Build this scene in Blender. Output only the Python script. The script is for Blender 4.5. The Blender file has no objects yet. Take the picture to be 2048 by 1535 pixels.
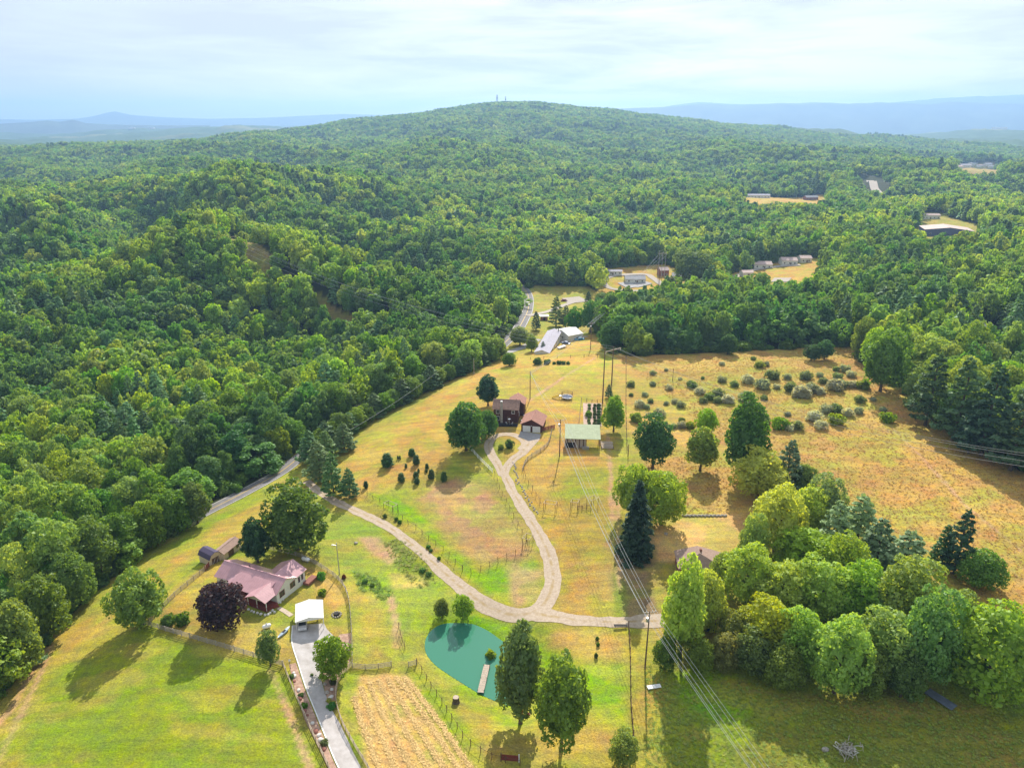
import bpy, math, random
import numpy as np
from mathutils import Vector, Matrix

# ------------------------------------------------------------------ camera
CAM_H = 100.0
PITCH = math.radians(20.45)
FPX = 1420.0
SUN_ELEV = math.radians(35.0)
SUN_AZ = math.radians(9.0)          # sun stands beyond the scene, a little to the right
C = bpy.context.scene.collection
sc = bpy.context.scene
cam_d = bpy.data.cameras.new("camera")
cam_d.sensor_width = 36.0
cam_d.lens = FPX / 2048 * 36.0
cam_d.clip_start = 1.0
cam_d.clip_end = 120000.0
cam = bpy.data.objects.new("camera", cam_d)
cam.location = (0, 0, CAM_H)
cam.rotation_euler = (math.radians(90) - PITCH, 0, 0)
C.objects.link(cam)
sc.camera = cam

# ------------------------------------------------------------------ world and sun
w = bpy.data.worlds.new("World"); sc.world = w; w.use_nodes = True
nt = w.node_tree; nt.nodes.clear()
N = nt.nodes.new; L = nt.links.new
out = N("ShaderNodeOutputWorld"); bg = N("ShaderNodeBackground")
sky = N("ShaderNodeTexSky"); sky.sky_type = 'NISHITA'; sky.sun_disc = False
sky.sun_elevation = SUN_ELEV; sky.sun_rotation = SUN_AZ
sky.air_density = 1.0; sky.dust_density = 1.2; sky.ozone_density = 1.6
tc = N("ShaderNodeTexCoord")
mp = N("ShaderNodeMapping"); mp.inputs['Scale'].default_value = (1.6, 2.2, 13.0)
mp.inputs['Location'].default_value = (3.1, .4, 0.2)
n1 = N("ShaderNodeTexNoise"); n1.inputs['Scale'].default_value = 2.3; n1.inputs['Detail'].default_value = 8
n1.inputs['Roughness'].default_value = .58; n1.inputs['Distortion'].default_value = .35
r1 = N("ShaderNodeMapRange"); r1.inputs[1].default_value = .38; r1.inputs[2].default_value = .62
r1.inputs[3].default_value = .78; r1.inputs[4].default_value = 1.0
mx = N("ShaderNodeMix"); mx.data_type = 'RGBA'
mx.inputs[7].default_value = (4.1, 4.35, 4.68, 1)
L(tc.outputs['Generated'], mp.inputs['Vector']); L(mp.outputs[0], n1.inputs['Vector'])
L(n1.outputs['Fac'], r1.inputs[0]); L(r1.outputs[0], mx.inputs[0]); L(sky.outputs[0], mx.inputs[6])
L(mx.outputs[2], bg.inputs['Color']); bg.inputs['Strength'].default_value = 0.125
L(bg.outputs[0], out.inputs['Surface'])

sd = bpy.data.lights.new("sun", 'SUN'); sd.energy = 5.0; sd.angle = math.radians(.53); sd.color = (1.0, .93, .82)
sun = bpy.data.objects.new("sun", sd); C.objects.link(sun)
sun.rotation_euler = (math.radians(90) - SUN_ELEV, 0, -SUN_AZ + math.pi)
_dir = Vector((math.sin(SUN_AZ) * math.cos(SUN_ELEV), math.cos(SUN_AZ) * math.cos(SUN_ELEV), math.sin(SUN_ELEV)))
sun.rotation_euler = _dir.to_track_quat('Z', 'Y').to_euler()
sun.location = (0, 0, 300)

sc.view_settings.view_transform = 'Standard'; sc.view_settings.look = 'None'
sc.view_settings.exposure = 0.6; sc.view_settings.gamma = 1.0
sc.view_settings.use_curve_mapping = False
sc.render.engine = 'CYCLES'
sc.cycles.max_bounces = 6; sc.cycles.diffuse_bounces = 3; sc.cycles.glossy_bounces = 2
sc.cycles.transmission_bounces = 4; sc.cycles.transparent_max_bounces = 8; sc.cycles.volume_bounces = 0
sc.cycles.caustics_reflective = False; sc.cycles.caustics_refractive = False
sc.cycles.sample_clamp_indirect = 6.0

# ------------------------------------------------------------------ numbers
cP, sP = math.cos(PITCH), math.sin(PITCH)
def ray(px, py):
    r = (px - 1024) / FPX; v = (py - 767.5) / FPX
    return np.array([r, cP - v * sP, -sP - v * cP])
def proj(x, y, z):
    dz = z - CAM_H
    dep = y * cP - dz * sP; up = y * sP + dz * cP
    dep = np.maximum(dep, 1e-3)
    return 1024 + FPX * x / dep, 767.5 - FPX * up / dep
def _hash(ix, iy, seed):
    h = (ix.astype(np.int64) * 374761393 + iy.astype(np.int64) * 668265263 + seed * 1442695041) & 0xffffffff
    h = ((h ^ (h >> 13)) * 1274126177) & 0xffffffff
    return ((h ^ (h >> 16)) & 0xffff) / 65535.0
def vnoise(x, y, seed=0):
    x = np.asarray(x, float); y = np.asarray(y, float)
    ix = np.floor(x); iy = np.floor(y); fx = x - ix; fy = y - iy
    fx = fx * fx * fx * (fx * (fx * 6 - 15) + 10); fy = fy * fy * fy * (fy * (fy * 6 - 15) + 10)
    a = _hash(ix, iy, seed); b = _hash(ix + 1, iy, seed); c = _hash(ix, iy + 1, seed); d = _hash(ix + 1, iy + 1, seed)
    return (a + (b - a) * fx) * (1 - fy) + (c + (d - c) * fx) * fy
def fbm(x, y, seed=0, oct=4):
    s = 0; a = .5; t = 0
    x = np.asarray(x, float); y = np.asarray(y, float)
    for k in range(oct):
        xr = x * .8 + y * .6; yr = -x * .6 + y * .8
        s = s + a * vnoise(xr, yr, seed + k * 17); t += a
        x = xr * 2.03 + 13.7; y = yr * 2.03 + 5.1; a *= .5
    return s / t
def sstep(a, b, x):
    t = np.clip((np.asarray(x, float) - a) / (b - a), 0, 1); return t * t * (3 - 2 * t)

# ------------------------------------------------------------------ terrain heights
CH = 12.5     # canopy height over the ground where the photograph shows only tree tops
ctl = []
def gz(px, py, z): d = ray(px, py); t = (CAM_H - z) / -d[2]; ctl.append((d[0] * t, d[1] * t, z))
def fz(px, py, z): d = ray(px, py); t = (CAM_H - z - CH) / -d[2]; ctl.append((d[0] * t, d[1] * t, z))
def fd(px, py, dep, ch=CH): d = ray(px, py); ctl.append((d[0] * dep, d[1] * dep, CAM_H + d[2] * dep - ch))
for a in [(-400, 1600, -3), (100, 1500, 0), (600, 1500, -.5), (1000, 1500, 0), (1500, 1500, 1), (2000, 1500, 2), (2500, 1500, 3),
          (930, 1300, -2.5), (740, 1200, -1), (1150, 1250, 0), (1400, 1100, 2), (2000, 1300, 4), (1800, 1000, 5), (2040, 950, 7),
          (1600, 800, 3), (1450, 700, 1), (1750, 700, 3), (550, 1140, 0), (300, 1200, 0), (150, 1250, -3), (500, 980, -6), (600, 905, -7),
          (750, 850, -3), (800, 930, 0), (950, 950, 1), (1000, 850, 2), (1150, 800, 2), (1050, 730, 0), (1240, 720, 0), (1180, 698, -2),
          (1000, 700, -9), (1060, 620, -19), (1110, 695, -7), (1150, 600, -20), (1270, 555, -20), (1350, 570, -19), (1500, 530, -17),
          (1590, 540, -15), (1893, 470, -12), (1550, 395, -5), (2300, 1000, 8), (2300, 1300, 6), (1130, 655, -11), (700, 1000, -1.5)]:
    gz(*a)
for a in [(950, 560, -22), (50, 1100, -9), (-200, 1200, -9), (200, 900, -15), (50, 750, -18), (300, 700, -18), (500, 780, -20), (700, 700, -20),
          (250, 600, -8), (50, 550, -2), (450, 600, -14), (800, 560, -16), (1300, 620, -8), (1600, 600, -4), (1900, 560, 2),
          (1950, 650, 4), (2200, 700, 8), (1700, 520, -10), (1000, 500, -18), (1300, 470, -16), (1600, 460, -10), (2000, 440, -4)]:
    fz(*a)
for a in [(100, 448, 560), (-300, 440, 600), (330, 455, 520), (100, 405, 700), (60, 365, 900), (-250, 360, 900), (200, 350, 1080), (200, 305, 2000), (-300, 305, 2200), (0, 300, 2400), (0, 275, 4500),
          (-400, 268, 4800), (200, 268, 5000), (400, 262, 5500),
          (430, 425, 560), (560, 470, 500), (700, 505, 470), (850, 560, 420), (560, 405, 720), (380, 372, 760), (330, 380, 820), (260, 372, 860),
          (700, 430, 700), (850, 480, 600), (600, 350, 1000), (420, 340, 1100), (800, 400, 850), (800, 340, 1250), (600, 300, 1700), (350, 318, 1500),
          (480, 285, 2100), (640, 252, 2700), (760, 233, 2900), (860, 240, 3050), (940, 213, 3000), (1000, 207, 3000), (1080, 208, 3000), (1200, 221, 3050),
          (1300, 233, 3150), (1400, 245, 3300), (1500, 252, 3500), (800, 280, 2050), (1000, 420, 820), (1000, 360, 1150), (1000, 300, 1700), (1000, 250, 2350),
          (1200, 400, 900), (1200, 330, 1400), (1200, 270, 2150), (1450, 420, 820), (1450, 350, 1250), (1450, 300, 1850), (1500, 270, 2600),
          (1700, 400, 900), (1700, 340, 1350), (1700, 300, 2300), (1650, 266, 4000), (1900, 420, 780), (1900, 350, 1250), (1900, 310, 2300), (2000, 285, 3700),
          (2300, 430, 750), (2300, 340, 1300), (2300, 300, 2900)]:
    fd(*a)
# the land behind the crests and the far plain, by direction and distance
def pz(px, dist, z): r = (px - 1024) / FPX / cP; y = dist / math.sqrt(1 + r * r); ctl.append((r * y, y, z))
for px in (-500, 0, 400, 800, 1200, 1600, 2000, 2500):
    for d, z in ((5200, -30), (8000, -40), (14000, -40), (30000, -60), (60000, -160)): pz(px, d, z)
for a in [(500, 3700, -5), (900, 3900, 40), (1200, 3900, 50), (1750, 6500, -30), (100, 7500, -40), (100, 790, -24), (-250, 780, -24), (200, 985, -26), (100, 628, -14), (-200, 640, -14), (330, 615, -26), (450, 650, -28), (600, 575, -30), (750, 545, -32), (860, 500, -30), (500, 425, -24), (650, 395, -26), (400, 860, -28), (700, 800, -24), (600, 1150, -18), (900, 700, -26), (1100, 720, -26), (1300, 700, -24),
          (-200, 1250, -22), (200, 1300, -15), (-200, 30, 0), (1024, 30, 0), (2200, 30, 1)]:
    pz(*a)
ctl = np.array(ctl)
def _uv(x, y): return np.arctan2(x, y), .5 * np.log(np.maximum(x * x + y * y, 1.0))
cu, cv = _uv(ctl[:, 0], ctl[:, 1])
P_ = np.stack([cu, cv * .8], 1)
def _tps(r2): return .5 * r2 * np.log(r2 + 1e-12)
n_ = len(ctl)
K_ = _tps(((P_[:, None] - P_[None]) ** 2).sum(2)) + np.eye(n_) * 1e-4
A_ = np.zeros((n_ + 3, n_ + 3)); A_[:n_, :n_] = K_; A_[:n_, n_] = 1; A_[:n_, n_ + 1:] = P_; A_[n_, :n_] = 1; A_[n_ + 1:, :n_] = P_.T
# heights are fitted as tan(elevation)-like values far away so that big distances stay tame
rad_ = np.exp(cv); wt_ = 1 / (1 + rad_ / 400)
sol_ = np.linalg.solve(A_, np.concatenate([ctl[:, 2] * wt_, np.zeros(3)]))
U0, U1, NU = -1.1, 1.1, 300
V0, V1, NV = math.log(20), math.log(70000), 420
gu = np.linspace(U0, U1, NU); gv = np.linspace(V0, V1, NV)
GU, GV = np.meshgrid(gu, gv)
_q = np.stack([GU.ravel(), GV.ravel() * .8], 1)
_z = np.zeros(len(_q))
for k in range(0, len(_q), 20000):
    q = _q[k:k + 20000]
    _z[k:k + 20000] = _tps(((q[:, None] - P_[None]) ** 2).sum(2)) @ sol_[:n_] + sol_[n_] + q @ sol_[n_ + 1:]
GZ = _z.reshape(NV, NU) * (1 + np.exp(GV) / 400)
PLEV = -2.6
def _flat(px, py, z):
    d = ray(px, py); t = (CAM_H - z) / -d[2]; return (d[0] * t, d[1] * t)
_pp = [(852, 1302), (851, 1284), (858, 1267), (872, 1254), (890, 1247), (915, 1246), (945, 1248), (975, 1261), (1002, 1280), (1030, 1298), (1056, 1325), (1068, 1360), (1062, 1395), (1035, 1411),
       (1005, 1405), (965, 1389), (930, 1368), (900, 1349), (874, 1331), (859, 1315)]
PONDW = None
def H(x, y):
    x = np.asarray(x, float); y = np.asarray(y, float)
    u, v = _uv(x, y)
    fu = np.clip((u - U0) / (U1 - U0) * (NU - 1), 0, NU - 1.001); fv = np.clip((v - V0) / (V1 - V0) * (NV - 1), 0, NV - 1.001)
    iu = fu.astype(int); iv = fv.astype(int); fu = fu - iu; fv = fv - iv
    z = (GZ[iv, iu] * (1 - fu) + GZ[iv, iu + 1] * fu) * (1 - fv) + (GZ[iv + 1, iu] * (1 - fu) + GZ[iv + 1, iu + 1] * fu) * fv
    d = np.exp(v)
    z = z + (fbm(x / 26, y / 26, 3, 2) - .5) * .7
    z = z + sstep(330, 800, d) * (fbm(x / 190 + .3, y / 230, 5, 3) - .5) * 38 * (1 - .5 * sstep(2600, 3000, d) * (1 - sstep(3300, 3600, d)))
    z = z + sstep(900, 2000, d) * (fbm(x / 480, y / 400, 6, 3) - .5) * 48 * (1 - sstep(2400, 2900, d) * (1 - sstep(3300, 3800, d)))
    rg = 1 - np.abs(2 * fbm(x / 430 + .35 * y / 430, y / 620 + 3, 16, 3) - 1) * 2.2
    z = z + sstep(800, 1500, d) * (rg - .55) * 34 * (1 - sstep(2300, 2850, d))
    z = z + sstep(3600, 7000, d) * (fbm(x / 1700, y / 1700, 9, 5) - .46) * 190 * (1 - .35 * sstep(12000, 30000, d))
    # the pond's basin
    m = (x > -30) & (x < 14) & (y > 88) & (y < 140)
    if m.any():
        shp = z.shape; z = np.atleast_1d(z); xm = np.atleast_1d(x); ym = np.atleast_1d(y); m = np.atleast_1d(m)
        ins = inpoly(xm[m], ym[m], PONDW); dd = polydist(xm[m], ym[m], PONDW, True)
        zo = (PLEV + .22 + dd * .03) * (1 - sstep(1, 9, dd)) + z[m] * sstep(1, 9, dd) - .32 * (1 - sstep(0, .8, dd))
        z = z.copy(); z[m] = np.where(ins, PLEV - .1 - 1.2 * sstep(0, 2.5, dd), zo); z = z.reshape(shp)
    return z
def at(px, py, dz=0.0):
    d = ray(px, py)
    ts = np.exp(np.linspace(math.log(60), math.log(40000), 900))
    z = CAM_H + d[2] * ts; h = H(d[0] * ts, d[1] * ts) + dz
    i = np.argmax(z < h)
    if not (z < h).any(): i = len(ts) - 1
    i = max(i, 1)
    lo, hi = ts[i - 1], ts[i]
    for _ in range(3):
        tt = np.linspace(lo, hi, 12); zz = CAM_H + d[2] * tt < H(d[0] * tt, d[1] * tt) + dz
        j = int(np.argmax(zz)) if zz.any() else 11
        j = max(j, 1); lo, hi = tt[j - 1], tt[j]
    return Vector((d[0] * hi, d[1] * hi, float(H(d[0] * hi, d[1] * hi))))
def wpoly(pts): return [tuple(at(*p)[:2]) for p in pts]
def smooth_closed(pts, k=6):
    p = np.array(pts, float); n = len(p); o = []
    for i in range(n):
        a, b, c, d = p[i - 1], p[i], p[(i + 1) % n], p[(i + 2) % n]
        for t in np.arange(k) / k:
            o.append(.5 * ((2 * b) + (c - a) * t + (2 * a - 5 * b + 4 * c - d) * t * t + (3 * b - a - 3 * c + d) * t ** 3))
    return np.array(o)
def smooth_open(pts, step=1.0):
    p = np.array(pts, float); n = len(p); o = []
    for i in range(n - 1):
        a = p[i - 1] if i else 2 * p[0] - p[1]; b, c = p[i], p[i + 1]; d = p[i + 2] if i + 2 < n else 2 * p[-1] - p[-2]
        k = max(2, int(np.linalg.norm(c - b) / step))
        for t in np.arange(k) / k:
            o.append(.5 * ((2 * b) + (c - a) * t + (2 * a - 5 * b + 4 * c - d) * t * t + (3 * b - a - 3 * c + d) * t ** 3))
    o.append(p[-1]); return np.array(o)
def inpoly(x, y, poly):
    p = np.asarray(poly, float); r = np.zeros(np.shape(x), bool); n = len(p)
    j = n - 1
    for i in range(n):
        xi, yi = p[i]; xj, yj = p[j]
        if yi != yj:
            c = ((yi > y) != (yj > y)) & (x < (xj - xi) * (y - yi) / (yj - yi) + xi)
            r ^= c
        j = i
    return r
def polydist(x, y, path, closed=False):
    p = np.asarray(path, float); best = np.full(np.shape(x), 1e9)
    m = len(p) if closed else len(p) - 1
    for i in range(m):
        a = p[i]; b = p[(i + 1) % len(p)]; ab = b - a; l2 = max(float(ab @ ab), 1e-9)
        t = np.clip(((x - a[0]) * ab[0] + (y - a[1]) * ab[1]) / l2, 0, 1)
        best = np.minimum(best, np.hypot(x - a[0] - t * ab[0], y - a[1] - t * ab[1]))
    return best

PONDW = smooth_closed([_flat(a, b, PLEV) for a, b in _pp], 4)

# ------------------------------------------------------------------ mesh and object helpers
def new_mesh(name, V, F, mat=None, smooth=False, mats=None, midx=None):
    me = bpy.data.meshes.new(name)
    V = np.asarray(V, np.float32)
    if isinstance(F, np.ndarray):
        k = F.shape[1]
        me.vertices.add(len(V)); me.vertices.foreach_set('co', V.ravel())
        me.loops.add(F.size); me.loops.foreach_set('vertex_index', F.ravel().astype(np.int32))
        me.polygons.add(len(F)); me.polygons.foreach_set('loop_start', (np.arange(len(F)) * k).astype(np.int32))
        me.polygons.foreach_set('loop_total', np.full(len(F), k, np.int32))
        me.update(calc_edges=True)
    else:
        me.from_pydata([tuple(map(float, v)) for v in V], [], F); me.update()
    if mats:
        for m in mats: me.materials.append(m)
    elif mat: me.materials.append(mat)
    if midx is not None: me.polygons.foreach_set('material_index', np.asarray(midx, np.int32))
    if smooth: me.polygons.foreach_set('use_smooth', np.ones(len(me.polygons), bool))
    return me
def link(name, me, parent=None, loc=None, rz=None, scale=None, color=None):
    o = bpy.data.objects.new(name, me); C.objects.link(o)
    if parent is not None: o.parent = parent
    if loc is not None: o.location = loc
    if rz is not None: o.rotation_euler = (0, 0, rz)
    if scale is not None: o.scale = scale if hasattr(scale, '__len__') else (scale,) * 3
    if color is not None: o.color = (*color, 1)
    return o
def thing(name, label, cat, loc=(0, 0, 0), rz=0, group=None):
    o = bpy.data.objects.new(name, None); C.objects.link(o); o.location = loc; o.rotation_euler = (0, 0, rz)
    o.empty_display_size = .5
    tag(o, label, cat, group); return o
def tag(o, label, cat, group=None, kind=None):
    o['label'] = label; o['category'] = cat
    if group: o['group'] = group
    if kind: o['kind'] = kind
    return o
def kind(o, k, label=None):
    o['kind'] = k
    if label: o['label'] = label
    return o
class MB:
    def __init__(s): s.v = []; s.f = []; s.m = []
    def add(s, V, F, m=0):
        b = len(s.v); s.v += [tuple(v) for v in V]; s.f += [tuple(i + b for i in f) for f in F]; s.m += [m] * len(F); return s
    def box(s, x0, x1, y0, y1, z0, z1, m=0, M=None):
        V = [(x, y, z) for z in (z0, z1) for y in (y0, y1) for x in (x0, x1)]
        if M is not None: V = [tuple(M @ Vector(v)) for v in V]
        return s.add(V, [(0, 2, 3, 1), (4, 5, 7, 6), (0, 1, 5, 4), (2, 6, 7, 3), (0, 4, 6, 2), (1, 3, 7, 5)], m)
    def bar(s, a, b, w, h=None, m=0, up=(0, 0, 1)):
        a = Vector(a); b = Vector(b); h = w if h is None else h
        d = (b - a); l = d.length
        if l < 1e-6: return s
        d /= l; u = Vector(up)
        if abs(d.dot(u)) > .98: u = Vector((0, 1, 0))
        r = d.cross(u).normalized(); u = r.cross(d).normalized()
        V = [p + r * (w / 2 * i) + u * (h / 2 * j) for p in (a, b) for j in (-1, 1) for i in (-1, 1)]
        return s.add(V, [(0, 2, 3, 1), (4, 5, 7, 6), (0, 1, 5, 4), (2, 6, 7, 3), (0, 4, 6, 2), (1, 3, 7, 5)], m)
    def tube(s, pts, rs, n=6, m=0, cap=True):
        pts = [Vector(p) for p in pts]
        if not hasattr(rs, '__len__'): rs = [rs] * len(pts)
        V = []; F = []
        for i, p in enumerate(pts):
            d = (pts[min(i + 1, len(pts) - 1)] - pts[max(i - 1, 0)])
            d = d.normalized() if d.length > 1e-9 else Vector((0, 0, 1))
            u = Vector((0, 0, 1)) if abs(d.z) < .9 else Vector((1, 0, 0))
            a = d.cross(u).normalized(); b = d.cross(a)
            for k in range(n):
                t = 2 * math.pi * k / n; V.append(p + (a * math.cos(t) + b * math.sin(t)) * rs[i])
        for i in range(len(pts) - 1):
            for k in range(n):
                F.append((i * n + k, i * n + (k + 1) % n, (i + 1) * n + (k + 1) % n, (i + 1) * n + k))
        if cap: F.append(tuple(range(n))); F.append(tuple(range((len(pts) - 1) * n, len(pts) * n))[::-1])
        return s.add(V, F, m)
    def slab(s, quad, t, m=0):
        q = [Vector(p) for p in quad]; n = (q[1] - q[0]).cross(q[2] - q[0]).normalized()
        if n.z < 0: n = -n
        k = len(q); V = q + [p - n * t for p in q]
        F = [tuple(range(k)), tuple(range(2 * k - 1, k - 1, -1))] + [(i, (i + 1) % k, k + (i + 1) % k, k + i) for i in range(k)]
        return s.add(V, F, m)
    def build(s, name, mat, parent=None, smooth=False, **kw):
        mats = mat if isinstance(mat, (list, tuple)) else [mat]
        me = new_mesh(name, s.v, s.f, mats=mats, midx=s.m, smooth=smooth)
        return link(name, me, parent, **kw)

# ------------------------------------------------------------------ materials
def mat_base(name):
    m = bpy.data.materials.new(name); m.use_nodes = True; t = m.node_tree
    return m, t, t.nodes['Principled BSDF'], t.nodes.new, t.links.new
def simple(name, col, rough=.7, var=.12, scale=3.0, metal=0.0, col2=None, bump=0.0, bscale=20.0, coord='Object', spec=.3, stretch=None):
    m, t, b, N, L = mat_base(name)
    b.inputs['Roughness'].default_value = rough; b.inputs['Metallic'].default_value = metal
    b.inputs['Specular IOR Level'].default_value = spec
    tc = N("ShaderNodeTexCoord"); n = N("ShaderNodeTexNoise"); n.inputs['Scale'].default_value = scale; n.inputs['Detail'].default_value = 6
    n.inputs['Roughness'].default_value = .6
    mpn = N("ShaderNodeMapping")
    if stretch: mpn.inputs['Scale'].default_value = stretch
    L(tc.outputs[coord], mpn.inputs['Vector']); L(mpn.outputs[0], n.inputs['Vector'])
    cr = N("ShaderNodeMapRange"); cr.inputs[1].default_value = .3; cr.inputs[2].default_value = .7
    L(n.outputs['Fac'], cr.inputs[0])
    mx = N("ShaderNodeMix"); mx.data_type = 'RGBA'
    c2 = col2 if col2 else tuple(c * (1 - 2.2 * var) for c in col)
    mx.inputs[6].default_value = (*c2, 1); mx.inputs[7].default_value = (*[c * (1 + var) for c in col], 1)
    L(cr.outputs[0], mx.inputs[0]); L(mx.outputs[2], b.inputs['Base Color'])
    if bump:
        n2 = N("ShaderNodeTexNoise"); n2.inputs['Scale'].default_value = bscale; n2.inputs['Detail'].default_value = 4
        L(mpn.outputs[0], n2.inputs['Vector'])
        bp = N("ShaderNodeBump"); bp.inputs['Strength'].default_value = bump; bp.inputs['Distance'].default_value = .05
        L(n2.outputs['Fac'], bp.inputs['Height']); L(bp.outputs[0], b.inputs['Normal'])
    return m
def ground_mat(name, far=False):
    """colour from the land-cover attribute; fine grass grain and relief from noise"""
    m, t, b, N, L = mat_base(name)
    b.inputs['Roughness'].default_value = .95; b.inputs['Specular IOR Level'].default_value = .1
    a = N("ShaderNodeAttribute"); a.attribute_name = 'land'
    g = N("ShaderNodeNewGeometry")
    def noise(s, d, r=.6, dist=0):
        n = N("ShaderNodeTexNoise"); n.inputs['Scale'].default_value = s; n.inputs['Detail'].default_value = d
        n.inputs['Roughness'].default_value = r; n.inputs['Distortion'].default_value = dist; L(g.outputs['Position'], n.inputs['Vector']); return n
    def mrange(src, a0, a1, b0, b1):
        r = N("ShaderNodeMapRange"); r.inputs[1].default_value = a0; r.inputs[2].default_value = a1; r.inputs[3].default_value = b0; r.inputs[4].default_value = b1
        L(src, r.inputs[0]); return r.outputs[0]
    def mul(x, y):
        k = N("ShaderNodeMath"); k.operation = 'MULTIPLY'; L(x, k.inputs[0]); L(y, k.inputs[1]); return k.outputs[0]
    mpg = N("ShaderNodeMapping"); mpg.inputs['Rotation'].default_value = (0, 0, .45); mpg.inputs['Scale'].default_value = (.035, .62, .1); L(g.outputs['Position'], mpg.inputs['Vector'])
    nm_ = N("ShaderNodeTexNoise"); nm_.inputs['Scale'].default_value = 1.0; nm_.inputs['Detail'].default_value = 3; nm_.inputs['Distortion'].default_value = .6; L(mpg.outputs[0], nm_.inputs['Vector'])
    n1 = noise(.55, 8, .72); n2 = noise(.11, 5, .6, .4); n3 = noise(3.1, 6, .8)
    v = mul(mrange(n1.outputs['Fac'], .3, .7, .72, 1.26), mrange(n3.outputs['Fac'], .3, .7, .5, 1.48))
    v = mul(v, mrange(nm_.outputs['Fac'], .35, .65, .88, 1.1))
    vm = N("ShaderNodeVectorMath"); vm.operation = 'SCALE'; L(a.outputs['Color'], vm.inputs[0]); L(v, vm.inputs['Scale'])
    hs = N("ShaderNodeHueSaturation"); L(vm.outputs[0], hs.inputs['Color'])
    L(mrange(n2.outputs['Fac'], .32, .68, .475, .525), hs.inputs['Hue']); L(mrange(n1.outputs['Fac'], .3, .7, .9, 1.12), hs.inputs['Saturation'])
    L(hs.outputs[0], b.inputs['Base Color'])
    bp = N("ShaderNodeBump"); bp.inputs['Strength'].default_value = .9; bp.inputs['Distance'].default_value = .28 if not far else 1.0
    n4 = noise(1.7, 6, .7) if not far else noise(.12, 6, .7)
    L(n4.outputs['Fac'], bp.inputs['Height']); L(bp.outputs[0], b.inputs['Normal'])
    return m
def leaf_mat(name, trans=.46, hue=.022, val=.19, tint=(1, 1, 1)):
    """foliage: the object's own colour, varied from tree to tree and from clump to clump"""
    m = bpy.data.materials.new(name); m.use_nodes = True; t = m.node_tree; t.nodes.clear(); N = t.nodes.new; L = t.links.new
    o = N("ShaderNodeOutputMaterial"); oi = N("ShaderNodeObjectInfo"); tc = N("ShaderNodeTexCoord")
    n = N("ShaderNodeTexNoise"); n.inputs['Scale'].default_value = .45; n.inputs['Detail'].default_value = 4; L(tc.outputs['Object'], n.inputs['Vector'])
    def mr(src, a0, a1, b0, b1):
        r = N("ShaderNodeMapRange"); r.inputs[1].default_value = a0; r.inputs[2].default_value = a1; r.inputs[3].default_value = b0; r.inputs[4].default_value = b1
        L(src, r.inputs[0]); return r.outputs[0]
    hs = N("ShaderNodeHueSaturation")
    L(oi.outputs['Color'], hs.inputs['Color'])
    wn = N("ShaderNodeTexWhiteNoise"); wn.noise_dimensions = '1D'; L(oi.outputs['Random'], wn.inputs['W'])
    sp = N("ShaderNodeSeparateColor"); L(wn.outputs['Color'], sp.inputs[0])
    L(mr(sp.outputs[0], 0, 1, .5 - hue, .5 + hue), hs.inputs['Hue'])
    v1 = mr(sp.outputs[1], 0, 1, 1 - val, 1 + val); v2 = mr(n.outputs['Fac'], .3, .7, .8, 1.22)
    k = N("ShaderNodeMath"); k.operation = 'MULTIPLY'; L(v1, k.inputs[0]); L(v2, k.inputs[1]); L(k.outputs[0], hs.inputs['Value'])
    L(mr(sp.outputs[2], 0, 1, .85, 1.08), hs.inputs['Saturation'])
    d = N("ShaderNodeBsdfDiffuse"); tr = N("ShaderNodeBsdfTranslucent"); gl = N("ShaderNodeBsdfGlossy"); gl.inputs['Roughness'].default_value = .55
    gl.inputs['Color'].default_value = (.5, .55, .5, 1)
    ty = N("ShaderNodeMix"); ty.data_type = 'RGBA'; ty.blend_type = 'MULTIPLY'; ty.inputs[0].default_value = 1
    ty.inputs[7].default_value = (1.8, 1.52, .6, 1)
    L(hs.outputs[0], d.inputs['Color']); L(hs.outputs[0], ty.inputs[6]); L(ty.outputs[2], tr.inputs['Color'])
    m1 = N("ShaderNodeMixShader"); m1.inputs[0].default_value = trans; L(d.outputs[0], m1.inputs[1]); L(tr.outputs[0], m1.inputs[2])
    m2 = N("ShaderNodeMixShader"); m2.inputs[0].default_value = .05; L(m1.outputs[0], m2.inputs[1]); L(gl.outputs[0], m2.inputs[2])
    L(m2.outputs[0], o.inputs['Surface']); return m
M = {}
M['leaf'] = leaf_mat('leaf'); M['needle'] = leaf_mat('needle', trans=.28, hue=.02, val=.2)
M['bark'] = simple('bark', (.13, .1, .075), .9, .25, 4, bump=.5)
M['land'] = ground_mat('land'); M['land_far'] = ground_mat('land_far', True)
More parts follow.
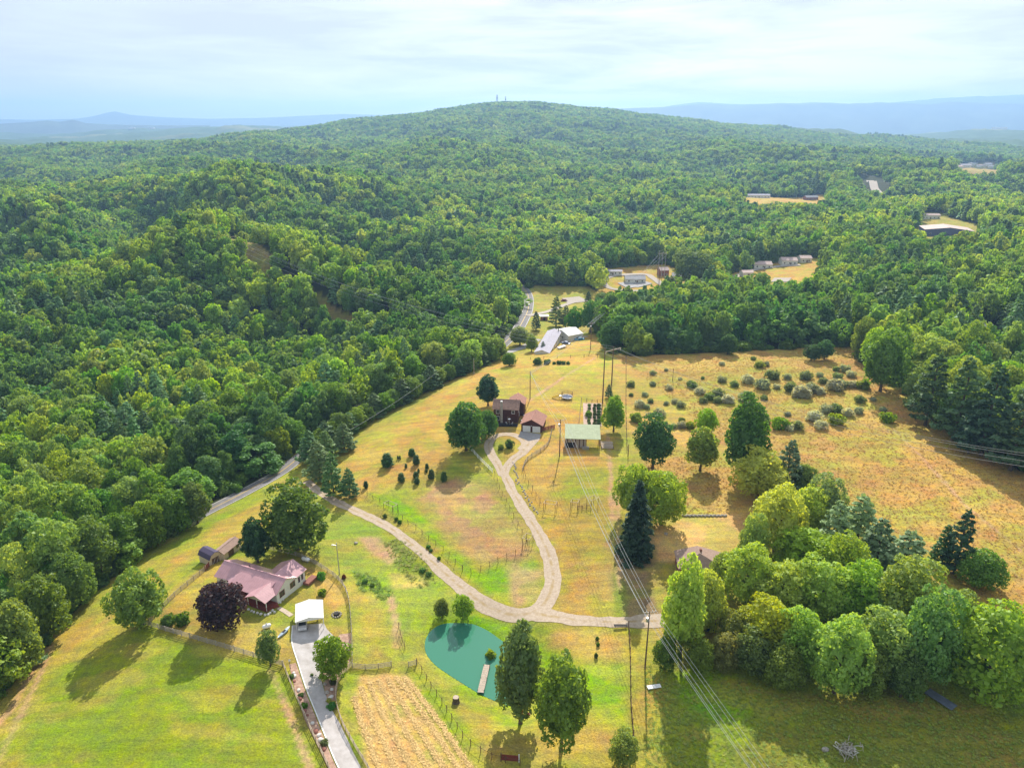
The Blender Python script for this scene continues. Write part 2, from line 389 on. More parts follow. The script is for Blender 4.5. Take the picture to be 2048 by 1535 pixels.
# ------------------------------------------------------------------ where the woods open
def W(*p): return np.array(wpoly(p))
OPEN = [W((-400, 1750), (-300, 1620), (0, 1395), (60, 1320), (130, 1240), (215, 1160), (300, 1090), (400, 1045), (425, 1012), (540, 948), (590, 902), (610, 905),
          (690, 868), (760, 826), (850, 780), (930, 745), (985, 722), (1000, 700), (1040, 655), (1048, 600), (1062, 572), (1180, 572), (1205, 590), (1215, 630),
          (1195, 660), (1215, 700), (1260, 712), (1400, 706), (1500, 700), (1700, 692), (1740, 750), (1800, 765), (1850, 830), (1950, 890), (2048, 945), (2300, 1100), (2700, 1300), (2700, 1750)),
        W((1195, 640), (1195, 560), (1205, 538), (1260, 532), (1330, 528), (1420, 560), (1430, 590), (1330, 600), (1290, 625)),
        W((1440, 585), (1450, 550), (1560, 520), (1640, 515), (1650, 550), (1640, 600), (1520, 612)),
        W((432, 480), (470, 474), (560, 541), (640, 589), (738, 640), (788, 660), (720, 672), (622, 617), (522, 560)),
        W((1480, 425), (1485, 392), (1650, 388), (1660, 424), (1590, 436)),
        W((1790, 480), (1830, 455), (1840, 425), (1890, 425), (1960, 452), (1970, 500), (1850, 508)),
        W((1908, 345), (1912, 332), (1995, 327), (2005, 345), (1995, 362), (1920, 358)),
        W((1940, 680), (1950, 655), (2005, 655), (2015, 725), (1930, 730))]
openbb = [(p.min(0), p.max(0)) for p in OPEN]
def is_open(x, y):
    r = np.zeros(np.shape(x), bool)
    for p, (lo, hi) in zip(OPEN, openbb):
        m = (x > lo[0]) & (x < hi[0]) & (y > lo[1]) & (y < hi[1])
        if m.any():
            rr = np.zeros(np.shape(x), bool); rr[m] = inpoly(x[m], y[m], p); r |= rr
    return r

# ------------------------------------------------------------------ land cover (what grows or lies where)
GREEN = np.array((.19, .255, .022)); LUSH = np.array((.165, .30, .012)); GOLD = np.array((.46, .29, .07)); STRAW = np.array((.64, .41, .15))
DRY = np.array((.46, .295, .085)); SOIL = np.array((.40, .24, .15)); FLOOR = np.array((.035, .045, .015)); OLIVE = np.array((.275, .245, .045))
PINK = np.array((.52, .31, .19)); CANOPY = np.array((.06, .11, .025)); SHADE = np.array((.095, .14, .025)); MULCH = np.array((.2, .13, .09))
patches = [  # pixel outline, colour, edge softness in metres, strength
    ([(-400, 1700), (0, 1395), (215, 1160), (300, 1090), (520, 975), (640, 1010), (600, 1100), (430, 1130), (300, 1260), (560, 1335), (680, 1560)], GREEN * 1.08, 3, .75),
    ([(-100, 1560), (0, 1330), (120, 1250), (220, 1170), (330, 1100), (430, 1070), (300, 1180), (230, 1260), (120, 1330), (60, 1450)], GOLD, 6, .75),
    ([(60, 1330), (280, 1300), (430, 1330), (560, 1400), (560, 1560), (0, 1560), (20, 1450)], GREEN * 1.05, 6, .6),
    ([(430, 1045), (530, 1000), (560, 1040), (480, 1090), (400, 1090)], GOLD, 3, .6),
    ([(340, 1180), (430, 1120), (520, 1110), (600, 1120), (660, 1140), (700, 1190), (702, 1310), (640, 1330), (585, 1330), (430, 1290), (300, 1250)], OLIVE * 1.05, 2, .8),
    ([(455, 1300), (520, 1250), (580, 1270), (590, 1325), (480, 1300)], DRY, 2.5, .75),
    ([(610, 1140), (660, 1135), (700, 1190), (700, 1260), (660, 1230)], DRY, 1.5, .8),
    ([(330, 1190), (420, 1125), (500, 1112), (440, 1165), (360, 1230)], GOLD, 2, .6),
    ([(350, 1240), (420, 1250), (480, 1285), (420, 1290), (330, 1255)], DRY * 1.02, 2, .65),
    ([(640, 1010), (760, 1050), (860, 1130), (960, 1220), (1090, 1260), (870, 1250), (820, 1340), (705, 1320), (700, 1200), (650, 1120), (600, 1100)], GREEN * 1.15 + .02, 2.5, .85),
    ([(700, 1150), (740, 1180), (790, 1290), (790, 1330), (720, 1320), (705, 1220)], GOLD * .9, 3, .7),
    ([(715, 1075), (760, 1072), (800, 1110), (780, 1130), (740, 1105)], PINK, 1, .85),
    ([(775, 1145), (845, 1148), (850, 1170), (790, 1172)], STRAW, 1, .7),
    ([(780, 1080), (860, 1130), (870, 1160), (800, 1140)], GREEN * .6, 1.5, .7),
    ([(705, 1140), (760, 1160), (770, 1190), (720, 1180)], LUSH, 1.5, .7),
    ([(700, 900), (1000, 720), (1215, 705), (1225, 850), (1240, 1240), (1130, 1240), (1110, 1130), (1010, 880), (980, 870), (890, 930), (720, 990)], GOLD * 1.02, 4, .85),
    ([(740, 985), (830, 1010), (900, 1090), (960, 1140), (1060, 1110), (1090, 1170), (1070, 1215), (1010, 1210), (930, 1150), (850, 1070), (760, 1010)], LUSH * 1.15, 1.6, .92),
    ([(880, 960), (980, 960), (1050, 1050), (1050, 1110), (960, 1130), (890, 1060), (830, 1000)], np.array((.40, .245, .12)), 3, .9),
    ([(1010, 1130), (1085, 1140), (1085, 1200), (1030, 1215)], PINK * .95, 1.5, .75),
    ([(1130, 930), (1240, 930), (1240, 1180), (1160, 1180), (1120, 1060)], OLIVE * 1.0, 4, .6),
    ([(1150, 1130), (1235, 1120), (1240, 1210), (1150, 1215)], DRY, 3, .7),
    ([(1090, 950), (1240, 940), (1240, 985), (1100, 1000)], GREEN * 1.1, 4, .55),
    ([(1000, 740), (1110, 730), (1215, 730), (1215, 780), (1060, 800), (960, 800)], OLIVE * 1.3, 5, .6),
    ([(1180, 700), (1250, 700), (1255, 735), (1180, 730)], GREEN * 1.2, 3, .7),
    ([(860, 850), (890, 900), (860, 960), (740, 960), (700, 930), (760, 880)], GOLD * .9 + .01, 5, .5),
    ([(905, 880), (1000, 880), (990, 960), (1000, 1000), (960, 980), (900, 930)], GREEN, 3, .6),
    ([(1060, 840), (1120, 850), (1130, 920), (1110, 1000), (1070, 960)], DRY * .95, 4, .6),
    ([(1080, 700), (1200, 665), (1210, 700), (1190, 730), (1000, 740), (1010, 715)], GOLD * 1.05, 3, .8),
    ([(1225, 710), (1700, 690), (1800, 770), (2048, 945), (2500, 1250), (2500, 1500), (1960, 1200), (1850, 1100), (1600, 960), (1400, 900), (1290, 900), (1240, 850)], DRY * 1.0, 3, .95),
    ([(1240, 745), (1500, 730), (1700, 750), (1700, 840), (1400, 850), (1260, 830)], OLIVE * 1.05, 6, .55),
    ([(1650, 850), (1900, 900), (2048, 1020), (2048, 1180), (1900, 1080), (1720, 930)], GOLD * 1.05, 10, .6),
    ([(1290, 850), (1400, 850), (1500, 900), (1520, 1040), (1300, 1040)], DRY * 1.0, 2, .95),
    ([(1305, 1035), (1480, 1030), (1495, 1090), (1430, 1140), (1310, 1120)], STRAW * .93, 1.2, .97),
    ([(1215, 1060), (1310, 1060), (1320, 1260), (1230, 1240)], MULCH * 1.3, 2, .7),
    ([(1225, 1060), (1245, 1060), (1250, 1240), (1230, 1240)], GREEN, 1, .7),
    ([(830, 1245), (860, 1260), (850, 1300), (890, 1380), (1040, 1470), (1260, 1470), (1262, 1260), (1150, 1250), (1000, 1250), (930, 1215), (870, 1225)], GREEN * 1.2, 2, .9),
    ([(850, 1255), (855, 1330), (950, 1400), (1040, 1430), (1130, 1460), (1250, 1450), (1260, 1340), (1180, 1310), (1090, 1290), (1050, 1260), (1000, 1250), (940, 1225), (880, 1230)], LUSH * 1.18, 2.2, .9),
    ([(1100, 1255), (1250, 1255), (1255, 1320), (1170, 1330), (1100, 1290)], DRY * 1.02, 2.5, .8),
    ([(1060, 1430), (1130, 1440), (1240, 1440), (1210, 1500), (1100, 1490)], GOLD * 1.0, 3, .6),
    ([(820, 1340), (850, 1330), (960, 1480), (1000, 1560), (940, 1560), (880, 1450)], GREEN * 1.15, 1, .9),
    ([(690, 1350), (810, 1342), (850, 1420), (960, 1560), (720, 1560), (680, 1420)], STRAW * .8, 1.2, .97),
    ([(675, 1400), (690, 1345), (720, 1342), (705, 1400), (740, 1560), (700, 1560)], GREEN * 1.1, 1, .9),
    ([(800, 1320), (840, 1322), (835, 1350), (800, 1345)], GREEN, 1, .7),
    ([(1262, 1270), (1330, 1260), (1340, 1560), (1270, 1560)], GOLD * .8, 3, .8),
    ([(1330, 1330), (2100, 1300), (2100, 1600), (1300, 1600)], GREEN * .95, 4, .9),
    ([(1350, 1345), (1440, 1345), (1510, 1400), (1470, 1450), (1380, 1420)], LUSH * 1.1, 2, .9),
    ([(1620, 1400), (1800, 1390), (2100, 1450), (2100, 1600), (1500, 1600), (1480, 1500)], OLIVE * .75, 6, .6),
    ([(1820, 1130), (1900, 1130), (2100, 1200), (2100, 1300), (1960, 1200)], GOLD, 3, .7),
    ([(1195, 640), (1195, 560), (1205, 538), (1260, 532), (1330, 528), (1420, 560), (1430, 590), (1330, 600), (1290, 625)], GOLD * .95, 4, .95),
    ([(1440, 590), (1450, 550), (1560, 520), (1640, 515), (1650, 550), (1640, 585)], GOLD * 1.0, 4, .95),
    ([(428, 478), (470, 470), (560, 540), (640, 588), (740, 638), (790, 660), (720, 672), (620, 618), (520, 560)], OLIVE * .55 + MULCH * .3, 3, .9),
    ([(1480, 408), (1485, 392), (1650, 388), (1660, 412), (1590, 425)], GOLD, 5, .95),
    ([(1790, 480), (1830, 455), (1840, 425), (1890, 425), (1960, 452), (1960, 480)], OLIVE, 4, .9),
    ([(1905, 345), (1910, 330), (2000, 325), (2040, 350), (1990, 365)], OLIVE * .6 + PINK * .4, 6, .95),
]
PW = []
for pts, col, soft, st in patches:
    p = np.array(wpoly(pts)); PW.append((p, col, soft, st, p.min(0) - soft - 4, p.max(0) + soft + 4))
TRACKS = [(W((-60, 1500), (20, 1420), (60, 1350), (100, 1290)), 1.0), (W((-20, 1560), (30, 1450), (70, 1370), (104, 1296)), .8), (W((780, 1190), (790, 1230), (795, 1290)), 1.2),
          (W((1236, 960), (1236, 1060), (1240, 1180)), .8), (W((1215, 860), (1222, 950), (1225, 1050)), 1.0), (W((1780, 850), (1850, 920), (1930, 1010), (2040, 1100)), .7), (W((1060, 800), (1090, 780), (1150, 740), (1190, 715)), 1.0),
          (W((630, 1340), (655, 1420), (690, 1530)), .6), (W((540, 1340), (575, 1420), (620, 1535)), .9)]
def land_colour(x, y):
    n = fbm(x / 9, y / 9, 21, 4); n2 = fbm(x / 30, y / 30, 31, 3)
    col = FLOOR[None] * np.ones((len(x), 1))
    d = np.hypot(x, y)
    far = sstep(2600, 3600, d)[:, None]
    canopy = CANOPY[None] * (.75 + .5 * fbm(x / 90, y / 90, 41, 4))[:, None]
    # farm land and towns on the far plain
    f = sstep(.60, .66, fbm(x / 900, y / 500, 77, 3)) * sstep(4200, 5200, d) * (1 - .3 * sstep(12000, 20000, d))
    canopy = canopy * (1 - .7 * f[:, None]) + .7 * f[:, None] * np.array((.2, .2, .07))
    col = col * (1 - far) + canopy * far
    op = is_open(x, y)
    col[op] = (OLIVE * 1.1)[None]
    for p, c, soft, st, lo, hi in PW:
        m = (x > lo[0]) & (x < hi[0]) & (y > lo[1]) & (y < hi[1])
        if not m.any(): continue
        xm, ym = x[m], y[m]
        ins = inpoly(xm, ym, p); dd = polydist(xm, ym, p, True)
        s = np.where(ins, dd, -dd) + (n[m] - .5) * soft * 2.2
        wgt = sstep(-soft, soft, s) * st
        wgt = wgt * op[m] if soft > 0 else wgt
        col[m] = col[m] * (1 - wgt[:, None]) + c[None] * wgt[:, None]
    rutw = 0
    for pth, wd in TRACKS:                              # worn mower tracks and bare strips
        lo, hi = pth.min(0) - 3, pth.max(0) + 3; m = (x > lo[0]) & (x < hi[0]) & (y > lo[1]) & (y < hi[1])
        if m.any():
            w1 = (1 - sstep(wd * .4, wd, polydist(x[m], y[m], pth) + (n[m] - .5) * wd))[:, None] * .75; col[m] = col[m] * (1 - w1) + (PINK * .95)[None] * w1
    # patchy growth: greener and drier spots within every meadow
    g = (sstep(.50, .66, fbm(x / 6.5, y / 6.5, 51, 4)) * .42 * op)[:, None]
    k = (sstep(.52, .70, fbm(x / 11 + 7, y / 5, 61, 4)) * .3 * op)[:, None]
    lum = col.mean(1, keepdims=True) / .155
    col = col * (1 - g) + (GREEN * 1.0)[None] * np.clip(lum, .55, 1.3) * g
    col = col * (1 - k) + (DRY * .98)[None] * np.clip(lum, .55, 1.2) * k
    return col * (.88 + .24 * n2)[:, None]
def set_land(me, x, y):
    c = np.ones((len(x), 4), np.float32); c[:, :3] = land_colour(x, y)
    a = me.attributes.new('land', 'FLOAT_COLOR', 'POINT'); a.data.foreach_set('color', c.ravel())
NX0, NX1, NY0, NY1 = -170.0, 215.0, 55.0, 380.0
def build_ground():
    xs = np.arange(NX0, NX1 + .1, .8); ys = np.exp(np.linspace(math.log(NY0), math.log(NY1), 440))
    X, Y = np.meshgrid(xs, ys); x = X.ravel(); y = Y.ravel(); z = H(x, y)
    z = z - (np.minimum(np.minimum(x - NX0, NX1 - x), np.minimum(y - NY0, NY1 - y)) < .01) * 2.0
    nx, ny = len(xs), len(ys); i = np.arange((ny - 1) * (nx - 1)); r = i // (nx - 1); c = i % (nx - 1); a = r * nx + c
    F = np.stack([a, a + 1, a + nx + 1, a + nx], 1)
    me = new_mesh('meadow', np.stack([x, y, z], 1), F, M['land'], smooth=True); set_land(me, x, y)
    kind(link('meadow', me), 'structure')
    us = np.linspace(-.98, .98, 560); vs = np.linspace(math.log(24), math.log(13500), 620)
    U, V = np.meshgrid(us, vs); d = np.exp(V); x = (np.sin(U) * d).ravel(); y = (np.cos(U) * d).ravel(); z = H(x, y)
    ins = np.minimum(np.minimum(x - NX0 - 5, NX1 - 5 - x), np.minimum(y - NY0 - 5, NY1 - 8 - y))
    z = z - 6 * sstep(0, 8, ins)
    dd = d.ravel(); z = z + sstep(3000, 3600, dd) * (9 + 16 * (fbm(x / 45, y / 45, 88, 3) - .5) * (1 - .7 * sstep(6000, 9000, dd)))
    nx, ny = len(us), len(vs); i = np.arange((ny - 1) * (nx - 1)); r = i // (nx - 1); c = i % (nx - 1); a = r * nx + c
    F = np.stack([a, a + 1, a + nx + 1, a + nx], 1)
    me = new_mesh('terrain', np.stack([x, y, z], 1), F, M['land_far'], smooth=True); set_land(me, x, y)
    kind(link('terrain', me), 'structure')
build_ground()

# far mountains: ridges with their own distance, size and depth
M['far_wood'] = simple('far_wood', (.05, .075, .03), .95, .3, .002, coord='Object')
def ridge(name, pts, dep, width, seed, rough=.12):
    pts = np.array(pts, float); px = np.linspace(pts[0, 0], pts[-1, 0], 260); py = np.interp(px, pts[:, 0], pts[:, 1])
    R = np.array([ray(a, b) for a, b in zip(px, py)]); X = R[:, 0] * dep; Y = R[:, 1] * dep; Zc = CAM_H + R[:, 2] * dep
    base = -90.0; V = []; rows = 26
    for j in range(rows):
        t = j / (rows - 1) * 2 - 1                       # -1 near foot .. 0 crest .. 1 far foot
        prof = max(0., 1 - abs(t)) ** .85
        s = 1 + t * width / dep
        n = fbm(X / (dep * .03), np.full_like(X, t * 3 + seed), seed, 4) - .5
        n2 = fbm(X / (dep * .012), Y * 0 + t * 5, seed + 3, 4) - .5
        z = base + (Zc - base) * prof * (1 + (rough * 2.5 * n + rough * n2) * (1 - prof ** 6))
        V.append(np.stack([X * s, Y * s, z], 1))
    V = np.concatenate(V); nx = 260
    i = np.arange((rows - 1) * (nx - 1)); r = i // (nx - 1); c = i % (nx - 1); a = r * nx + c
    o = link(name, new_mesh(name, V, np.stack([a, a + 1, a + nx + 1, a + nx], 1), M['far_wood'], smooth=True))
    kind(o, 'structure')
ridge('mountain', [(1180, 238), (1240, 216), (1330, 212), (1400, 206), (1480, 208), (1560, 205), (1640, 204), (1700, 206), (1760, 203), (1850, 206), (1900, 201), (2048, 206), (2200, 203), (2500, 215)], 8800, 1500, 5)
ridge('mountain', [(1240, 238), (1330, 212), (1390, 203), (1430, 205), (1500, 207), (1560, 206), (1640, 203), (1680, 205), (1740, 208), (1800, 202), (1870, 195), (1950, 191), (2048, 187), (2200, 180), (2600, 190)], 11000, 1500, 8)
ridge('mountain', [(-900, 236), (-500, 232), (-100, 236), (60, 239), (150, 237), (185, 232), (227, 221), (262, 229), (330, 234), (420, 237), (520, 235), (600, 231), (680, 227), (760, 229), (900, 231), (1100, 226), (1300, 234), (1600, 236), (1900, 236), (2300, 234), (2900, 236)], 12000, 1300, 12, .05)
ridge('hill', [(-400, 250), (-100, 246), (0, 247), (60, 243), (95, 240), (120, 243), (145, 238), (170, 245), (215, 248), (300, 250), (420, 250)], 7600, 800, 15, .08)
ridge('hill', [(420, 262), (560, 254), (640, 247), (700, 250), (780, 258)], 5600, 600, 19, .08)

# ------------------------------------------------------------------ haze
hz = MB().box(-22000, 22000, -400, 16500, -330, 430)
m = bpy.data.materials.new('haze'); m.use_nodes = True; t = m.node_tree; t.nodes.clear()
vo = t.nodes.new('ShaderNodeVolumePrincipled'); oo = t.nodes.new('ShaderNodeOutputMaterial'); t.links.new(vo.outputs[0], oo.inputs['Volume'])
vo.inputs['Density'].default_value = 1.2e-4; vo.inputs['Color'].default_value = (.37, .62, 1.0, 1); vo.inputs['Anisotropy'].default_value = .35
ho = hz.build('haze', m); kind(ho, 'stuff')

# ------------------------------------------------------------------ tree shapes (metres; a tree about 15 m high, base at 0)
def cards(P, Nn, S, rs, wob=.7, el=1.5):
    n = len(P); nn = Nn + rs.normal(0, wob, (n, 3)); nn /= np.linalg.norm(nn, axis=1, keepdims=True) + 1e-9
    t = np.cross(nn, rs.normal(0, 1, (n, 3))); t /= np.linalg.norm(t, axis=1, keepdims=True) + 1e-9; b = np.cross(nn, t)
    S = S[:, None]; bend = nn * S * .22
    V = np.stack([P - t * S * el * .5, P - b * S * .5 + bend, P + t * S * el * .5, P + b * S * .5 + bend], 1).reshape(-1, 3)
    return V, np.arange(n * 4).reshape(n, 4)
def broad_crown(seed, R=5.0, Hc=11.0, z0=3.0, nl=60, n=4000, size=.4, top=1.0, irr=.2, lobe=(1.0, 1.9), inner=.12):
    """one full crown: leaf clumps on many lobes round an uneven dome"""
    rs = np.random.RandomState(seed)
    k = np.arange(nl) + .5; ph = np.arccos(1 - 1.80 * k / nl); th = np.pi * (1 + 5 ** .5) * k + rs.rand(nl) * .8
    D = np.stack([np.cos(th) * np.sin(ph), np.sin(th) * np.sin(ph), np.cos(ph)], 1)
    low = .82 + .36 * fbm(D[:, 0] * 1.3 + seed * 3.1 + 9, D[:, 1] * 1.3 + D[:, 2] * .9 + 4, seed, 2)
    rr = (1 - irr * rs.rand(nl)) * low
    zc = z0 + Hc * .44; wide = np.where(D[:, 2] > .1, top, 1.0)
    Lc = np.stack([D[:, 0] * R * rr * wide * .84, D[:, 1] * R * rr * wide * .84, zc + D[:, 2] * rr * np.where(D[:, 2] > 0, Hc * .56 - 1, Hc * .42)], 1)
    Lr = lobe[0] + (lobe[1] - lobe[0]) * rs.rand(nl) ** 1.3
    m = int(n * 1.9); li = rs.choice(nl, m, p=Lr ** 2 / (Lr ** 2).sum())
    d = rs.normal(0, 1, (m, 3)) + D[li] * .8 + np.array([0, 0, .35]); d /= np.linalg.norm(d, axis=1, keepdims=True)
    P = Lc[li] + d * (Lr[li] * (.6 + .55 * rs.rand(m) ** .75))[:, None]
    dist = np.linalg.norm(P[:, None] - Lc[None], axis=2) / Lr[None]
    keep = (dist < .55).sum(1) == 0; P = P[keep][:n]; d = d[keep][:n]
    ni = int(n * inner); q = rs.normal(0, 1, (ni, 3)); q /= np.linalg.norm(q, axis=1, keepdims=True); q2 = q * np.array([R * .6, R * .6, Hc * .33]) + np.array([0, 0, zc])
    P = np.concatenate([P, q2]); d = np.concatenate([d, q]); S = size * (.6 + .9 * rs.rand(len(P)) ** 1.5); S[-ni:] *= 2.6
    return cards(P, d, S, rs)
def wood_crown(seed, R=5.0, Hc=11.0, z0=3.0, nl=46, n=2400, size=.55, top=1.0, irr=.2, lobe=(1.2, 2.2), tight=0.0):
    rs = np.random.RandomState(seed)
    K = 5 if nl > 20 else 3
    mc = []; zc = z0 + Hc * .47
    for q in range(K):                                  # the crown is a few unequal masses grown together
        a_ = q * 6.283 / (K - 1) + rs.rand() * .9 if q else 0; off = R * ((.30 + irr * .55 * rs.rand()) * (1 - tight) + .27 * tight) * (q > 0)
        mc.append((math.cos(a_) * off, math.sin(a_) * off, zc + (rs.rand() - .55) * Hc * .30 * (q > 0) + Hc * .10 * (q == 0), R * (.50 + .22 * rs.rand() + .12 * tight), Hc * (.30 + .12 * rs.rand() + .05 * tight) + (.04 * Hc if q == 0 else 0)))
    per = max(5, nl // K + 4); Ls = []
    for (cx, cy, cz, rr_, hh_) in mc:
        k = np.arange(per) + .5; ph = np.arccos(1 - 1.85 * k / per); th = np.pi * (1 + 5 ** .5) * k + rs.rand(per) * .9
        D = np.stack([np.cos(th) * np.sin(ph), np.sin(th) * np.sin(ph), np.cos(ph)], 1); f = 1 - irr * .6 * rs.rand(per)
        P_l = np.stack([cx + D[:, 0] * rr_ * f, cy + D[:, 1] * rr_ * f, cz + D[:, 2] * hh_ * f], 1)
        ok = np.ones(per, bool)
        for (dx, dy, dz, r2, h2) in mc:
            if (dx, dy, dz) != (cx, cy, cz): ok &= ((P_l[:, 0] - dx) / r2) ** 2 + ((P_l[:, 1] - dy) / r2) ** 2 + ((P_l[:, 2] - dz) / h2) ** 2 > .62
        Ls.append(np.column_stack([P_l, D])[ok])
    Ls = np.concatenate(Ls); Ls = Ls[Ls[:, 2] > z0 + .3]; Lc = Ls[:, :3]; D = Ls[:, 3:]; nl = len(Lc)
    Lr = lobe[0] + (lobe[1] - lobe[0]) * rs.rand(nl) ** 1.4
    li = rs.choice(nl, n * 2, p=Lr ** 2 / (Lr ** 2).sum())
    d = rs.normal(0, 1, (n * 2, 3)) + D[li] * .9 + np.array([0, 0, .35]); d /= np.linalg.norm(d, axis=1, keepdims=True)
    P = Lc[li] + d * (Lr[li] * (.55 + .62 * rs.rand(n * 2) ** .8))[:, None]
    dist = np.linalg.norm(P[:, None] - Lc[None], axis=2) / Lr[None]
    keep = (dist < .5).sum(1) == 0
    P = P[keep][:n]; d = d[keep][:n]
    return cards(P, d, size * (.6 + .9 * rs.rand(len(P)) ** 1.5), rs)
def conifer_crown(seed, R=3.4, Ht=16.0, z0=1.0, n=2200, size=.5, droop=.25, plume=False, power=.9):
    rs = np.random.RandomState(seed); Ps = []; Ds = []
    nb = 110 if not plume else 62; k = 0
    for i in range(nb):
        f = (i + rs.rand()) / nb; z = z0 + (Ht - z0) * f; L_ = R * (1 - f) ** power * (.72 + .4 * rs.rand()) + .25
        th = i * 2.39996 + rs.rand() * .5; m = max(4, int(n / nb * (L_ / (R * .62))))
        s = np.sqrt(rs.rand(m)) if not plume else .25 + .75 * np.sqrt(rs.rand(m))
        w = (.28 if not plume else .32) * L_ * (1 - .55 * s) * rs.normal(0, 1, m) * .8
        x = np.cos(th) * s * L_ - np.sin(th) * w; y = np.sin(th) * s * L_ + np.cos(th) * w
        zz = z - droop * L_ * s ** 1.6 + rs.normal(0, .12, m) + (.18 * L_ * s ** 2 if plume else 0)
        Ps.append(np.stack([x, y, zz], 1)); Ds.append(np.stack([np.cos(th) * .45 * np.ones(m), np.sin(th) * .45 * np.ones(m), np.ones(m) * .8], 1))
    P = np.concatenate(Ps); D = np.concatenate(Ds)
    return cards(P, D, size * (.7 + .6 * rs.rand(len(P))), rs, wob=.45, el=1.9)
def lobed_blob(seed, R=4.6, Hc=9.5, z0=2.5, n=190, size=1.35):
    return broad_crown(seed, R, Hc, z0, nl=20, n=n, size=size, lobe=(1.5, 2.4), irr=.3)
def trunk_mesh(seed, ht=7.0, r=.3, limbs=6, spread=2.6, top=10.0, bare=1.0):
    rs = np.random.RandomState(seed); mb = MB()
    mb.tube([(0, 0, -.6), (0, 0, .1), (0, 0, .9), (rs.normal(0, .1), rs.normal(0, .1), ht * .5), (rs.normal(0, .2), rs.normal(0, .2), ht), (0, 0, top)],
            [r * 1.5, r * 1.35, r, r * .8, r * .55, r * .15], 8, cap=False)
    for i in range(limbs):
        th = i * 2.4 + rs.rand(); z = ht * (.45 + .5 * rs.rand()); s = spread * (.7 + .6 * rs.rand())
        mb.tube([(0, 0, z), (math.cos(th) * s * .5, math.sin(th) * s * .5, z + 1.1), (math.cos(th) * s, math.sin(th) * s, z + 2.4)], [r * .42, r * .28, r * .1], 5, cap=False)
    return new_mesh('trunk', mb.v, mb.f, M['bark'], smooth=True)
def crown_mesh(VF, mat='leaf'): return new_mesh('crown', VF[0], VF[1], M[mat])
BROAD = [crown_mesh(broad_crown(11 + s, R=4.6 + .5 * (s % 3), Hc=12.6 + (s % 2) * 1.5, z0=2.0 if s == 3 else .5, nl=64, n=4000, size=.4, irr=.2 + .04 * s, lobe=(.85, 1.75))) for s in range(5)]
WOODB = [crown_mesh(wood_crown(21 + s, R=4.9, Hc=13, z0=1.3, nl=64, n=3800, size=.42, irr=.3 + .05 * s, lobe=(.85, 1.75), tight=.45)) for s in range(3)]
TALLB = [crown_mesh(broad_crown(31 + s, R=3.9, Hc=14.3, z0=1.5, nl=60, n=3800, size=.42, top=.8, irr=.26, lobe=(.8, 1.5))) for s in range(2)]
PINE = [crown_mesh(conifer_crown(51 + s, R=3.8, Ht=16, z0=1.6, n=2600, size=.46, droop=.1, plume=True, power=.65), 'needle') for s in range(2)]
SPRUCE = [crown_mesh(conifer_crown(61, R=2.9, Ht=15.5, z0=.7, n=3600, size=.42, droop=.45, power=.8), 'needle')]
TRUNKS = [trunk_mesh(71 + s) for s in range(3)]
TRUNK_C = trunk_mesh(81, 12, .26, 0, 1, 15)
MIDB = [crown_mesh((wood_crown if s % 2 else broad_crown)(91 + s, R=4.8, Hc=12, z0=1.4, nl=30, n=900, size=.85, lobe=(1.1, 2.1), irr=.32)) for s in range(4)]
MIDC = [crown_mesh(conifer_crown(101, R=3.5, Ht=16, z0=1.6, n=620, size=.85, droop=.15, plume=True, power=.7), 'needle')]
FARB = [crown_mesh(lobed_blob(111 + s)) for s in range(4)]
FARC = [crown_mesh(conifer_crown(121, R=3.2, Ht=15, z0=2, n=190, size=1.3, droop=.15, plume=True, power=.75), 'needle')]
SHRUB = [crown_mesh(broad_crown(131 + s, R=1.7, Hc=2.7, z0=-.35, nl=22, n=720, size=.27, lobe=(.4, .8), irr=.38)) for s in range(4)]
JUNI = crown_mesh(conifer_crown(141, R=.75, Ht=3.0, z0=.05, n=700, size=.2, droop=-.5, power=.45), 'needle')
C_MID = (.155, .30, .04); C_BRIGHT = (.28, .43, .04); C_DARK = (.08, .20, .055); C_PINE = (.13, .26, .09); C_SPR = (.035, .08, .04)
C_YEL = (.27, .36, .018); C_GREY = (.2, .25, .15)
# ------------------------------------------------------------------ roads, drives and water
def sheet(name, poly, mat, dz=.05, step=.8, zfix=None):
    """a flat-lying sheet with the outline POLY (world x, y), draped on the ground"""
    p = np.array(poly, float)
    import mathutils.geometry as mg
    if zfix is not None:
        V = [(a, b, zfix) for a, b in p]; me = new_mesh(name, V, [tuple(range(len(V)))], mat)
    else:
        lo, hi = p.min(0), p.max(0); xs = np.arange(lo[0], hi[0], step); ys = np.arange(lo[1], hi[1], step)
        X, Y = np.meshgrid(xs, ys); x, y = X.ravel(), Y.ravel(); m = inpoly(x, y, p) & (polydist(x, y, p, True) > step * .45)
        pts = [Vector((a, b)) for a, b in p] + [Vector((a, b)) for a, b in zip(x[m], y[m])]
        n = len(p); r = mg.delaunay_2d_cdt(pts, [], [tuple(range(n))], 1, 1e-5)
        vx = np.array([(v.x, v.y) for v in r[0]]); z = H(vx[:, 0], vx[:, 1]) + dz
        me = new_mesh(name, np.column_stack([vx, z]), [tuple(f) for f in r[2]], mat, smooth=True)
    return link(name, me)
def ribbon_pts(path, width, step=1.0):
    c = smooth_open(path, step); w = np.interp(np.linspace(0, 1, len(c)), np.linspace(0, 1, len(width)), width) if hasattr(width, '__len__') else np.full(len(c), width)
    t = np.gradient(c, axis=0); t /= np.linalg.norm(t, axis=1, keepdims=True) + 1e-9; nrm = np.stack([-t[:, 1], t[:, 0]], 1)
    return c, nrm, w
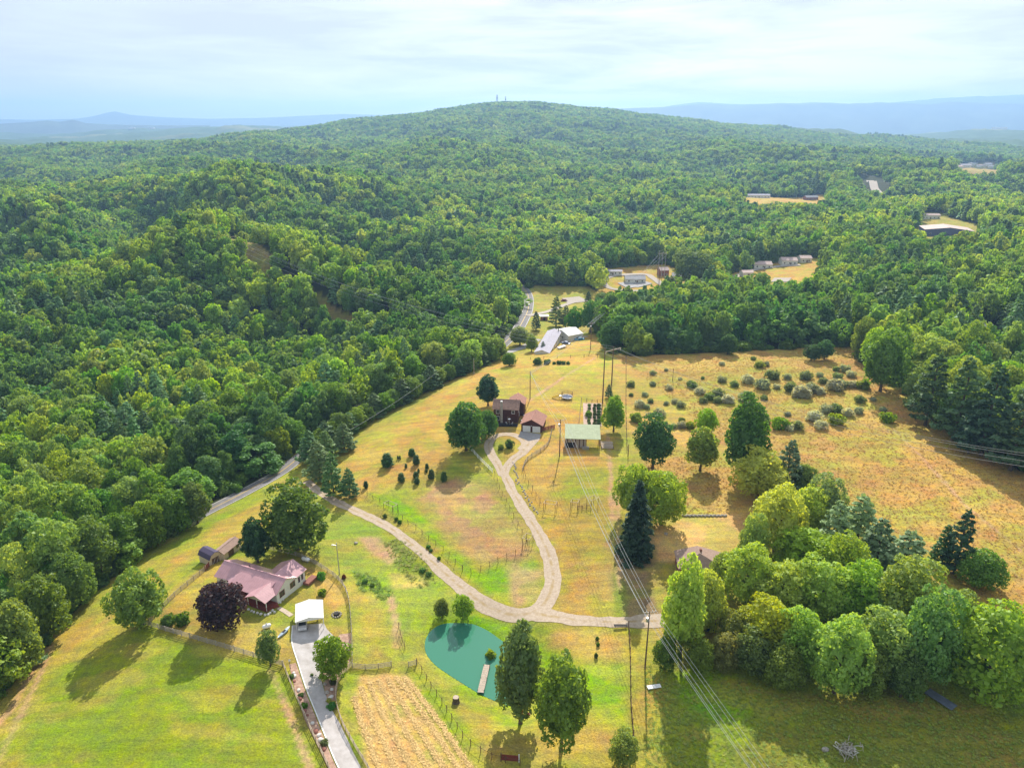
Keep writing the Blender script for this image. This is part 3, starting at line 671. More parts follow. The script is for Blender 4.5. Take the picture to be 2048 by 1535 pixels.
def ribbon(name, path, width, mat, dz=.05, cross=7, off=0.0, step=1.0, wob=0.0):
    c, nrm, w = ribbon_pts(path, width, step); V = []; n = len(c)
    j1 = (fbm(np.arange(n) / 3.0, np.zeros(n), 5, 3) - .5) * wob * 2; j2 = (fbm(np.arange(n) / 3.0, np.ones(n) * 9, 6, 3) - .5) * wob * 2
    for k in range(cross):
        s = (k / (cross - 1) - .5)
        q = c + nrm * (off + s * w + (j1 * (k == 0) + j2 * (k == cross - 1)))[:, None]
        V.append(np.column_stack([q, H(q[:, 0], q[:, 1]) + dz]))
    V = np.stack(V, 1).reshape(-1, 3)
    uv = np.stack([np.tile(np.linspace(0, 1, cross), (n, 1)), np.tile((np.arange(n) * step)[:, None], (1, cross))], 2).reshape(-1, 2)
    i = np.arange((n - 1) * (cross - 1)); r = i // (cross - 1); k = i % (cross - 1); a = r * cross + k
    F = np.stack([a, a + 1, a + cross + 1, a + cross], 1); me = new_mesh(name, V, F, mat, smooth=True)
    u = me.uv_layers.new(name='UVMap'); u.data.foreach_set('uv', uv[F.ravel()].astype(np.float32).ravel())
    return link(name, me)
def gravel_track(name, c1, c2, cm, tracks=True):
    m, t, b, N, L = mat_base(name); b.inputs['Roughness'].default_value = .95; b.inputs['Specular IOR Level'].default_value = .15
    g = N("ShaderNodeNewGeometry"); uv = N("ShaderNodeUVMap"); sx_ = N("ShaderNodeSeparateXYZ"); L(uv.outputs[0], sx_.inputs[0])
    n = N("ShaderNodeTexNoise"); n.inputs['Scale'].default_value = 1.6; n.inputs['Detail'].default_value = 8; n.inputs['Roughness'].default_value = .75; L(g.outputs['Position'], n.inputs['Vector'])
    mx = N("ShaderNodeMix"); mx.data_type = 'RGBA'; mx.inputs[6].default_value = (*c1, 1); mx.inputs[7].default_value = (*c2, 1)
    r = N("ShaderNodeMapRange"); r.inputs[1].default_value = .35; r.inputs[2].default_value = .65; L(n.outputs['Fac'], r.inputs[0]); L(r.outputs[0], mx.inputs[0])
    # the strip between the wheel tracks is weedy
    a = N("ShaderNodeMath"); a.operation = 'SUBTRACT'; a.inputs[1].default_value = .5; L(sx_.outputs[0], a.inputs[0])
    ab = N("ShaderNodeMath"); ab.operation = 'ABSOLUTE'; L(a.outputs[0], ab.inputs[0])
    r2 = N("ShaderNodeMapRange"); r2.inputs[1].default_value = .04; r2.inputs[2].default_value = .14; r2.inputs[3].default_value = .75 if tracks else 0; r2.inputs[4].default_value = 0; L(ab.outputs[0], r2.inputs[0])
    n2 = N("ShaderNodeTexNoise"); n2.inputs['Scale'].default_value = .6; n2.inputs['Detail'].default_value = 5; L(g.outputs['Position'], n2.inputs['Vector'])
    r3 = N("ShaderNodeMapRange"); r3.inputs[1].default_value = .38; r3.inputs[2].default_value = .6; L(n2.outputs['Fac'], r3.inputs[0])
    mm = N("ShaderNodeMath"); mm.operation = 'MULTIPLY'; L(r2.outputs[0], mm.inputs[0]); L(r3.outputs[0], mm.inputs[1])
    m2 = N("ShaderNodeMix"); m2.data_type = 'RGBA'; m2.inputs[7].default_value = (*cm, 1); L(mm.outputs[0], m2.inputs[0]); L(mx.outputs[2], m2.inputs[6]); L(m2.outputs[2], b.inputs['Base Color'])
    bp = N("ShaderNodeBump"); bp.inputs['Strength'].default_value = .4; bp.inputs['Distance'].default_value = .05; L(n.outputs['Fac'], bp.inputs['Height']); L(bp.outputs[0], b.inputs['Normal'])
    return m
M['gravel'] = gravel_track('gravel', (.36, .275, .20), (.52, .43, .33), (.34, .24, .10))
M['gravel_plain'] = gravel_track('gravel_plain', (.34, .29, .25), (.47, .42, .36), (.3, .3, .2), False)
M['concrete'] = simple('concrete', (.46, .435, .43), .9, .14, .45, col2=(.33, .30, .28), bump=.15, bscale=6)
M['concrete_dark'] = simple('concrete_dark', (.36, .345, .34), .9, .1, 1.2)
M['asphalt'] = simple('asphalt', (.19, .18, .18), .9, .12, .6)
M['paint'] = simple('paint', (.75, .75, .72), .7, .1, 3); M['paint_y'] = simple('paint_y', (.6, .4, .08), .7, .15, 2)
def track(name, px, width, mat='gravel', dz=.05, **k): o = ribbon(name, W(*px), width, M[mat], dz, **k); kind(o, 'structure'); return o
DRIVE = [(612, 962), (645, 987), (690, 1012), (740, 1034), (790, 1062), (835, 1097), (880, 1137), (920, 1172), (960, 1203), (1000, 1223), (1040, 1229), (1075, 1220), (1096, 1195), (1106, 1160),
         (1101, 1122), (1086, 1082), (1062, 1042), (1037, 1002), (1018, 968), (1007, 945)]
track('gravel_driveway', DRIVE, [2.4, 2.5, 2.7, 2.9, 3.1, 3.9, 4.5, 3.9, 3.2, 2.9, 2.7], wob=.45)
track('gravel_driveway', [(1005, 950), (996, 930), (982, 907), (977, 888), (992, 872), (1019, 868), (1043, 876), (1053, 890), (1046, 904), (1027, 918), (1013, 935), (1007, 952)], [2.4, 2.5, 2.9, 3.0, 2.5, 2.4, 2.8, 3.4, 3.2, 2.8, 2.6], dz=.062, wob=.2)
track('gravel_driveway', [(1046, 900), (1057, 888), (1068, 876)], 4.2, dz=.068)
track('gravel_track', [(1070, 1226), (1110, 1233), (1160, 1240), (1220, 1243), (1275, 1242), (1330, 1240)], [5.0, 3.2, 3.0, 3.2, 4.6], dz=.058, wob=.6)
cd = sheet('concrete_driveway', W((584, 1250), (648, 1246), (654, 1258), (668, 1272), (655, 1290), (645, 1320), (640, 1350), (650, 1385), (660, 1412), (682, 1450), (705, 1500), (735, 1560), (760, 1600),
                                  (712, 1600), (690, 1560), (668, 1515), (650, 1470), (632, 1425), (612, 1375), (596, 1325), (584, 1285)), M['concrete'], .06); kind(cd, 'structure')
ed = ribbon('kerb_strip', W((585, 1252), (584, 1285), (596, 1325), (612, 1375), (632, 1425), (650, 1470), (668, 1515), (690, 1560), (712, 1600)), .22, M['paint'], .12, cross=3); kind(ed, 'structure')
kind(sheet('mulch_bed', W((578, 1328), (592, 1325), (608, 1375), (628, 1425), (646, 1470), (664, 1515), (690, 1570), (672, 1570), (640, 1500), (610, 1440), (590, 1380)), simple('mulch', (.40, .27, .2), .95, .3, 1.5, col2=(.24, .14, .1)), .05), 'structure')
kind(sheet('mulch_bed', W((702, 1265), (700, 1325), (676, 1360), (672, 1400), (655, 1400), (643, 1350), (648, 1320), (665, 1290), (680, 1268)), bpy.data.materials['mulch'], .045), 'structure')
kind(sheet('garage_apron', W((1041, 862), (1082, 868), (1079, 878), (1058, 882), (1037, 874)), M['concrete_dark'], .075), 'structure')
ROAD = [(200, 1105), (300, 1065), (380, 1038), (430, 1014), (500, 978), (560, 944), (602, 912), (650, 878), (700, 846), (770, 806), (850, 764), (920, 732), (985, 703), (1015, 680), (1038, 655), (1052, 630), (1058, 607), (1056, 590), (1047, 577), (1030, 568), (1000, 560)]
kind(track('paved_road', ROAD, 6.6, 'asphalt', .08, cross=9, step=1.5), 'structure')
kind(track('edge_line', ROAD, .16, 'paint', .10, off=-2.95, cross=2, step=1.5), 'structure'); kind(track('edge_line', ROAD, .16, 'paint', .10, off=2.95, cross=2, step=1.5), 'structure')
kind(track('centre_line', ROAD, .32, 'paint_y', .10, cross=2, step=1.5), 'structure')
track('side_road', [(1054, 632), (1075, 628), (1100, 622), (1125, 612), (1145, 605), (1165, 600)], 4.5, 'gravel_plain', .3)
track('gravel_yard', [(1130, 602), (1150, 600), (1168, 598)], 16, 'gravel_plain', .25, cross=9)
track('house_drive', [(1008, 708), (1030, 700), (1055, 690), (1075, 678)], 5.0, 'concrete_dark', .12)
track('gravel_yard', [(1112, 684), (1140, 678), (1170, 672)], 6.0, 'gravel_plain', .1)
track('side_road', [(1205, 562), (1215, 574), (1240, 580), (1300, 582), (1360, 581), (1420, 579), (1445, 574)], 4.5, 'gravel_plain', .3)
track('side_road', [(1204, 564), (1215, 555), (1240, 550), (1290, 549), (1305, 556), (1325, 570)], 5.0, 'gravel_plain', .32)
track('gravel_yard', [(1245, 572), (1275, 568), (1290, 572)], 15, 'concrete_dark', .4, cross=9)
track('side_road', [(1455, 560), (1480, 550), (1510, 540), (1550, 534), (1600, 530)], 6.0, 'gravel_plain', .4)
track('gravel_yard', [(1545, 560), (1580, 560)], 14, 'gravel_plain', .35, cross=9)
track('forest_track', [(690, 660), (730, 655), (770, 652)], 4.5, 'gravel_plain', .6)
track('forest_track', [(1740, 362), (1748, 375), (1758, 388)], 12, 'gravel_plain', 1.0)
track('gravel_yard', [(1815, 470), (1850, 466), (1880, 470)], 26, 'gravel_plain', 1.0, cross=9)
ROADS_KEEP = [(W(*ROAD), 6.8), (W((690, 660), (730, 655), (770, 652)), 9), (W((1738, 355), (1748, 375), (1762, 395)), 24)]
# pond
wm, t, b, N_, L_ = mat_base('pond_water')
b.inputs['Base Color'].default_value = (.045, .20, .125, 1); b.inputs['Roughness'].default_value = .10; b.inputs['Specular IOR Level'].default_value = .5
nn = N_("ShaderNodeTexNoise"); nn.inputs['Scale'].default_value = 1.4; nn.inputs['Detail'].default_value = 3; g_ = N_("ShaderNodeNewGeometry"); L_(g_.outputs['Position'], nn.inputs['Vector'])
bp = N_("ShaderNodeBump"); bp.inputs['Strength'].default_value = .05; bp.inputs['Distance'].default_value = .03; L_(nn.outputs['Fac'], bp.inputs['Height']); L_(bp.outputs[0], b.inputs['Normal'])
pc = PONDW.mean(0); pz_ = sheet('pond_water', (PONDW - pc) * 1.012 + pc, wm, zfix=PLEV); kind(pz_, 'structure')
# ------------------------------------------------------------------ the woods
def tree(name, crown, trunk, px, py, hgt, wid, col, label, group=None, rz=None, base_h=15.0, base_w=10.0, loc=None, cat='tree'):
    p = at(px, py) if loc is None else Vector(loc)
    t = thing(name, label, cat, p, random.random() * 6.28 if rz is None else rz, group)
    s = hgt / base_h; q = wid / base_w; t.scale = (q, q, s)
    link('crown', crown, t, color=col)
    if trunk: link('trunk', trunk, t)
    return t
rs = np.random.RandomState(5)
def scatter():
    """places for woodland trees on the ground plane: about 8 m apart, a little wider far away"""
    out = []
    for (r0, r1, sp) in ((70, 330, 8.0), (330, 700, 8.4), (700, 1300, 9.2), (1300, 2100, 10.5), (2100, 3650, 12.0)):
        x1 = r1 * math.sin(.74) + 40
        nx = int(2 * x1 / sp); ny = int(r1 / (sp * .87))
        gx, gy = np.meshgrid((np.arange(nx) - nx / 2) * sp, np.arange(ny) * sp * .87)
        gx = gx + (np.arange(ny)[:, None] % 2) * sp * .5
        x = gx.ravel() + rs.uniform(-.36, .36, gx.size) * sp; y = gy.ravel() + rs.uniform(-.36, .36, gx.size) * sp
        d = np.hypot(x, y); m = (d > r0) & (d <= r1) & (np.abs(np.arctan2(x, y)) < .70 + 14 / np.maximum(d, 50)) & (y > 30)
        out.append(np.stack([x[m], y[m]], 1))
    return np.concatenate(out)
S = scatter(); S = S[~is_open(S[:, 0], S[:, 1])]
for q_, w_ in ROADS_KEEP: S = S[polydist(S[:, 0], S[:, 1], q_) > w_]
sx, sy = S[:, 0], S[:, 1]; sz = H(sx, sy); sd_ = np.hypot(sx, sy)
# leave out what other hills hide altogether
ua = np.linspace(-.85, .85, 700); da = np.exp(np.linspace(math.log(60), math.log(3700), 420))
UU, DD = np.meshgrid(ua, da); el = (H(np.sin(UU) * DD, np.cos(UU) * DD) + 11 - CAM_H) / DD
hor = np.maximum.accumulate(el, 0)
iu = np.clip(((np.arctan2(sx, sy) + .85) / 1.7 * 699).astype(int), 0, 699); iv = np.clip((np.log(sd_ / 60) / math.log(3700 / 60) * 419).astype(int) - 3, 0, 419)
vis = ((sz + 19 - CAM_H) / sd_ > hor[iv, iu]) | (sd_ < 420)
keep = vis; sx, sy, sz, sd_ = sx[keep], sy[keep], sz[keep], sd_[keep]
ppx, ppy = proj(sx, sy, sz + 9)
inv = (ppx > -60) & (ppx < 2108) & (ppy > -50) & (ppy < 1600)
n = len(sx)
patch = fbm(sx / 60, sy / 60, 201, 3); rnd = rs.rand(n)
pine = (fbm(sx / 38, sy / 38, 211, 3) > .70) | (rnd < .03)
hgt = 11.0 + 9.0 * rs.rand(n) ** 1.2 + 3.0 * (patch - .5); wid = 7.6 + 7.0 * rs.rand(n) ** 1.5 + sstep(700, 2500, sd_) * 3.0
hgt[pine] *= 1.08; wid[pine] *= .8
edge = np.full(n, 99.0); hgt = hgt + 2.5 * ((sx > 40) & (sy > 230) & (sy < 420))
mm = sd_ < 450
edge[mm] = polydist(sx[mm], sy[mm], OPEN[0], True)
hgt = np.where(edge < 6, hgt * .78, hgt)
tone = np.clip(((patch - .5) * 3.2 + rs.normal(0, .42, n)) * (1 - .5 * sstep(700, 1800, sd_)), -1, 1)
def tone_col(t, p):
    a = np.array(C_MID); b = np.array(C_BRIGHT); c = np.array(C_DARK)
    if p: return tuple(np.array(C_PINE) * (1 + .25 * t))
    return tuple(a + (b - a) * t) if t > 0 else tuple(a + (c - a) * -t)
near = np.where(inv & (sd_ < 330))[0]
rank = near[np.argsort(sd_[near] / wid[near])]
left = sx < 0
nb = [i for i in rank if not pine[i]][:225]; npn = [i for i in rank if pine[i]][:110]
indiv = set(nb) | set(npn)
def wood_place(x, y):
    px, py = proj(x, y, 8)
    row = ['at the top', 'high up', 'midway', 'low down', 'at the foot'][int(np.clip((py - 560) / 110, 0, 4))]
    if x < 12:
        if px > 640: return row + ' in the strip by the valley road'
        col = ['frame edge', 'near edge', 'inner side', 'nearer the road', 'by the road', 'above the field'][int(np.clip(px / 110, 0, 5))]
        return f'{row} in the left wood, {col}'
    col = ['left end', 'left half', 'middle', 'right half', 'right end'][int(np.clip((px - 1180) / 130, 0, 4))]
    if px < 1760 and py < 720: return f'{row} in the tree wall, {col}'
    return f'{row} in the wood right of the dry meadow'
for i in sorted(indiv):
    t = tone[i]; pl = wood_place(sx[i], sy[i])
    sz_ = 'tall' if hgt[i] > 17.4 else ('low' if hgt[i] < 13.6 else ''); sz_ = sz_ + (' wide' if wid[i] > 11.6 else (' slim' if wid[i] < 9.6 else '')); sz_ = sz_.strip() or 'average'
    if pine[i]:
        lab = f'{sz_} feathery pine {pl}'
        tree('pine_tree', PINE[i % 2], TRUNK_C, 0, 0, hgt[i], wid[i] * 1.2, tone_col(t, True), lab, 'pines ' + pl, base_h=16, base_w=7.6, loc=(sx[i], sy[i], sz[i] - .2))
    else:
        tn = 'yellow-green' if t > .45 else ('fresh green' if t > .1 else ('deep green' if t < -.35 else 'mid green'))
        lab = f'{sz_} {tn} tree {pl}'.replace('middling ', '', 1) if len(f'{sz_} {tn} tree {pl}'.split()) > 16 else f'{sz_} {tn} tree {pl}'
        tree('broadleaf_tree', (BROAD[:4] + TALLB + WOODB)[i % 9], TRUNKS[i % 3], 0, 0, hgt[i], wid[i], tone_col(t, False), lab, f'broadleaf trees {pl}', base_h=14.5, base_w=10, loc=(sx[i], sy[i], sz[i] - .2))

# the rest of the woods: one mass, a point for every further tree, crowns set on the points
def instancer(name, pts, scl, rot, idx, protos, color, label=None):
    me = bpy.data.meshes.new(name); me.vertices.add(len(pts)); me.vertices.foreach_set('co', np.asarray(pts, np.float32).ravel())
    a = me.attributes.new('scl', 'FLOAT_VECTOR', 'POINT'); a.data.foreach_set('vector', np.asarray(scl, np.float32).ravel())
    a = me.attributes.new('rot', 'FLOAT_VECTOR', 'POINT'); a.data.foreach_set('vector', np.asarray(rot, np.float32).ravel())
    a = me.attributes.new('idx', 'INT', 'POINT'); a.data.foreach_set('value', np.asarray(idx, np.int32))
    me.update()
    o = link(name, me, color=color)
    g = bpy.data.node_groups.new(name, 'GeometryNodeTree')
    g.interface.new_socket('Geometry', in_out='INPUT', socket_type='NodeSocketGeometry')
    g.interface.new_socket('Geometry', in_out='OUTPUT', socket_type='NodeSocketGeometry')
    N = g.nodes.new; L = g.links.new
    gi = N('NodeGroupInput'); go = N('NodeGroupOutput'); jn = N('GeometryNodeJoinGeometry')
    for p in reversed(protos):
        oi = N('GeometryNodeObjectInfo'); oi.inputs['Object'].default_value = p; oi.inputs['As Instance'].default_value = True; oi.transform_space = 'ORIGINAL'
        L(oi.outputs['Geometry'], jn.inputs[0])
    ip = N('GeometryNodeInstanceOnPoints'); ip.inputs['Pick Instance'].default_value = True
    def attr(nm, ty):
        k = N('GeometryNodeInputNamedAttribute'); k.data_type = ty; k.inputs['Name'].default_value = nm; return k.outputs[0]
    L(gi.outputs[0], ip.inputs['Points']); L(jn.outputs[0], ip.inputs['Instance'])
    L(attr('idx', 'INT'), ip.inputs['Instance Index']); L(attr('rot', 'FLOAT_VECTOR'), ip.inputs['Rotation']); L(attr('scl', 'FLOAT_VECTOR'), ip.inputs['Scale'])
    L(ip.outputs[0], go.inputs[0])
    md = o.modifiers.new('trees', 'NODES'); md.node_group = g
    kind(o, 'stuff', label); return o
ind = np.zeros(n, bool); ind[list(indiv)] = True
rest = ~ind
# trees that stand alone in view in the middle distance also lend their crowns to the masses behind
def lender(mesh, i, name, hb, wb, label):
    t = thing(name, label, 'tree', (sx[i], sy[i], sz[i] - .2), 0); t.scale = (wid[i] / wb, wid[i] / wb, hgt[i] / hb)
    c = link('crown', mesh, t, color=tone_col(tone[i], 'pine' in name)); link('trunk', TRUNK_C if 'pine' in name else TRUNKS[0], t); rest[i] = False
    return c
midi = [i for i in np.argsort(sd_) if inv[i] and not ind[i] and sd_[i] > 350]
mb_ = [i for i in midi if not pine[i]]; mc_ = [i for i in midi if pine[i]]
MB_ = [lender(mh, mb_[k * 9], 'broadleaf_tree', 13.4, 9.6, ['rounded', 'knobbly', 'broad', 'slightly leaning'][k] + ' green tree in the wooded valley beyond the houses') for k, mh in enumerate(MIDB)]
MC_ = [lender(MIDC[0], mc_[4], 'pine_tree', 16, 7, 'dark feathery pine in the wooded valley beyond the houses')]
fari = [i for i in np.argsort(sd_) if inv[i] and not ind[i] and sd_[i] > 640]
fb_ = [i for i in fari if not pine[i]]; fc_ = [i for i in fari if pine[i]]
FB_ = [lender(mh, fb_[k * 9], 'broadleaf_tree', 12, 9.2, ['smallest', 'second', 'third', 'widest'][k] + ' small green treetop on the lower slope of the wooded hill') for k, mh in enumerate(FARB)]
FC_ = [lender(FARC[0], fc_[4], 'pine_tree', 15, 6.4, 'small dark pine on the lower slope of the wooded hill')]
for g_ in (MB_, FB_):
    for c in g_: c.parent['group'] = 'broadleaf trees of the middle distance' if g_ is MB_ else 'treetops of the lower hill slope'
cls = np.digitize(tone, [-.55, -.15, .25, .65])
COLS = [tone_col(v, False) for v in (-.8, -.35, .05, .45, .9)]
for lod, (m0, protoB, protoC, hb, wb, hc, wc, nm) in enumerate(((sd_ < 640, MB_, MC_, 13.4, 9.6, 16, 7, 'valley_forest'), (sd_ >= 640, FB_, FC_, 12, 9.2, 15, 6.4, 'hillside_forest'))):
    for k in range(5):
        m = rest & m0 & ~pine & (cls == k); c = m.sum()
        s = np.stack([wid[m] / wb, wid[m] / wb * rs.uniform(.72, 1.25, c), hgt[m] / hb], 1)
        instancer(nm, np.stack([sx[m], sy[m], sz[m] - .3], 1), s, np.stack([rs.normal(0, .05, c), rs.normal(0, .05, c), rs.rand(c) * 6.28], 1), rs.randint(0, len(protoB), c), protoB, COLS[k],
                  'dense broadleaf woodland covering the hills')
    m = rest & m0 & pine; c = m.sum()
    s = np.stack([wid[m] * 1.25 / wc, wid[m] * 1.25 / wc, hgt[m] / hc], 1)
    instancer('pine_' + nm, np.stack([sx[m], sy[m], sz[m] - .3], 1), s, np.stack([np.zeros(c), np.zeros(c), rs.rand(c) * 6.28], 1), np.zeros(c, int), protoC, C_PINE, 'pines mixed into the wooded hills')
print('trees', n, 'indiv', len(indiv))
# ------------------------------------------------------------------ buildings
M['roof_purple'] = simple('roof_purple', (.40, .215, .27), .38, .06, .5, spec=.6)
def ribbed(name, col, pitch, axis=0, rough=.4, spec=.5, depth=.4, dark=.82, var=.06):
    """sheet metal or boards: a fine raised line every PITCH metres along the object's own axis"""
    m, t, b, N, L = mat_base(name); b.inputs['Roughness'].default_value = rough; b.inputs['Specular IOR Level'].default_value = spec
    tc = N("ShaderNodeTexCoord"); s = N("ShaderNodeSeparateXYZ"); L(tc.outputs['Object'], s.inputs[0])
    a = N("ShaderNodeMath"); a.operation = 'MULTIPLY'; a.inputs[1].default_value = 1 / pitch; L(s.outputs[axis], a.inputs[0])
    f = N("ShaderNodeMath"); f.operation = 'FRACT'; L(a.outputs[0], f.inputs[0])
    r = N("ShaderNodeMapRange"); r.inputs[1].default_value = .0; r.inputs[2].default_value = .16; r.inputs[3].default_value = dark; r.inputs[4].default_value = 1; L(f.outputs[0], r.inputs[0])
    n = N("ShaderNodeTexNoise"); n.inputs['Scale'].default_value = .9; n.inputs['Detail'].default_value = 6; L(tc.outputs['Object'], n.inputs['Vector'])
    r2 = N("ShaderNodeMapRange"); r2.inputs[1].default_value = .3; r2.inputs[2].default_value = .7; r2.inputs[3].default_value = 1 - 2 * var; r2.inputs[4].default_value = 1 + var; L(n.outputs['Fac'], r2.inputs[0])
    k = N("ShaderNodeMath"); k.operation = 'MULTIPLY'; L(r.outputs[0], k.inputs[0]); L(r2.outputs[0], k.inputs[1])
    v = N("ShaderNodeVectorMath"); v.operation = 'SCALE'; v.inputs[0].default_value = col; L(k.outputs[0], v.inputs['Scale']); L(v.outputs[0], b.inputs['Base Color'])
    bp = N("ShaderNodeBump"); bp.inputs['Strength'].default_value = depth; bp.inputs['Distance'].default_value = .04; L(r.outputs[0], bp.inputs['Height']); L(bp.outputs[0], b.inputs['Normal'])
    return m
M['metal_purple'] = ribbed('metal_purple', (.49, .275, .295), .6, 0, .26, .55); M['metal_purple_y'] = ribbed('metal_purple_y', (.49, .275, .295), .6, 1, .26, .55)
M['siding_white'] = ribbed('siding_white', (.72, .72, .66), .22, 2, .7, .3, .3, .88); M['siding_cream'] = ribbed('siding_cream', (.62, .52, .42), .3, 0, .7, .3, .3, .8)
M['metal_white'] = ribbed('metal_white', (.74, .74, .72), .5, 1, .7, .2, .3, .92); M['metal_white_x'] = ribbed('metal_white_x', (.44, .42, .48), .6, 0, .85, .15, .3, .9)
M['metal_green'] = ribbed('metal_green', (.42, .47, .31), .75, 0, .9, .1, .3, .9); M['log_brown'] = ribbed('log_brown', (.085, .03, .022), .26, 2, .75, .3, .7, .5)
M['shingle_brown'] = simple('shingle_brown', (.30, .19, .145), .95, .14, 1.6, bump=.3, bscale=9); M['shingle_red'] = simple('shingle_red', (.36, .185, .14), .95, .12, 1.6, bump=.3, bscale=9)
M['shingle_dark'] = simple('shingle_dark', (.085, .07, .12), .9, .1, 2.5); M['shingle_tan'] = simple('shingle_tan', (.36, .25, .2), .95, .12, 2.5)
M['wood_red'] = simple('wood_red', (.25, .055, .04), .7, .2, 4); M['wood_grey'] = simple('wood_grey', (.44, .39, .33), .85, .22, 5, stretch=(1, 1, 6)); M['wood_brown'] = simple('wood_brown', (.17, .10, .06), .85, .25, 6)
M['wood_pale'] = simple('wood_pale', (.52, .42, .32), .85, .18, 4); M['white'] = simple('white', (.8, .8, .78), .6, .05, 3); M['glass'] = simple('glass', (.02, .03, .045), .08, .1, 1, spec=.8)
M['dark'] = simple('dark', (.03, .028, .03), .8, .2, 3); M['steel'] = simple('steel', (.45, .46, .48), .4, .1, 3, metal=.6); M['stone'] = simple('stone', (.42, .38, .33), .9, .25, 3, bump=.4)
M['stone_white'] = simple('stone_white', (.7, .68, .64), .9, .15, 3); M['pole_wood'] = simple('pole_wood', (.20, .135, .09), .9, .2, 3, stretch=(1, 1, .2)); M['wire'] = simple('wire', (.62, .62, .60), .35, .05, 1, metal=.5)
M['brick_red'] = simple('brick_red', (.30, .13, .1), .9, .15, 4)
def wall_box(parent, x0, x1, y0, y1, h, mat, ridge=None, hr=0.0, name='wall', z0=-.9):
    """walls as one closed shell; with RIDGE 'x' or 'y' the end walls rise to a gable of height HR"""
    mb = MB(); mb.box(x0, x1, y0, y1, z0, h)
    if ridge == 'x':
        yc = (y0 + y1) / 2
        mb.add([(x0, y0, h), (x1, y0, h), (x1, y1, h), (x0, y1, h), (x0, yc, h + hr), (x1, yc, h + hr)], [(0, 4, 3), (1, 2, 5), (0, 1, 5, 4), (3, 4, 5, 2)])
    if ridge == 'y':
        xc = (x0 + x1) / 2
        mb.add([(x0, y0, h), (x1, y0, h), (x1, y1, h), (x0, y1, h), (xc, y0, h + hr), (xc, y1, h + hr)], [(0, 1, 4), (2, 3, 5), (1, 2, 5, 4), (3, 0, 4, 5)])
    return mb.build(name, mat, parent)
def gable_roof(parent, x0, x1, y0, y1, h, hr, mat, ridge='x', o=.4, og=.35, t=.12, name='roof', fascia=None):
    mb = MB(); e = .02
    if ridge == 'x':
        yc = (y0 + y1) / 2; s = hr / (yc - y0); a = o * s
        mb.slab([(x0 - og, y0 - o, h - a + e), (x1 + og, y0 - o, h - a + e), (x1 + og, yc, h + hr + e), (x0 - og, yc, h + hr + e)], t)
        mb.slab([(x0 - og, yc + .002, h + hr + e), (x1 + og, yc + .002, h + hr + e), (x1 + og, y1 + o, h - a + e), (x0 - og, y1 + o, h - a + e)], t)
    else:
        xc = (x0 + x1) / 2; s = hr / (xc - x0); a = o * s
        mb.slab([(x0 - o, y0 - og, h - a + e), (xc, y0 - og, h + hr + e), (xc, y1 + og, h + hr + e), (x0 - o, y1 + og, h - a + e)], t)
        mb.slab([(xc + .002, y0 - og, h + hr + e), (x1 + o, y0 - og, h - a + e), (x1 + o, y1 + og, h - a + e), (xc + .002, y1 + og, h + hr + e)], t)
    # lift so that the slabs lie on the walls
    for i, v in enumerate(mb.v): mb.v[i] = (v[0], v[1], v[2] + t)
    r = mb.build(name, mat, parent)
    if ridge == 'x': MB().bar((x0 - og, yc, h + hr + t + .03), (x1 + og, yc, h + hr + t + .03), .28, .06).build('ridge_cap', fascia or mat, r)
    else: MB().bar((xc, y0 - og, h + hr + t + .03), (xc, y1 + og, h + hr + t + .03), .28, .06).build('ridge_cap', fascia or mat, r)
    return r
def window(parent, x, y, z, w, h, face, frame='white', nm='window', mull=1, glass='glass'):
    """face: 'x-','x+','y-','y+' = the wall it is set in"""
    ax = face[0]; s = -1 if face[1] == '-' else 1; d = .05
    def bx(mb, u0, u1, z0, z1, n0, n1):
        if ax == 'x': mb.box(min(x + s * n0, x + s * n1), max(x + s * n0, x + s * n1), y + u0, y + u1, z0, z1)
        else: mb.box(x + u0, x + u1, min(y + s * n0, y + s * n1), max(y + s * n0, y + s * n1), z0, z1)
    f = MB(); t = .09
    bx(f, -w / 2 - t, -w / 2, z - t, z + h + t, -.03, d); bx(f, w / 2, w / 2 + t, z - t, z + h + t, -.03, d); bx(f, -w / 2, w / 2, z - t, z, -.03, d); bx(f, -w / 2, w / 2, z + h, z + h + t, -.03, d)
    for k in range(mull): u = -w / 2 + w * (k + 1) / (mull + 1); bx(f, u - .03, u + .03, z, z + h, -.03, d * .8)
    fo = f.build(nm, M[frame], parent); g = MB(); bx(g, -w / 2, w / 2, z, z + h, -.02, .012); g.build('pane', M[glass], fo); return fo
def door(parent, x, y, w, h, face, mat='white', nm='door', z=0.0, rows=0):
    ax = face[0]; s = -1 if face[1] == '-' else 1; mb = MB(); n0, n1 = -.02, .05
    def bx(u0, u1, z0, z1, a, b_):
        if ax == 'x': mb.box(min(x + s * a, x + s * b_), max(x + s * a, x + s * b_), y + u0, y + u1, z0, z1)
        else: mb.box(x + u0, x + u1, min(y + s * a, y + s * b_), max(y + s * a, y + s * b_), z0, z1)
    if rows:
        for k in range(rows): bx(-w / 2, w / 2, z + h * k / rows + .015, z + h * (k + 1) / rows - .015, n0, n1)
    else: bx(-w / 2, w / 2, z, z + h, n0, n1)
    return mb.build(nm, M[mat], parent)
def place(px, py): return at(px, py)

# --- the ranch house with the purple metal roof
hx, hy = -50.1, 131.9
z0 = float(H(-54, 130)) - .1
RH = thing('ranch_house', 'white ranch house under a purple metal roof with red porch', 'house', (hx, hy, z0), math.radians(-23))
hw = 2.75; yf, yb = -3.2, 3.2; HR = 1.75
wall_box(RH, -17, 0, yf, yb, hw, M['siding_white'], 'x', HR)
wall_box(RH, -6.5, -.003, yb + .003, 6.3, hw, M['siding_white'], None, 0, 'wing_wall')
gable_roof(RH, -17, 0, yf, yb, hw, HR, M['metal_purple'], 'x', .45, .35)
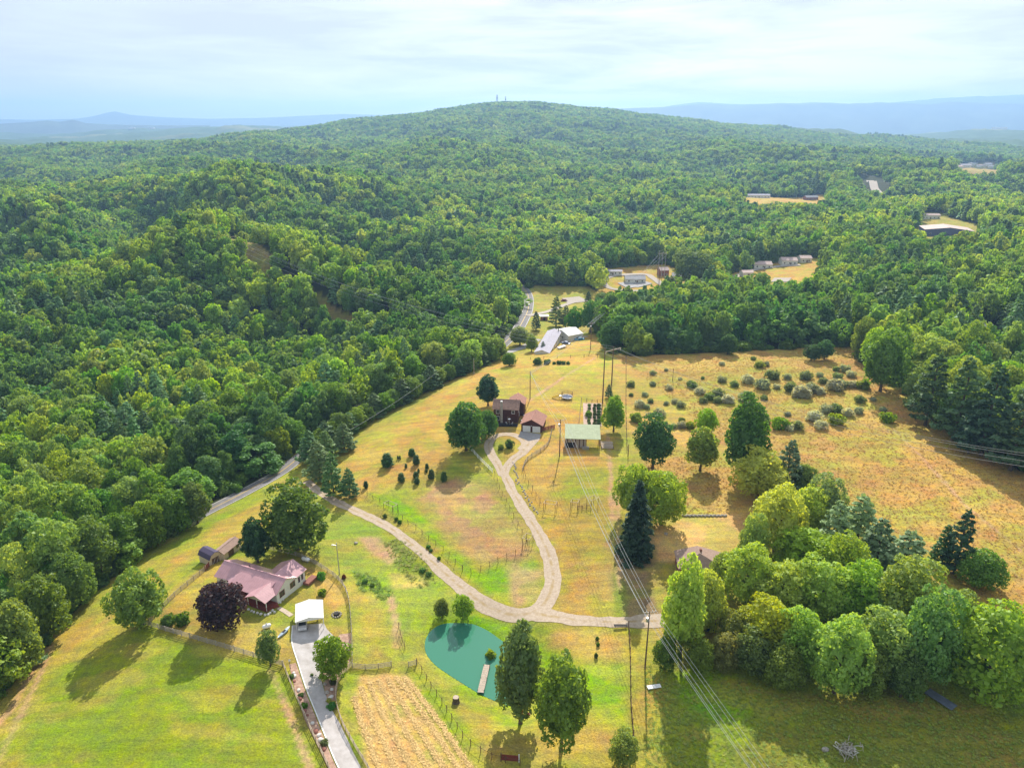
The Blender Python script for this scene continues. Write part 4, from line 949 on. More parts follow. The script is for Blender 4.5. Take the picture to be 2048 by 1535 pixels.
# wing roof runs into the main roof
mb = MB(); xw0, xw1, xc = -6.5, 0.0, -3.25; zt = hw + HR - .08; o = .4; ze = hw - .1
mb.slab([(xc, -.1 + .25, zt + .1), (xw1 + o, 3.1, ze + .1), (xw1 + o, 6.7, ze + .1), (xc, 6.7, zt + .1)], .1)
mb.slab([(xw0 - o, 3.1, ze + .1), (xc - .002, .15, zt + .1), (xc - .002, 6.7, zt + .1), (xw0 - o, 6.7, ze + .1)], .1)
wr = mb.build('wing_roof', M['metal_purple_y'], RH)
MB().add([(xw0, 6.3, hw), (xw1, 6.3, hw), (xc, 6.3, hw + HR - .2)], [(0, 2, 1)]).build('gable', M['siding_white'], RH)
# lower front roof with its hipped end, then the porch gable
mb = MB(); a, b_, c_, d_ = (-12.2, -2.1, 3.62), (-1.6, -2.1, 3.62), (-1.6, -5.4, 2.72), (-12.2, -5.4, 2.72)
mb.slab([d_, c_, (-1.6, -1.3, 4.02), (-11.2, -1.3, 4.02)], .09)
mb.slab([(-13.4, -3.4, 2.98), d_, (-11.2, -1.3, 4.02)], .09)
mb.build('porch_roof', M['metal_purple'], RH)
mb = MB(); xc = -2.65
mb.slab([(-5.45, -6.9, 2.72), (xc, -6.9, 3.95), (xc, -1.7, 3.95), (-5.45, -4.9, 2.86)], .09)
mb.slab([(xc + .002, -6.9, 3.95), (.15, -6.9, 2.72), (.15, -3.7, 2.72), (xc + .002, -1.7, 3.95)], .09)
mb.build('porch_gable_roof', M['metal_purple_y'], RH)
MB().add([(-5.1, -6.6, 2.7), (-.15, -6.6, 2.7), (xc, -6.6, 3.78), (-5.1, -6.52, 2.7), (-.15, -6.52, 2.7), (xc, -6.52, 3.78)], [(0, 1, 2), (5, 4, 3), (0, 3, 4, 1), (1, 4, 5, 2), (2, 5, 3, 0)]).build('gable', M['siding_white'], RH)
mb = MB(); mb.box(-12, .1, -6.6, yf - .02, -.6, .42); dk = mb.build('deck', M['wood_red'], RH)
for x in (-11.8, -9, -7.2, -5.1, -2.65, -.1): MB().box(x - .07, x + .07, -6.5 + (1.2 if x < -5.2 else 0), -6.36 + (1.2 if x < -5.2 else 0), .42, 2.66).build('post', M['wood_red' if x < -5.2 else 'white'], RH)
def railing(parent, a, b, z, h=.95, mat='wood_red', gap=.28):
    a = Vector((*a, z)); b = Vector((*b, z)); mb = MB(); up = Vector((0, 0, h)); mb.bar(a + up, b + up, .09, .06); mb.bar(a + up * .12, b + up * .12, .05)
    n = max(2, int((b - a).length / gap))
    for k in range(n + 1): p = a.lerp(b, k / n); mb.bar(p + Vector((0, 0, .1)), p + up, .045)
    return mb.build('railing', M[mat], parent)
railing(RH, (-12, -6.45), (-5.2, -6.45), .42); railing(RH, (-5.1, -6.55), (-.15, -6.55), .42); railing(RH, (0, -6.4), (0, -4.9), .42)
for k in range(3): MB().box(.1 + k * .28, .1 + (k + 1) * .28, -4.8, -3.6, -.4, .30 - .14 * k).build('step', M['wood_red'], RH)
for y in (-1.5, 2.0): window(RH, 0, y, .95, 1.5, 1.35, 'x+', 'brick_red', mull=1)
for y in (4.2, 5.3): window(RH, 0, y, .7, .7, 1.5, 'x+', 'white', mull=0)
for x in (-11.5, -8.6, -5.9): window(RH, x, yf, 1.2, 1.1, 1.0, 'y-', 'white')
door(RH, -3.4, yf, 1.0, 2.0, 'y-', 'white', z=.42)
MB().tube([(-10.5, .6, 4.1), (-10.5, .6, 4.75)], .09, 8).build('roof_vent', M['dark'], RH)
MB().box(.15, 1.7, 5.2, 8.4, -.5, .10).build('side_patio', M['brick_red'], RH)
sheet_ = ribbon('garden_path', W((557, 1215), (570, 1222), (583, 1231)), 1.1, M['wood_pale'], .07); kind(sheet_, 'structure')
# boulders and shrubs along the foundation
def rock_mesh(seed, n=1):
    import bmesh
    bm = bmesh.new(); bmesh.ops.create_icosphere(bm, subdivisions=2, radius=1.0); r_ = np.random.RandomState(seed)
    for v in bm.verts:
        q = v.co; f = .8 + .4 * float(fbm(np.array([q.x * 1.3 + seed]), np.array([q.y * 1.3 + q.z * 1.7]), seed, 3)[0]); v.co = q * f
    me = bpy.data.meshes.new('rock'); bm.to_mesh(me); bm.free(); me.materials.append(M['stone']); return me
ROCKS = [rock_mesh(s) for s in (1, 2, 3)]
def rock(px, py, s, label, group=None, mat=None, name='rock', flat=.65, loc=None):
    p = at(px, py) if loc is None else Vector((loc[0], loc[1], float(H(*loc))))
    me = random.choice(ROCKS)
    if mat:
        key = me.name + mat
        if key not in bpy.data.meshes: m2 = me.copy(); m2.name = key; m2.materials.clear(); m2.materials.append(M[mat])
        me = bpy.data.meshes[key]
    o = link(name, me, None, (p.x, p.y, p.z + s * .25), random.random() * 6, (s * random.uniform(.8, 1.3), s * random.uniform(.8, 1.2), s * flat))
    tag(o, label, 'rock', group); return o

# --- carport with a car inside
p = Vector((-42.9, 124.0, float(H(-42.9, 124.0))))
CP = thing('carport', 'white metal carport open to the front beside the ranch house', 'carport', p, math.radians(15.5))
gable_roof(CP, -2.75, 2.75, -2.9, 3.1, 2.55, .62, M['metal_white'], 'y', .12, .1, .07)
for sx_ in (-1, 1):
    for y in (-2.8, -.8, 1.1, 3.0): MB().box(sx_ * 2.7 - .05, sx_ * 2.7 + .05, y - .05, y + .05, -.3, 2.55).build('post', M['white'], CP)
    MB().box(sx_ * 2.72 - .02, sx_ * 2.72 + .02, -2.8, 3.05, 1.7, 2.6).build('side_panel', M['metal_white'], CP)
MB().add([(-2.7, -2.86, 2.35), (2.7, -2.86, 2.35), (2.7, -2.86, 2.6), (0, -2.86, 3.2), (-2.7, -2.86, 2.6)], [(0, 1, 2, 3, 4)]).build('gable', M['white'], CP)
def car_body(l, w_, h, cab=(.28, .80, .36, .70), hood=.55):
    """side profile lofted across the width: rounded lower body, glasshouse on top"""
    prof = [(-.5, .22), (-.5, .5), (-.47, hood + .03), (-.2, hood + .08), (.28, hood + .09), (.47, hood + .02), (.5, .48), (.5, .22)]
    b = MB(); n = len(prof); ys = [-.5, -.46, 0, .46, .5]; sc_ = [.93, 1, 1.02, 1, .93]
    V = [(x * l, y * w_, z * h * (s if z > .4 else 1)) for y, s in zip(ys, sc_) for x, z in prof]
    F = [(j * n + i, j * n + (i + 1) % n, (j + 1) * n + (i + 1) % n, (j + 1) * n + i) for j in range(4) for i in range(n)] + [tuple(range(n))[::-1], tuple(range(4 * n, 5 * n))]
    b.add(V, F)
    g = MB(); x0, x1, x2, x3 = [(.5 - c) * -l for c in (cab[0] - .08, cab[2] - .02, cab[3], cab[1] + .06)]; zb, zt = h * (hood + .07), h * .97
    g.add([(x0, -.44 * w_, zb), (x3, -.44 * w_, zb), (x3, .44 * w_, zb), (x0, .44 * w_, zb), (x1, -.36 * w_, zt), (x2, -.36 * w_, zt), (x2, .36 * w_, zt), (x1, .36 * w_, zt)], [(0, 1, 5, 4), (1, 2, 6, 5), (2, 3, 7, 6), (3, 0, 4, 7)])
    r = MB(); r.add([(x1 - .05, -.38 * w_, zt), (x2 + .05, -.38 * w_, zt), (x2 + .05, .38 * w_, zt), (x1 - .05, .38 * w_, zt), (x1, -.34 * w_, zt + .05), (x2, -.34 * w_, zt + .05), (x2, .34 * w_, zt + .05), (x1, .34 * w_, zt + .05)], [(4, 5, 6, 7), (0, 1, 5, 4), (1, 2, 6, 5), (2, 3, 7, 6), (3, 0, 4, 7), (3, 2, 1, 0)])
    return b, g, r
def car(name, label, loc, rz, col, l=4.6, w_=1.8, h=1.45, cat='car'):
    key = 'paint_' + '_'.join(f'{int(c * 100)}' for c in col)
    if key not in M: M[key] = simple(key, col, .25, .03, 1, spec=.6)
    t = thing(name, label, cat, loc, rz); b, g, r = car_body(l, w_, h)
    b.build('body', M[key], t); g.build('window', M['glass'], t); r.build('roof', M[key], t)
    for x in (-.32, .32):
        for y in (-1, 1):
            wb = MB(); wb.tube([(x * l, y * w_ * .5 - .1, .33), (x * l, y * w_ * .5 + .1, .33)], .33, 12); wo = wb.build('wheel', M['dark'], t)
            hb = MB(); hb.tube([(x * l, y * w_ * .5 - .115, .33), (x * l, y * w_ * .5 + .115, .33)], .18, 8); hb.build('rim', M['steel'], wo)
    for y in (-.34, .34):
        MB().box(-.5 * l - .02, -.5 * l + .05, y * w_ - .15, y * w_ + .15, .42 * h, .54 * h).build('headlight', M['white'], t)
    return t
car('parked_car', 'silver-white car parked in the left bay of the white carport', (-44.1, 122.6, float(H(-44, 122.6)) + .06), math.radians(103), (.55, .55, .58))

# --- two sheds
_a, _b = at(401, 1120), at(443, 1122); p = (_a + _b) / 2; p.z = float(H(p.x, p.y))
SH = thing('barn_shed', 'cream gambrel garden shed with purple-black roof and brown barn doors', 'shed', p, math.radians(-33))
wall_box(SH, -2.1, 2.1, -1.6, 1.6, 1.9, M['siding_cream'])
mb = MB(); gx = [(-1.75, 1.85), (-1.15, 2.85), (0, 3.3), (1.15, 2.85), (1.75, 1.85)]
SHR = thing  # (name kept for clarity below)
for i in range(4):
    (ya, za), (yb_, zb_) = gx[i], gx[i + 1]
    mb.slab([(-2.35, ya, za), (2.3, ya, za), (2.3, yb_, zb_), (-2.35, yb_, zb_)], .07)
mb.build('roof', M['shingle_dark'], SH)
for sx_ in (-2.1, 2.1):
    MB().add([(sx_, -1.6, 1.9), (sx_, 1.6, 1.9), (sx_, 1.1, 2.8), (sx_, 0, 3.2), (sx_, -1.1, 2.8)] + [(sx_ * .96, a, b_) for a, b_ in ((-1.6, 1.9), (1.6, 1.9), (1.1, 2.8), (0, 3.2), (-1.1, 2.8))], [(0, 1, 2, 3, 4), (9, 8, 7, 6, 5)]).build('gable', M['siding_cream'], SH)
for s_ in (-1, 1):
    d1 = door(SH, 2.1, s_ * .5, .95, 1.8, 'x+', 'wood_brown')
    MB().bar((2.17, s_ * .5 - .42, .1), (2.17, s_ * .5 + .42, 1.7), .09, .03).build('brace', M['white'], d1)
_a, _b = at(452, 1118), at(481, 1097); _d = (_b - _a).normalized(); p = (_a + _b) / 2 + Vector((-_d.y, _d.x, 0)) * 1.55; p.z = float(H(p.x, p.y))
SL = thing('long_shed', 'long cream shed with brown shingle roof behind the purple-roofed barn shed', 'shed', p, math.atan2(_d.y, _d.x))
wall_box(SL, -3.1, 3.1, -1.5, 1.5, 2.1, M['siding_cream'], 'x', .75); gable_roof(SL, -3.1, 3.1, -1.5, 1.5, 2.1, .75, M['shingle_tan'], 'x', .25, .15, .08)
for s_ in (-1, 1): door(SL, -.6 + s_ * .5, -1.5, .92, 1.8, 'y-', 'wood_brown')
window(SL, 1.9, -1.5, 1.0, .7, .7, 'y-', 'wood_brown', mull=0)

# --- two-storey brown log house
gzb = float(H(-2.5, 230)); dzb = 230 / 100 * 0
def lift(px, py):  # ground point under a pixel
    return at(px, py)
pL, pR = lift(990, 842), lift(1033, 849)
org = (pL + pR) / 2; org.z = float(H(org.x, org.y))
BH = thing('log_house', 'two-storey dark brown house with brown shingle roof and grey chimney', 'house', org, math.radians(-7))
sc_ = 1.0; w2 = 4.2
wall_box(BH, -w2, w2, 0, 6.6, 5.3, M['log_brown'], 'x', 2.0); gable_roof(BH, -w2, w2, 0, 6.6, 5.3, 2.0, M['shingle_brown'], 'x', .5, .45)
wall_box(BH, .2, 5.6, 6.61, 12.5, 4.6, M['log_brown'], 'y', 1.7, 'wing_wall'); gable_roof(BH, .2, 5.6, 6.8, 12.5, 4.6, 1.7, M['shingle_red'], 'y', .4, .35, name='wing_roof')
MB().box(-1.75, -.95, -.75, -.003, -.5, 7.9).build('chimney', M['stone'], BH); MB().box(-1.65, -1.05, -.65, -.1, 7.9, 8.25).build('chimney_cap', M['white'], BH)
for x, z, ww, hh in ((-2.7, 3.4, 1.0, 1.3), (2.6, 3.6, .9, 1.1), (-2.7, .9, .9, 1.5)): window(BH, x, 0, z, ww, hh, 'y-', 'white', mull=0)
window(BH, 4.2, 2.2, 3.4, .9, 1.2, 'x+', 'white', mull=0); window(BH, 4.2, 4.8, 1.0, .9, 1.2, 'x+', 'white', mull=0)
door(BH, 1.0, 0, 1.0, 2.1, 'y-', 'wood_brown', z=.35)
MB().box(-w2 - .4, w2 + .2, -3.2, -.8, -.6, .35).build('deck', M['dark'], BH); railing(BH, (-w2 - .3, -3.1), (w2, -3.1), .35, mat='dark', gap=.4)
def yard_thing(parent, lx, ly, lz=0): return parent.matrix_basis @ Vector((lx, ly, lz))
def chair(loc, rz, label, mat='white'):
    t = thing('patio_chair', label, 'chair', loc, rz, 'white patio chairs on the dark deck')
    MB().box(-.25, .25, -.25, .25, .38, .43).build('seat', M[mat], t); MB().box(-.25, .25, .22, .27, .43, .95).build('backrest', M[mat], t)
    for a in (-.22, .22):
        for c in (-.22, .22): MB().box(a - .02, a + .02, c - .02, c + .02, 0, .38).build('leg', M[mat], t)
chair(yard_thing(BH, .6, -1.8, .35), 2.0, 'white patio chair left of the closed umbrella on the deck'); chair(yard_thing(BH, 2.4, -1.8, .35), -2.0, 'white patio chair right of the umbrella on the deck')
t = thing('patio_umbrella', 'pale patio umbrella on a thin pole on the dark deck', 'umbrella', yard_thing(BH, 1.5, -1.9, .35)); MB().tube([(0, 0, 0), (0, 0, 2.2)], .03, 6).build('pole', M['white'], t)
MB().add([(math.cos(a) * .55, math.sin(a) * .55, 2.05) for a in np.arange(8) * math.pi / 4] + [(0, 0, 2.3)], [(i, (i + 1) % 8, 8) for i in range(8)]).build('canopy', M['white'], t)
for k, (lx, ly, ww) in enumerate(((6.9, 5.4, 1.3), (7.6, 3.4, 1.0), (6.4, 1.4, 1.2), (-5.2, 6.0, 1.4))):
    q = yard_thing(BH, lx, ly); q.z = float(H(q.x, q.y))
    t = thing('picnic_table', ('white garden table in the sun beyond the log house', 'white garden table between log house and garage', 'white bench table at the near corner of the gap by the garage', 'white table at the left rear corner of the log house')[k], 'table', q, .3 * k, 'white tables around the log house')
    MB().box(-ww, ww, -.5, .5, .72, .78).build('tabletop', M['white'], t)
    for s_ in (-1, 1): MB().box(-ww, ww, s_ * .85 - .14, s_ * .85 + .14, .42, .47).build('bench', M['white'], t); MB().bar((s_ * ww * .7, -.8, 0), (s_ * ww * .7, .8, 0.0), .08).bar((s_ * ww * .7, 0, 0), (s_ * ww * .7, 0, .72), .1).build('leg', M['white'], t)

# --- double garage
pa, pb = lift(1043, 861), lift(1083, 867); org = (pa + pb) / 2; org.z = float(H(org.x, org.y))
GA = thing('garage', 'double garage with reddish shingle roof and two white doors', 'garage', org, math.radians(-12))
hwid = (pb - pa).length / 2 - .1
wall_box(GA, -hwid, hwid, 0, 8.2, 2.8, M['log_brown'], 'y', 1.75); gable_roof(GA, -hwid, hwid, 0, 8.2, 2.8, 1.75, M['shingle_red'], 'y', .45, .45)
for s_ in (-1, 1): door(GA, s_ * 1.65, 0, 2.6, 2.2, 'y-', 'white', 'garage_door', 0, rows=4)
window(GA, hwid, 4, 1.2, .8, .9, 'x+', 'white', mull=0)
MB().tube([(0, -.2, 2.2), (0, -.2, 2.45)], .1, 8).build('lamp', M['white'], GA)
# --- pole barn with the pale green roof
pa, pb = lift(1131, 894), lift(1199, 898); org = Vector(((pa.x + pb.x) / 2, (pa.y + pb.y) / 2, 0)); org.z = float(H(org.x, org.y))
PB = thing('pole_barn', 'plank barn under a wide pale green metal roof', 'barn', org, math.radians(-4)); hb = (pb.x - pa.x) / 2 + .3
mb = MB(); mb.slab([(-hb, -.5, 3.45), (hb, -.5, 3.45), (hb, 7.6, 5.0), (-hb, 7.6, 5.0)], .12); mb.build('roof', M['metal_green'], PB)
xr = hb - 4.4
wall_box(PB, -hb + .3, xr, .15, 7.0, 3.3, M['wood_brown'], None, 0, 'wall_shell')
npl = int((xr + hb - .3) / .32)
for k in range(npl):                                   # upright boards, each its own, uneven and weathered
    x = -hb + .3 + k * .32; low = 1.9 if (k < npl * .42) else .05
    MB().box(x + .01, x + .30, .07 + .02 * (k % 3), .13 + .02 * (k % 3), low, 3.35).build('plank', M[('wood_grey', 'wood_pale', 'wood_grey', 'wood_brown')[(k * 7) % 4]], PB)
MB().box(-hb + .45, -hb + .3 + npl * .42 * .32, .08, .145, .05, 1.88).build('doorway', M['dark'], PB)
for x, y in ((hb - .15, -.2), (hb - .15, 3.5), (hb - .15, 7.2), (-hb + .1, -.2)): MB().box(x - .1, x + .1, y - .1, y + .1, -.4, 3.4 + (y + .5) * .19).build('post', M['pole_wood'], PB)
MB().bar((-hb, -.2, 3.3), (hb, -.2, 3.3), .18).build('beam', M['pole_wood'], PB)
MB().box(-.2, 2.0, -.9, -.1, .0, .8).build('feed_trough', M['steel'], PB)
q = yard_thing(PB, hb + 2.2, 2.0); q.z = float(H(q.x, q.y)); t = thing('lumber_stack', 'pinkish boards laid in a low rack right of the green-roofed barn', 'lumber', q, -.05)
for k in range(5): MB().box(-1.9, 1.9, -2 + k * .85, -1.4 + k * .85, .2 + .1 * k, .32 + .1 * k).build('board', M['wood_pale'], t)
for x in (-1.9, 1.9): MB().box(x - .08, x + .08, -2.2, -2.05, -.2, 1.0).build('post', M['wood_brown'], t)

# --- the house hidden behind the tall yellow-green trees
c = Vector((43.5, 139.0, float(H(43.5, 139))))
HH = thing('hidden_house', 'brown-roofed house half hidden behind a tall yellow-green tree', 'house', c, math.radians(-4))
wall_box(HH, -5.2, 5.2, -3.2, 3.4, 2.8, M['brick_red'])
mb = MB(); e = [(-5.6, -3.6, 2.85), (5.6, -3.6, 2.85), (5.6, 3.8, 2.85), (-5.6, 3.8, 2.85)]; r0, r1_ = (-.6, 2.4, 5.3), (-.6, -.6, 5.3)
mb.add(e + [r0, r1_], [(0, 1, 5), (1, 2, 4, 5), (2, 3, 4), (3, 0, 5, 4)]); mb.build('roof', M['shingle_tan'], HH)
MB().box(-.4, .1, .3, .8, 4.7, 5.7).build('chimney', M['brick_red'], HH)
for x in (-3.4, 0.3, 3.4): window(HH, x, -3.2, 1.0, 1.1, 1.2, 'y-', 'white')
c = at(1400, 1262)
OB = thing('outbuilding', 'low outbuilding with tan roof and dark blue wall among the trees', 'building', c, math.radians(-2))
wall_box(OB, -4.2, 3.4, 0, 6, 2.5, simple('wall_blue', (.07, .13, .2), .7, .1, 2)); mb = MB(); mb.slab([(-4.5, -.4, 2.6), (3.7, -.4, 2.6), (3.7, 3, 3.7), (-4.5, 3, 3.7)], .1); mb.slab([(-4.5, 3.003, 3.7), (3.7, 3.003, 3.7), (3.7, 6.4, 2.6), (-4.5, 6.4, 2.6)], .1)
mb.build('roof', M['shingle_tan'], OB); window(OB, 1.5, 0, 1.0, 1.0, .9, 'y-', 'white')

# --- buildings in and beyond the valley
def far_house(name, label, px, py, w_, l, hw_, hr, rz, roof, wall, ridge='x', nwin=3, group=None, cat='house', dr=True):
    p = at(px, py); t = thing(name, label, cat, p, rz, group)
    wall_box(t, -w_ / 2, w_ / 2, 0, l, hw_, M[wall], ridge, hr, z0=-2.5); gable_roof(t, -w_ / 2, w_ / 2, 0, l, hw_, hr, M[roof], ridge, .4, .3)
    for k in range(nwin): window(t, -w_ / 2 + w_ * (k + .5) / nwin, 0, 1.0, 1.0, 1.1, 'y-', 'white', mull=0)
    if dr: door(t, w_ * .08, 0, 1.0, 2.0, 'y-', 'wood_brown')
    return t
M['siding_grey'] = simple('siding_grey', (.42, .45, .5), .7, .08, 1); M['roof_grey'] = simple('roof_grey', (.32, .32, .34), .8, .1, 1); M['roof_pink'] = simple('roof_pink', (.55, .42, .38), .8, .1, 1)
pa, pb = at(1098, 707), at(1122, 680)
WHm = thing('white_building', 'long white low building with white metal roof in front of the valley road', 'building', (pa + pb) / 2, math.atan2(pb.y - pa.y, pb.x - pa.x)); l2 = (pb - pa).length / 2 - .5; WHm.location.z = float(H(WHm.location.x, WHm.location.y))
wall_box(WHm, -l2, l2, 0, 7, 3.0, M['siding_white'], 'x', 1.3, z0=-3); gable_roof(WHm, -l2, l2, 0, 7, 3.0, 1.3, M['metal_white_x'], 'x', .3, .3)
for k in range(6): window(WHm, -l2 + 2 + k * (2 * l2 - 4) / 5, 0, 1.1, 1.2, 1.2, 'y-', 'glass', mull=0)
door(WHm, -l2, 2.2, 1.6, 2.2, 'x-', 'siding_grey'); window(WHm, -l2, 5.5, 1.1, 1.0, 1.0, 'x-', 'white')
MB().tube([(l2 - 1.5, 1.2, 3.6), (l2 - 1.5, 1.2, 5.4)], .2, 8).build('chimney', M['dark'], WHm)
pa, pb = at(1108, 676), at(1137, 683)
W2 = thing('white_garage', 'white gable-front building just behind the long white building', 'building', (pa + pb) / 2, math.atan2(pb.y - pa.y, pb.x - pa.x)); w2_ = (pb - pa).length / 2
wall_box(W2, -w2_, w2_, 0, 9, 3.8, M['siding_white'], 'y', 1.7, z0=-3); gable_roof(W2, -w2_, w2_, 0, 9, 3.8, 1.7, M['metal_white'], 'y', .3, .3); window(W2, 1, 0, 1.2, 1.0, 1.0, 'y-', 'white', mull=0); door(W2, -2, 0, 2.6, 2.4, 'y-', 'siding_grey')
p = at(1141, 680); t = thing('box_trailer', 'white box trailer parked right of the white gable building', 'trailer', p, math.radians(62)); MB().box(0, 6.5, -1.3, 1.3, .6, 3.4).build('box', M['white'], t)
for x in (1.5, 4.6): MB().tube([(x, -1.35, .45), (x, 1.35, .45)], .45, 10).build('wheel', M['dark'], t)
car('parked_car', 'blue car with pale roof parked right of the white box trailer', at(1159, 680), math.radians(12), (.05, .3, .5), 5.0, 1.9, 1.5)
car('parked_car', 'dark blue car parked between long white building and box trailer', at(1132, 688), math.radians(-30), (.1, .16, .3), 4.6)
car('parked_car', 'dark red car parked in the shaded gravel bay across the valley road', at(1128, 602), math.radians(5), (.25, .02, .03), 4.6)
t_ = car('delivery_van', 'small white van driving on the valley road', at(1055, 610), math.radians(-80), (.75, .75, .76), 5.2, 2.0, 2.1, 'van')
p = at(1088, 640); t = thing('kiosk', 'small red-brown kiosk with a white roof beside the road junction', 'kiosk', p, .1)
wall_box(t, -2.0, 2.0, -1.5, 1.5, 2.6, M['brick_red'], z0=-1.5); MB().box(-2.7, 2.7, -2.1, 2.1, 2.6, 2.9).build('roof', M['white'], t)
door(t, 0, -1.5, 1.2, 2.0, 'y-', 'dark')
rockwood = at(1075, 703); t = thing('flatbed_trailer', 'pale flatbed trailer loaded with boards right of the long white building', 'trailer', at(1123, 697), math.radians(48)); MB().box(-3, 3, -1.1, 1.1, .6, .8).build('bed', M['wood_pale'], t); MB().box(-2.6, 2.6, -.9, .8, .8, 1.2).build('load', M['white'], t)
for x in (-1, 1): MB().tube([(x, -1.2, .35), (x, 1.2, .35)], .35, 8).build('wheel', M['dark'], t)
far_house('ranch_house', 'grey-roofed house with a dark open porch inside the gravel loop', 1271, 566, 15, 9, 3, 1.8, 0.0, 'roof_grey', 'siding_white')
far_house('mobile_home', 'pale grey mobile home left of the gravel loop', 1222, 550, 17, 5, 3, .7, math.radians(-3), 'metal_white_x', 'siding_white', nwin=5)
far_house('barn_house', 'small two-tone house by the tall transmission poles', 1329, 552, 7, 7, 4.5, 1.8, .2, 'roof_pink', 'brick_red', nwin=2)
far_house('farm_house', 'grey roof house under the big round tree in the valley', 1362, 560, 13, 8, 3, 1.6, -.15, 'roof_grey', 'siding_white')
far_house('farm_house', 'pink-roofed white house beyond the gravel road, between tree rows', 1526, 537, 14, 9, 3.2, 1.8, -.05, 'roof_pink', 'siding_white')
far_house('farm_house', 'white house with pinkish roof right of the first along the gravel road', 1579, 530, 12, 9, 3.6, 1.8, -.05, 'roof_pink', 'siding_white')
far_house('farm_house', 'white house at the right end of the valley clearing', 1612, 525, 9, 8, 3.4, 1.6, 0, 'roof_pink', 'siding_white', nwin=2)
far_house('garden_shed', 'pale shed behind the round green tree in the valley clearing', 1496, 553, 8, 7, 3, 1.2, .1, 'roof_pink', 'siding_white', nwin=1, cat='shed')
far_house('mobile_home', 'pale roof of a long building deep in the valley woods', 930, 546, 26, 8, 3.4, 1.2, -.25, 'metal_white_x', 'siding_grey', nwin=5, cat='building')
far_house('mobile_home', 'long white mobile home in the clearing on the wooded hillside', 1514, 396, 38, 9, 4, 1.4, -.03, 'metal_white_x', 'siding_white', nwin=8)
far_house('brick_house', 'red brick house right of the long mobile home on the hillside', 1624, 400, 20, 10, 4, 2.5, .15, 'roof_grey', 'brick_red')
far_house('mobile_home', 'white mobile home with pink roof above the metal warehouse', 1857, 438, 24, 8, 4, 1.4, -.05, 'roof_pink', 'siding_white', nwin=6)
M['siding_navy'] = simple('siding_navy', (.1, .12, .22), .6, .1, 1)
far_house('warehouse', 'wide metal warehouse with pale pink roof and navy walls', 1897, 472, 40, 26, 5, 2.5, math.radians(-18), 'roof_pink', 'siding_navy', 'y', nwin=4, cat='warehouse')
far_house('ranch_house', 'white roof glimpsed through trees right of the dry meadow', 1968, 668, 8, 7, 3, 1.2, -.2, 'metal_white_x', 'siding_navy', nwin=2)
rs2 = np.random.RandomState(3)
for k, (px, py) in enumerate(((1915, 338), (1932, 335), (1950, 330), (1962, 334), (1978, 331), (1986, 336), (2008, 318), (2030, 316), (2044, 362), (1680, 348))):
    far_house('distant_house', ('small pale house at the clearing far up the right hillside' if k < 6 else 'pale roof among the distant woods on the far right'), px, py, rs2.uniform(16, 30), 11, 4.5, 2, rs2.uniform(-.4, .4), ['roof_pink', 'metal_white_x', 'roof_grey'][k % 3], 'siding_white', nwin=2, group='houses on the far right hillside', dr=False)
# the town far off shows only as specks: one mass
mb = MB()
for k in range(150):
    px = rs2.uniform(1700, 2060) if k < 90 else rs2.uniform(20, 1000); py = rs2.uniform(243, 262) if k < 90 else rs2.uniform(242, 262)
    if k >= 90 and 330 < px < 900: continue
    q = at(px, py)
    if q.length < 3600 or q.length > 16000: continue
    s_ = rs2.uniform(10, 26) * (1 if k % 6 else 2.2); mb.box(q.x - s_, q.x + s_, q.y - 12, q.y + 12, q.z, q.z + 22)
kind(mb.build('far_town', M['white']), 'stuff', 'specks of pale buildings on the hazy plain')
# ------------------------------------------------------------------ utility poles, towers and wires
def insulators(mb, pts): 
    for p in pts: mb.tube([Vector(p), Vector(p) + Vector((0, 0, .28))], .07, 6)
def utility_pole(label, loc, h, r=.16, arm=0, armz=.5, rz=0.0, transformer=False, mat='pole_wood', lamp=False, name='utility_pole', cat='utility pole', guy=None):
    t = thing(name, label, cat, loc, rz)
    MB().tube([(0, 0, -.8), (0, 0, h * .5), (0, 0, h)], [r * 1.2, r, r * .75], 8).build('pole', M[mat], t)
    tops = [Vector((0, 0, h))]
    if arm:
        a = MB().box(-arm, arm, -.07, .07, h - armz - .07, h - armz + .07).build('crossarm', M['wood_pale'], t)
        tops = []
        for x in ((-arm * .94, -arm * .45, arm * .45, arm * .94)):
            insulators_ = MB(); insulators(insulators_, [(x, 0, h - armz + .07)]); insulators_.build('insulator', M['white'], t); tops.append(Vector((x, 0, h - armz + .36)))
        MB().bar((-arm * .5, 0, h - armz), (0, 0, h - armz - 1.0), .05).bar((arm * .5, 0, h - armz), (0, 0, h - armz - 1.0), .05).build('brace', M['steel'], t)
    if transformer: MB().tube([(-.32, 0, h - 2.4), (-.32, 0, h - 1.5)], .24, 10).build('transformer', M['steel'], t)
    if lamp: MB().bar((0, 0, h - .7), (-.8, 0, h - .5), .06).build('lamp_arm', M['steel'], t); MB().box(-1.15, -.75, -.12, .12, h - .62, h - .48).build('lamp_head', M['white'], t)
    R = Matrix.Rotation(rz, 4, 'Z'); L0 = Vector(loc)
    return t, [L0 + (R @ v) for v in tops]
def top_h(px, py_base, py_top):
    p = at(px, py_base); d = ray(px, py_top); tt = p.y / d[1]; return p, CAM_H + d[2] * tt - p.z
def wire(a, b, sag, label, r=.035, group=None, n=14, cat='wire'):
    a = Vector(a); b = Vector(b); pts = []
    for k in range(n + 1):
        f = k / n; q = a.lerp(b, f); q.z -= sag * 4 * f * (1 - f); pts.append(q)
    o = MB().tube(pts, r, 4, cap=False).build('power_line', M['wire']); tag(o, label, cat, group); return o
p1, h1 = top_h(1290, 1335, 1221); T1, top1 = utility_pole('tall wooden utility pole with crossarm beside the gravel track end', p1, h1, .15, 1.25, .3, math.radians(8), True)
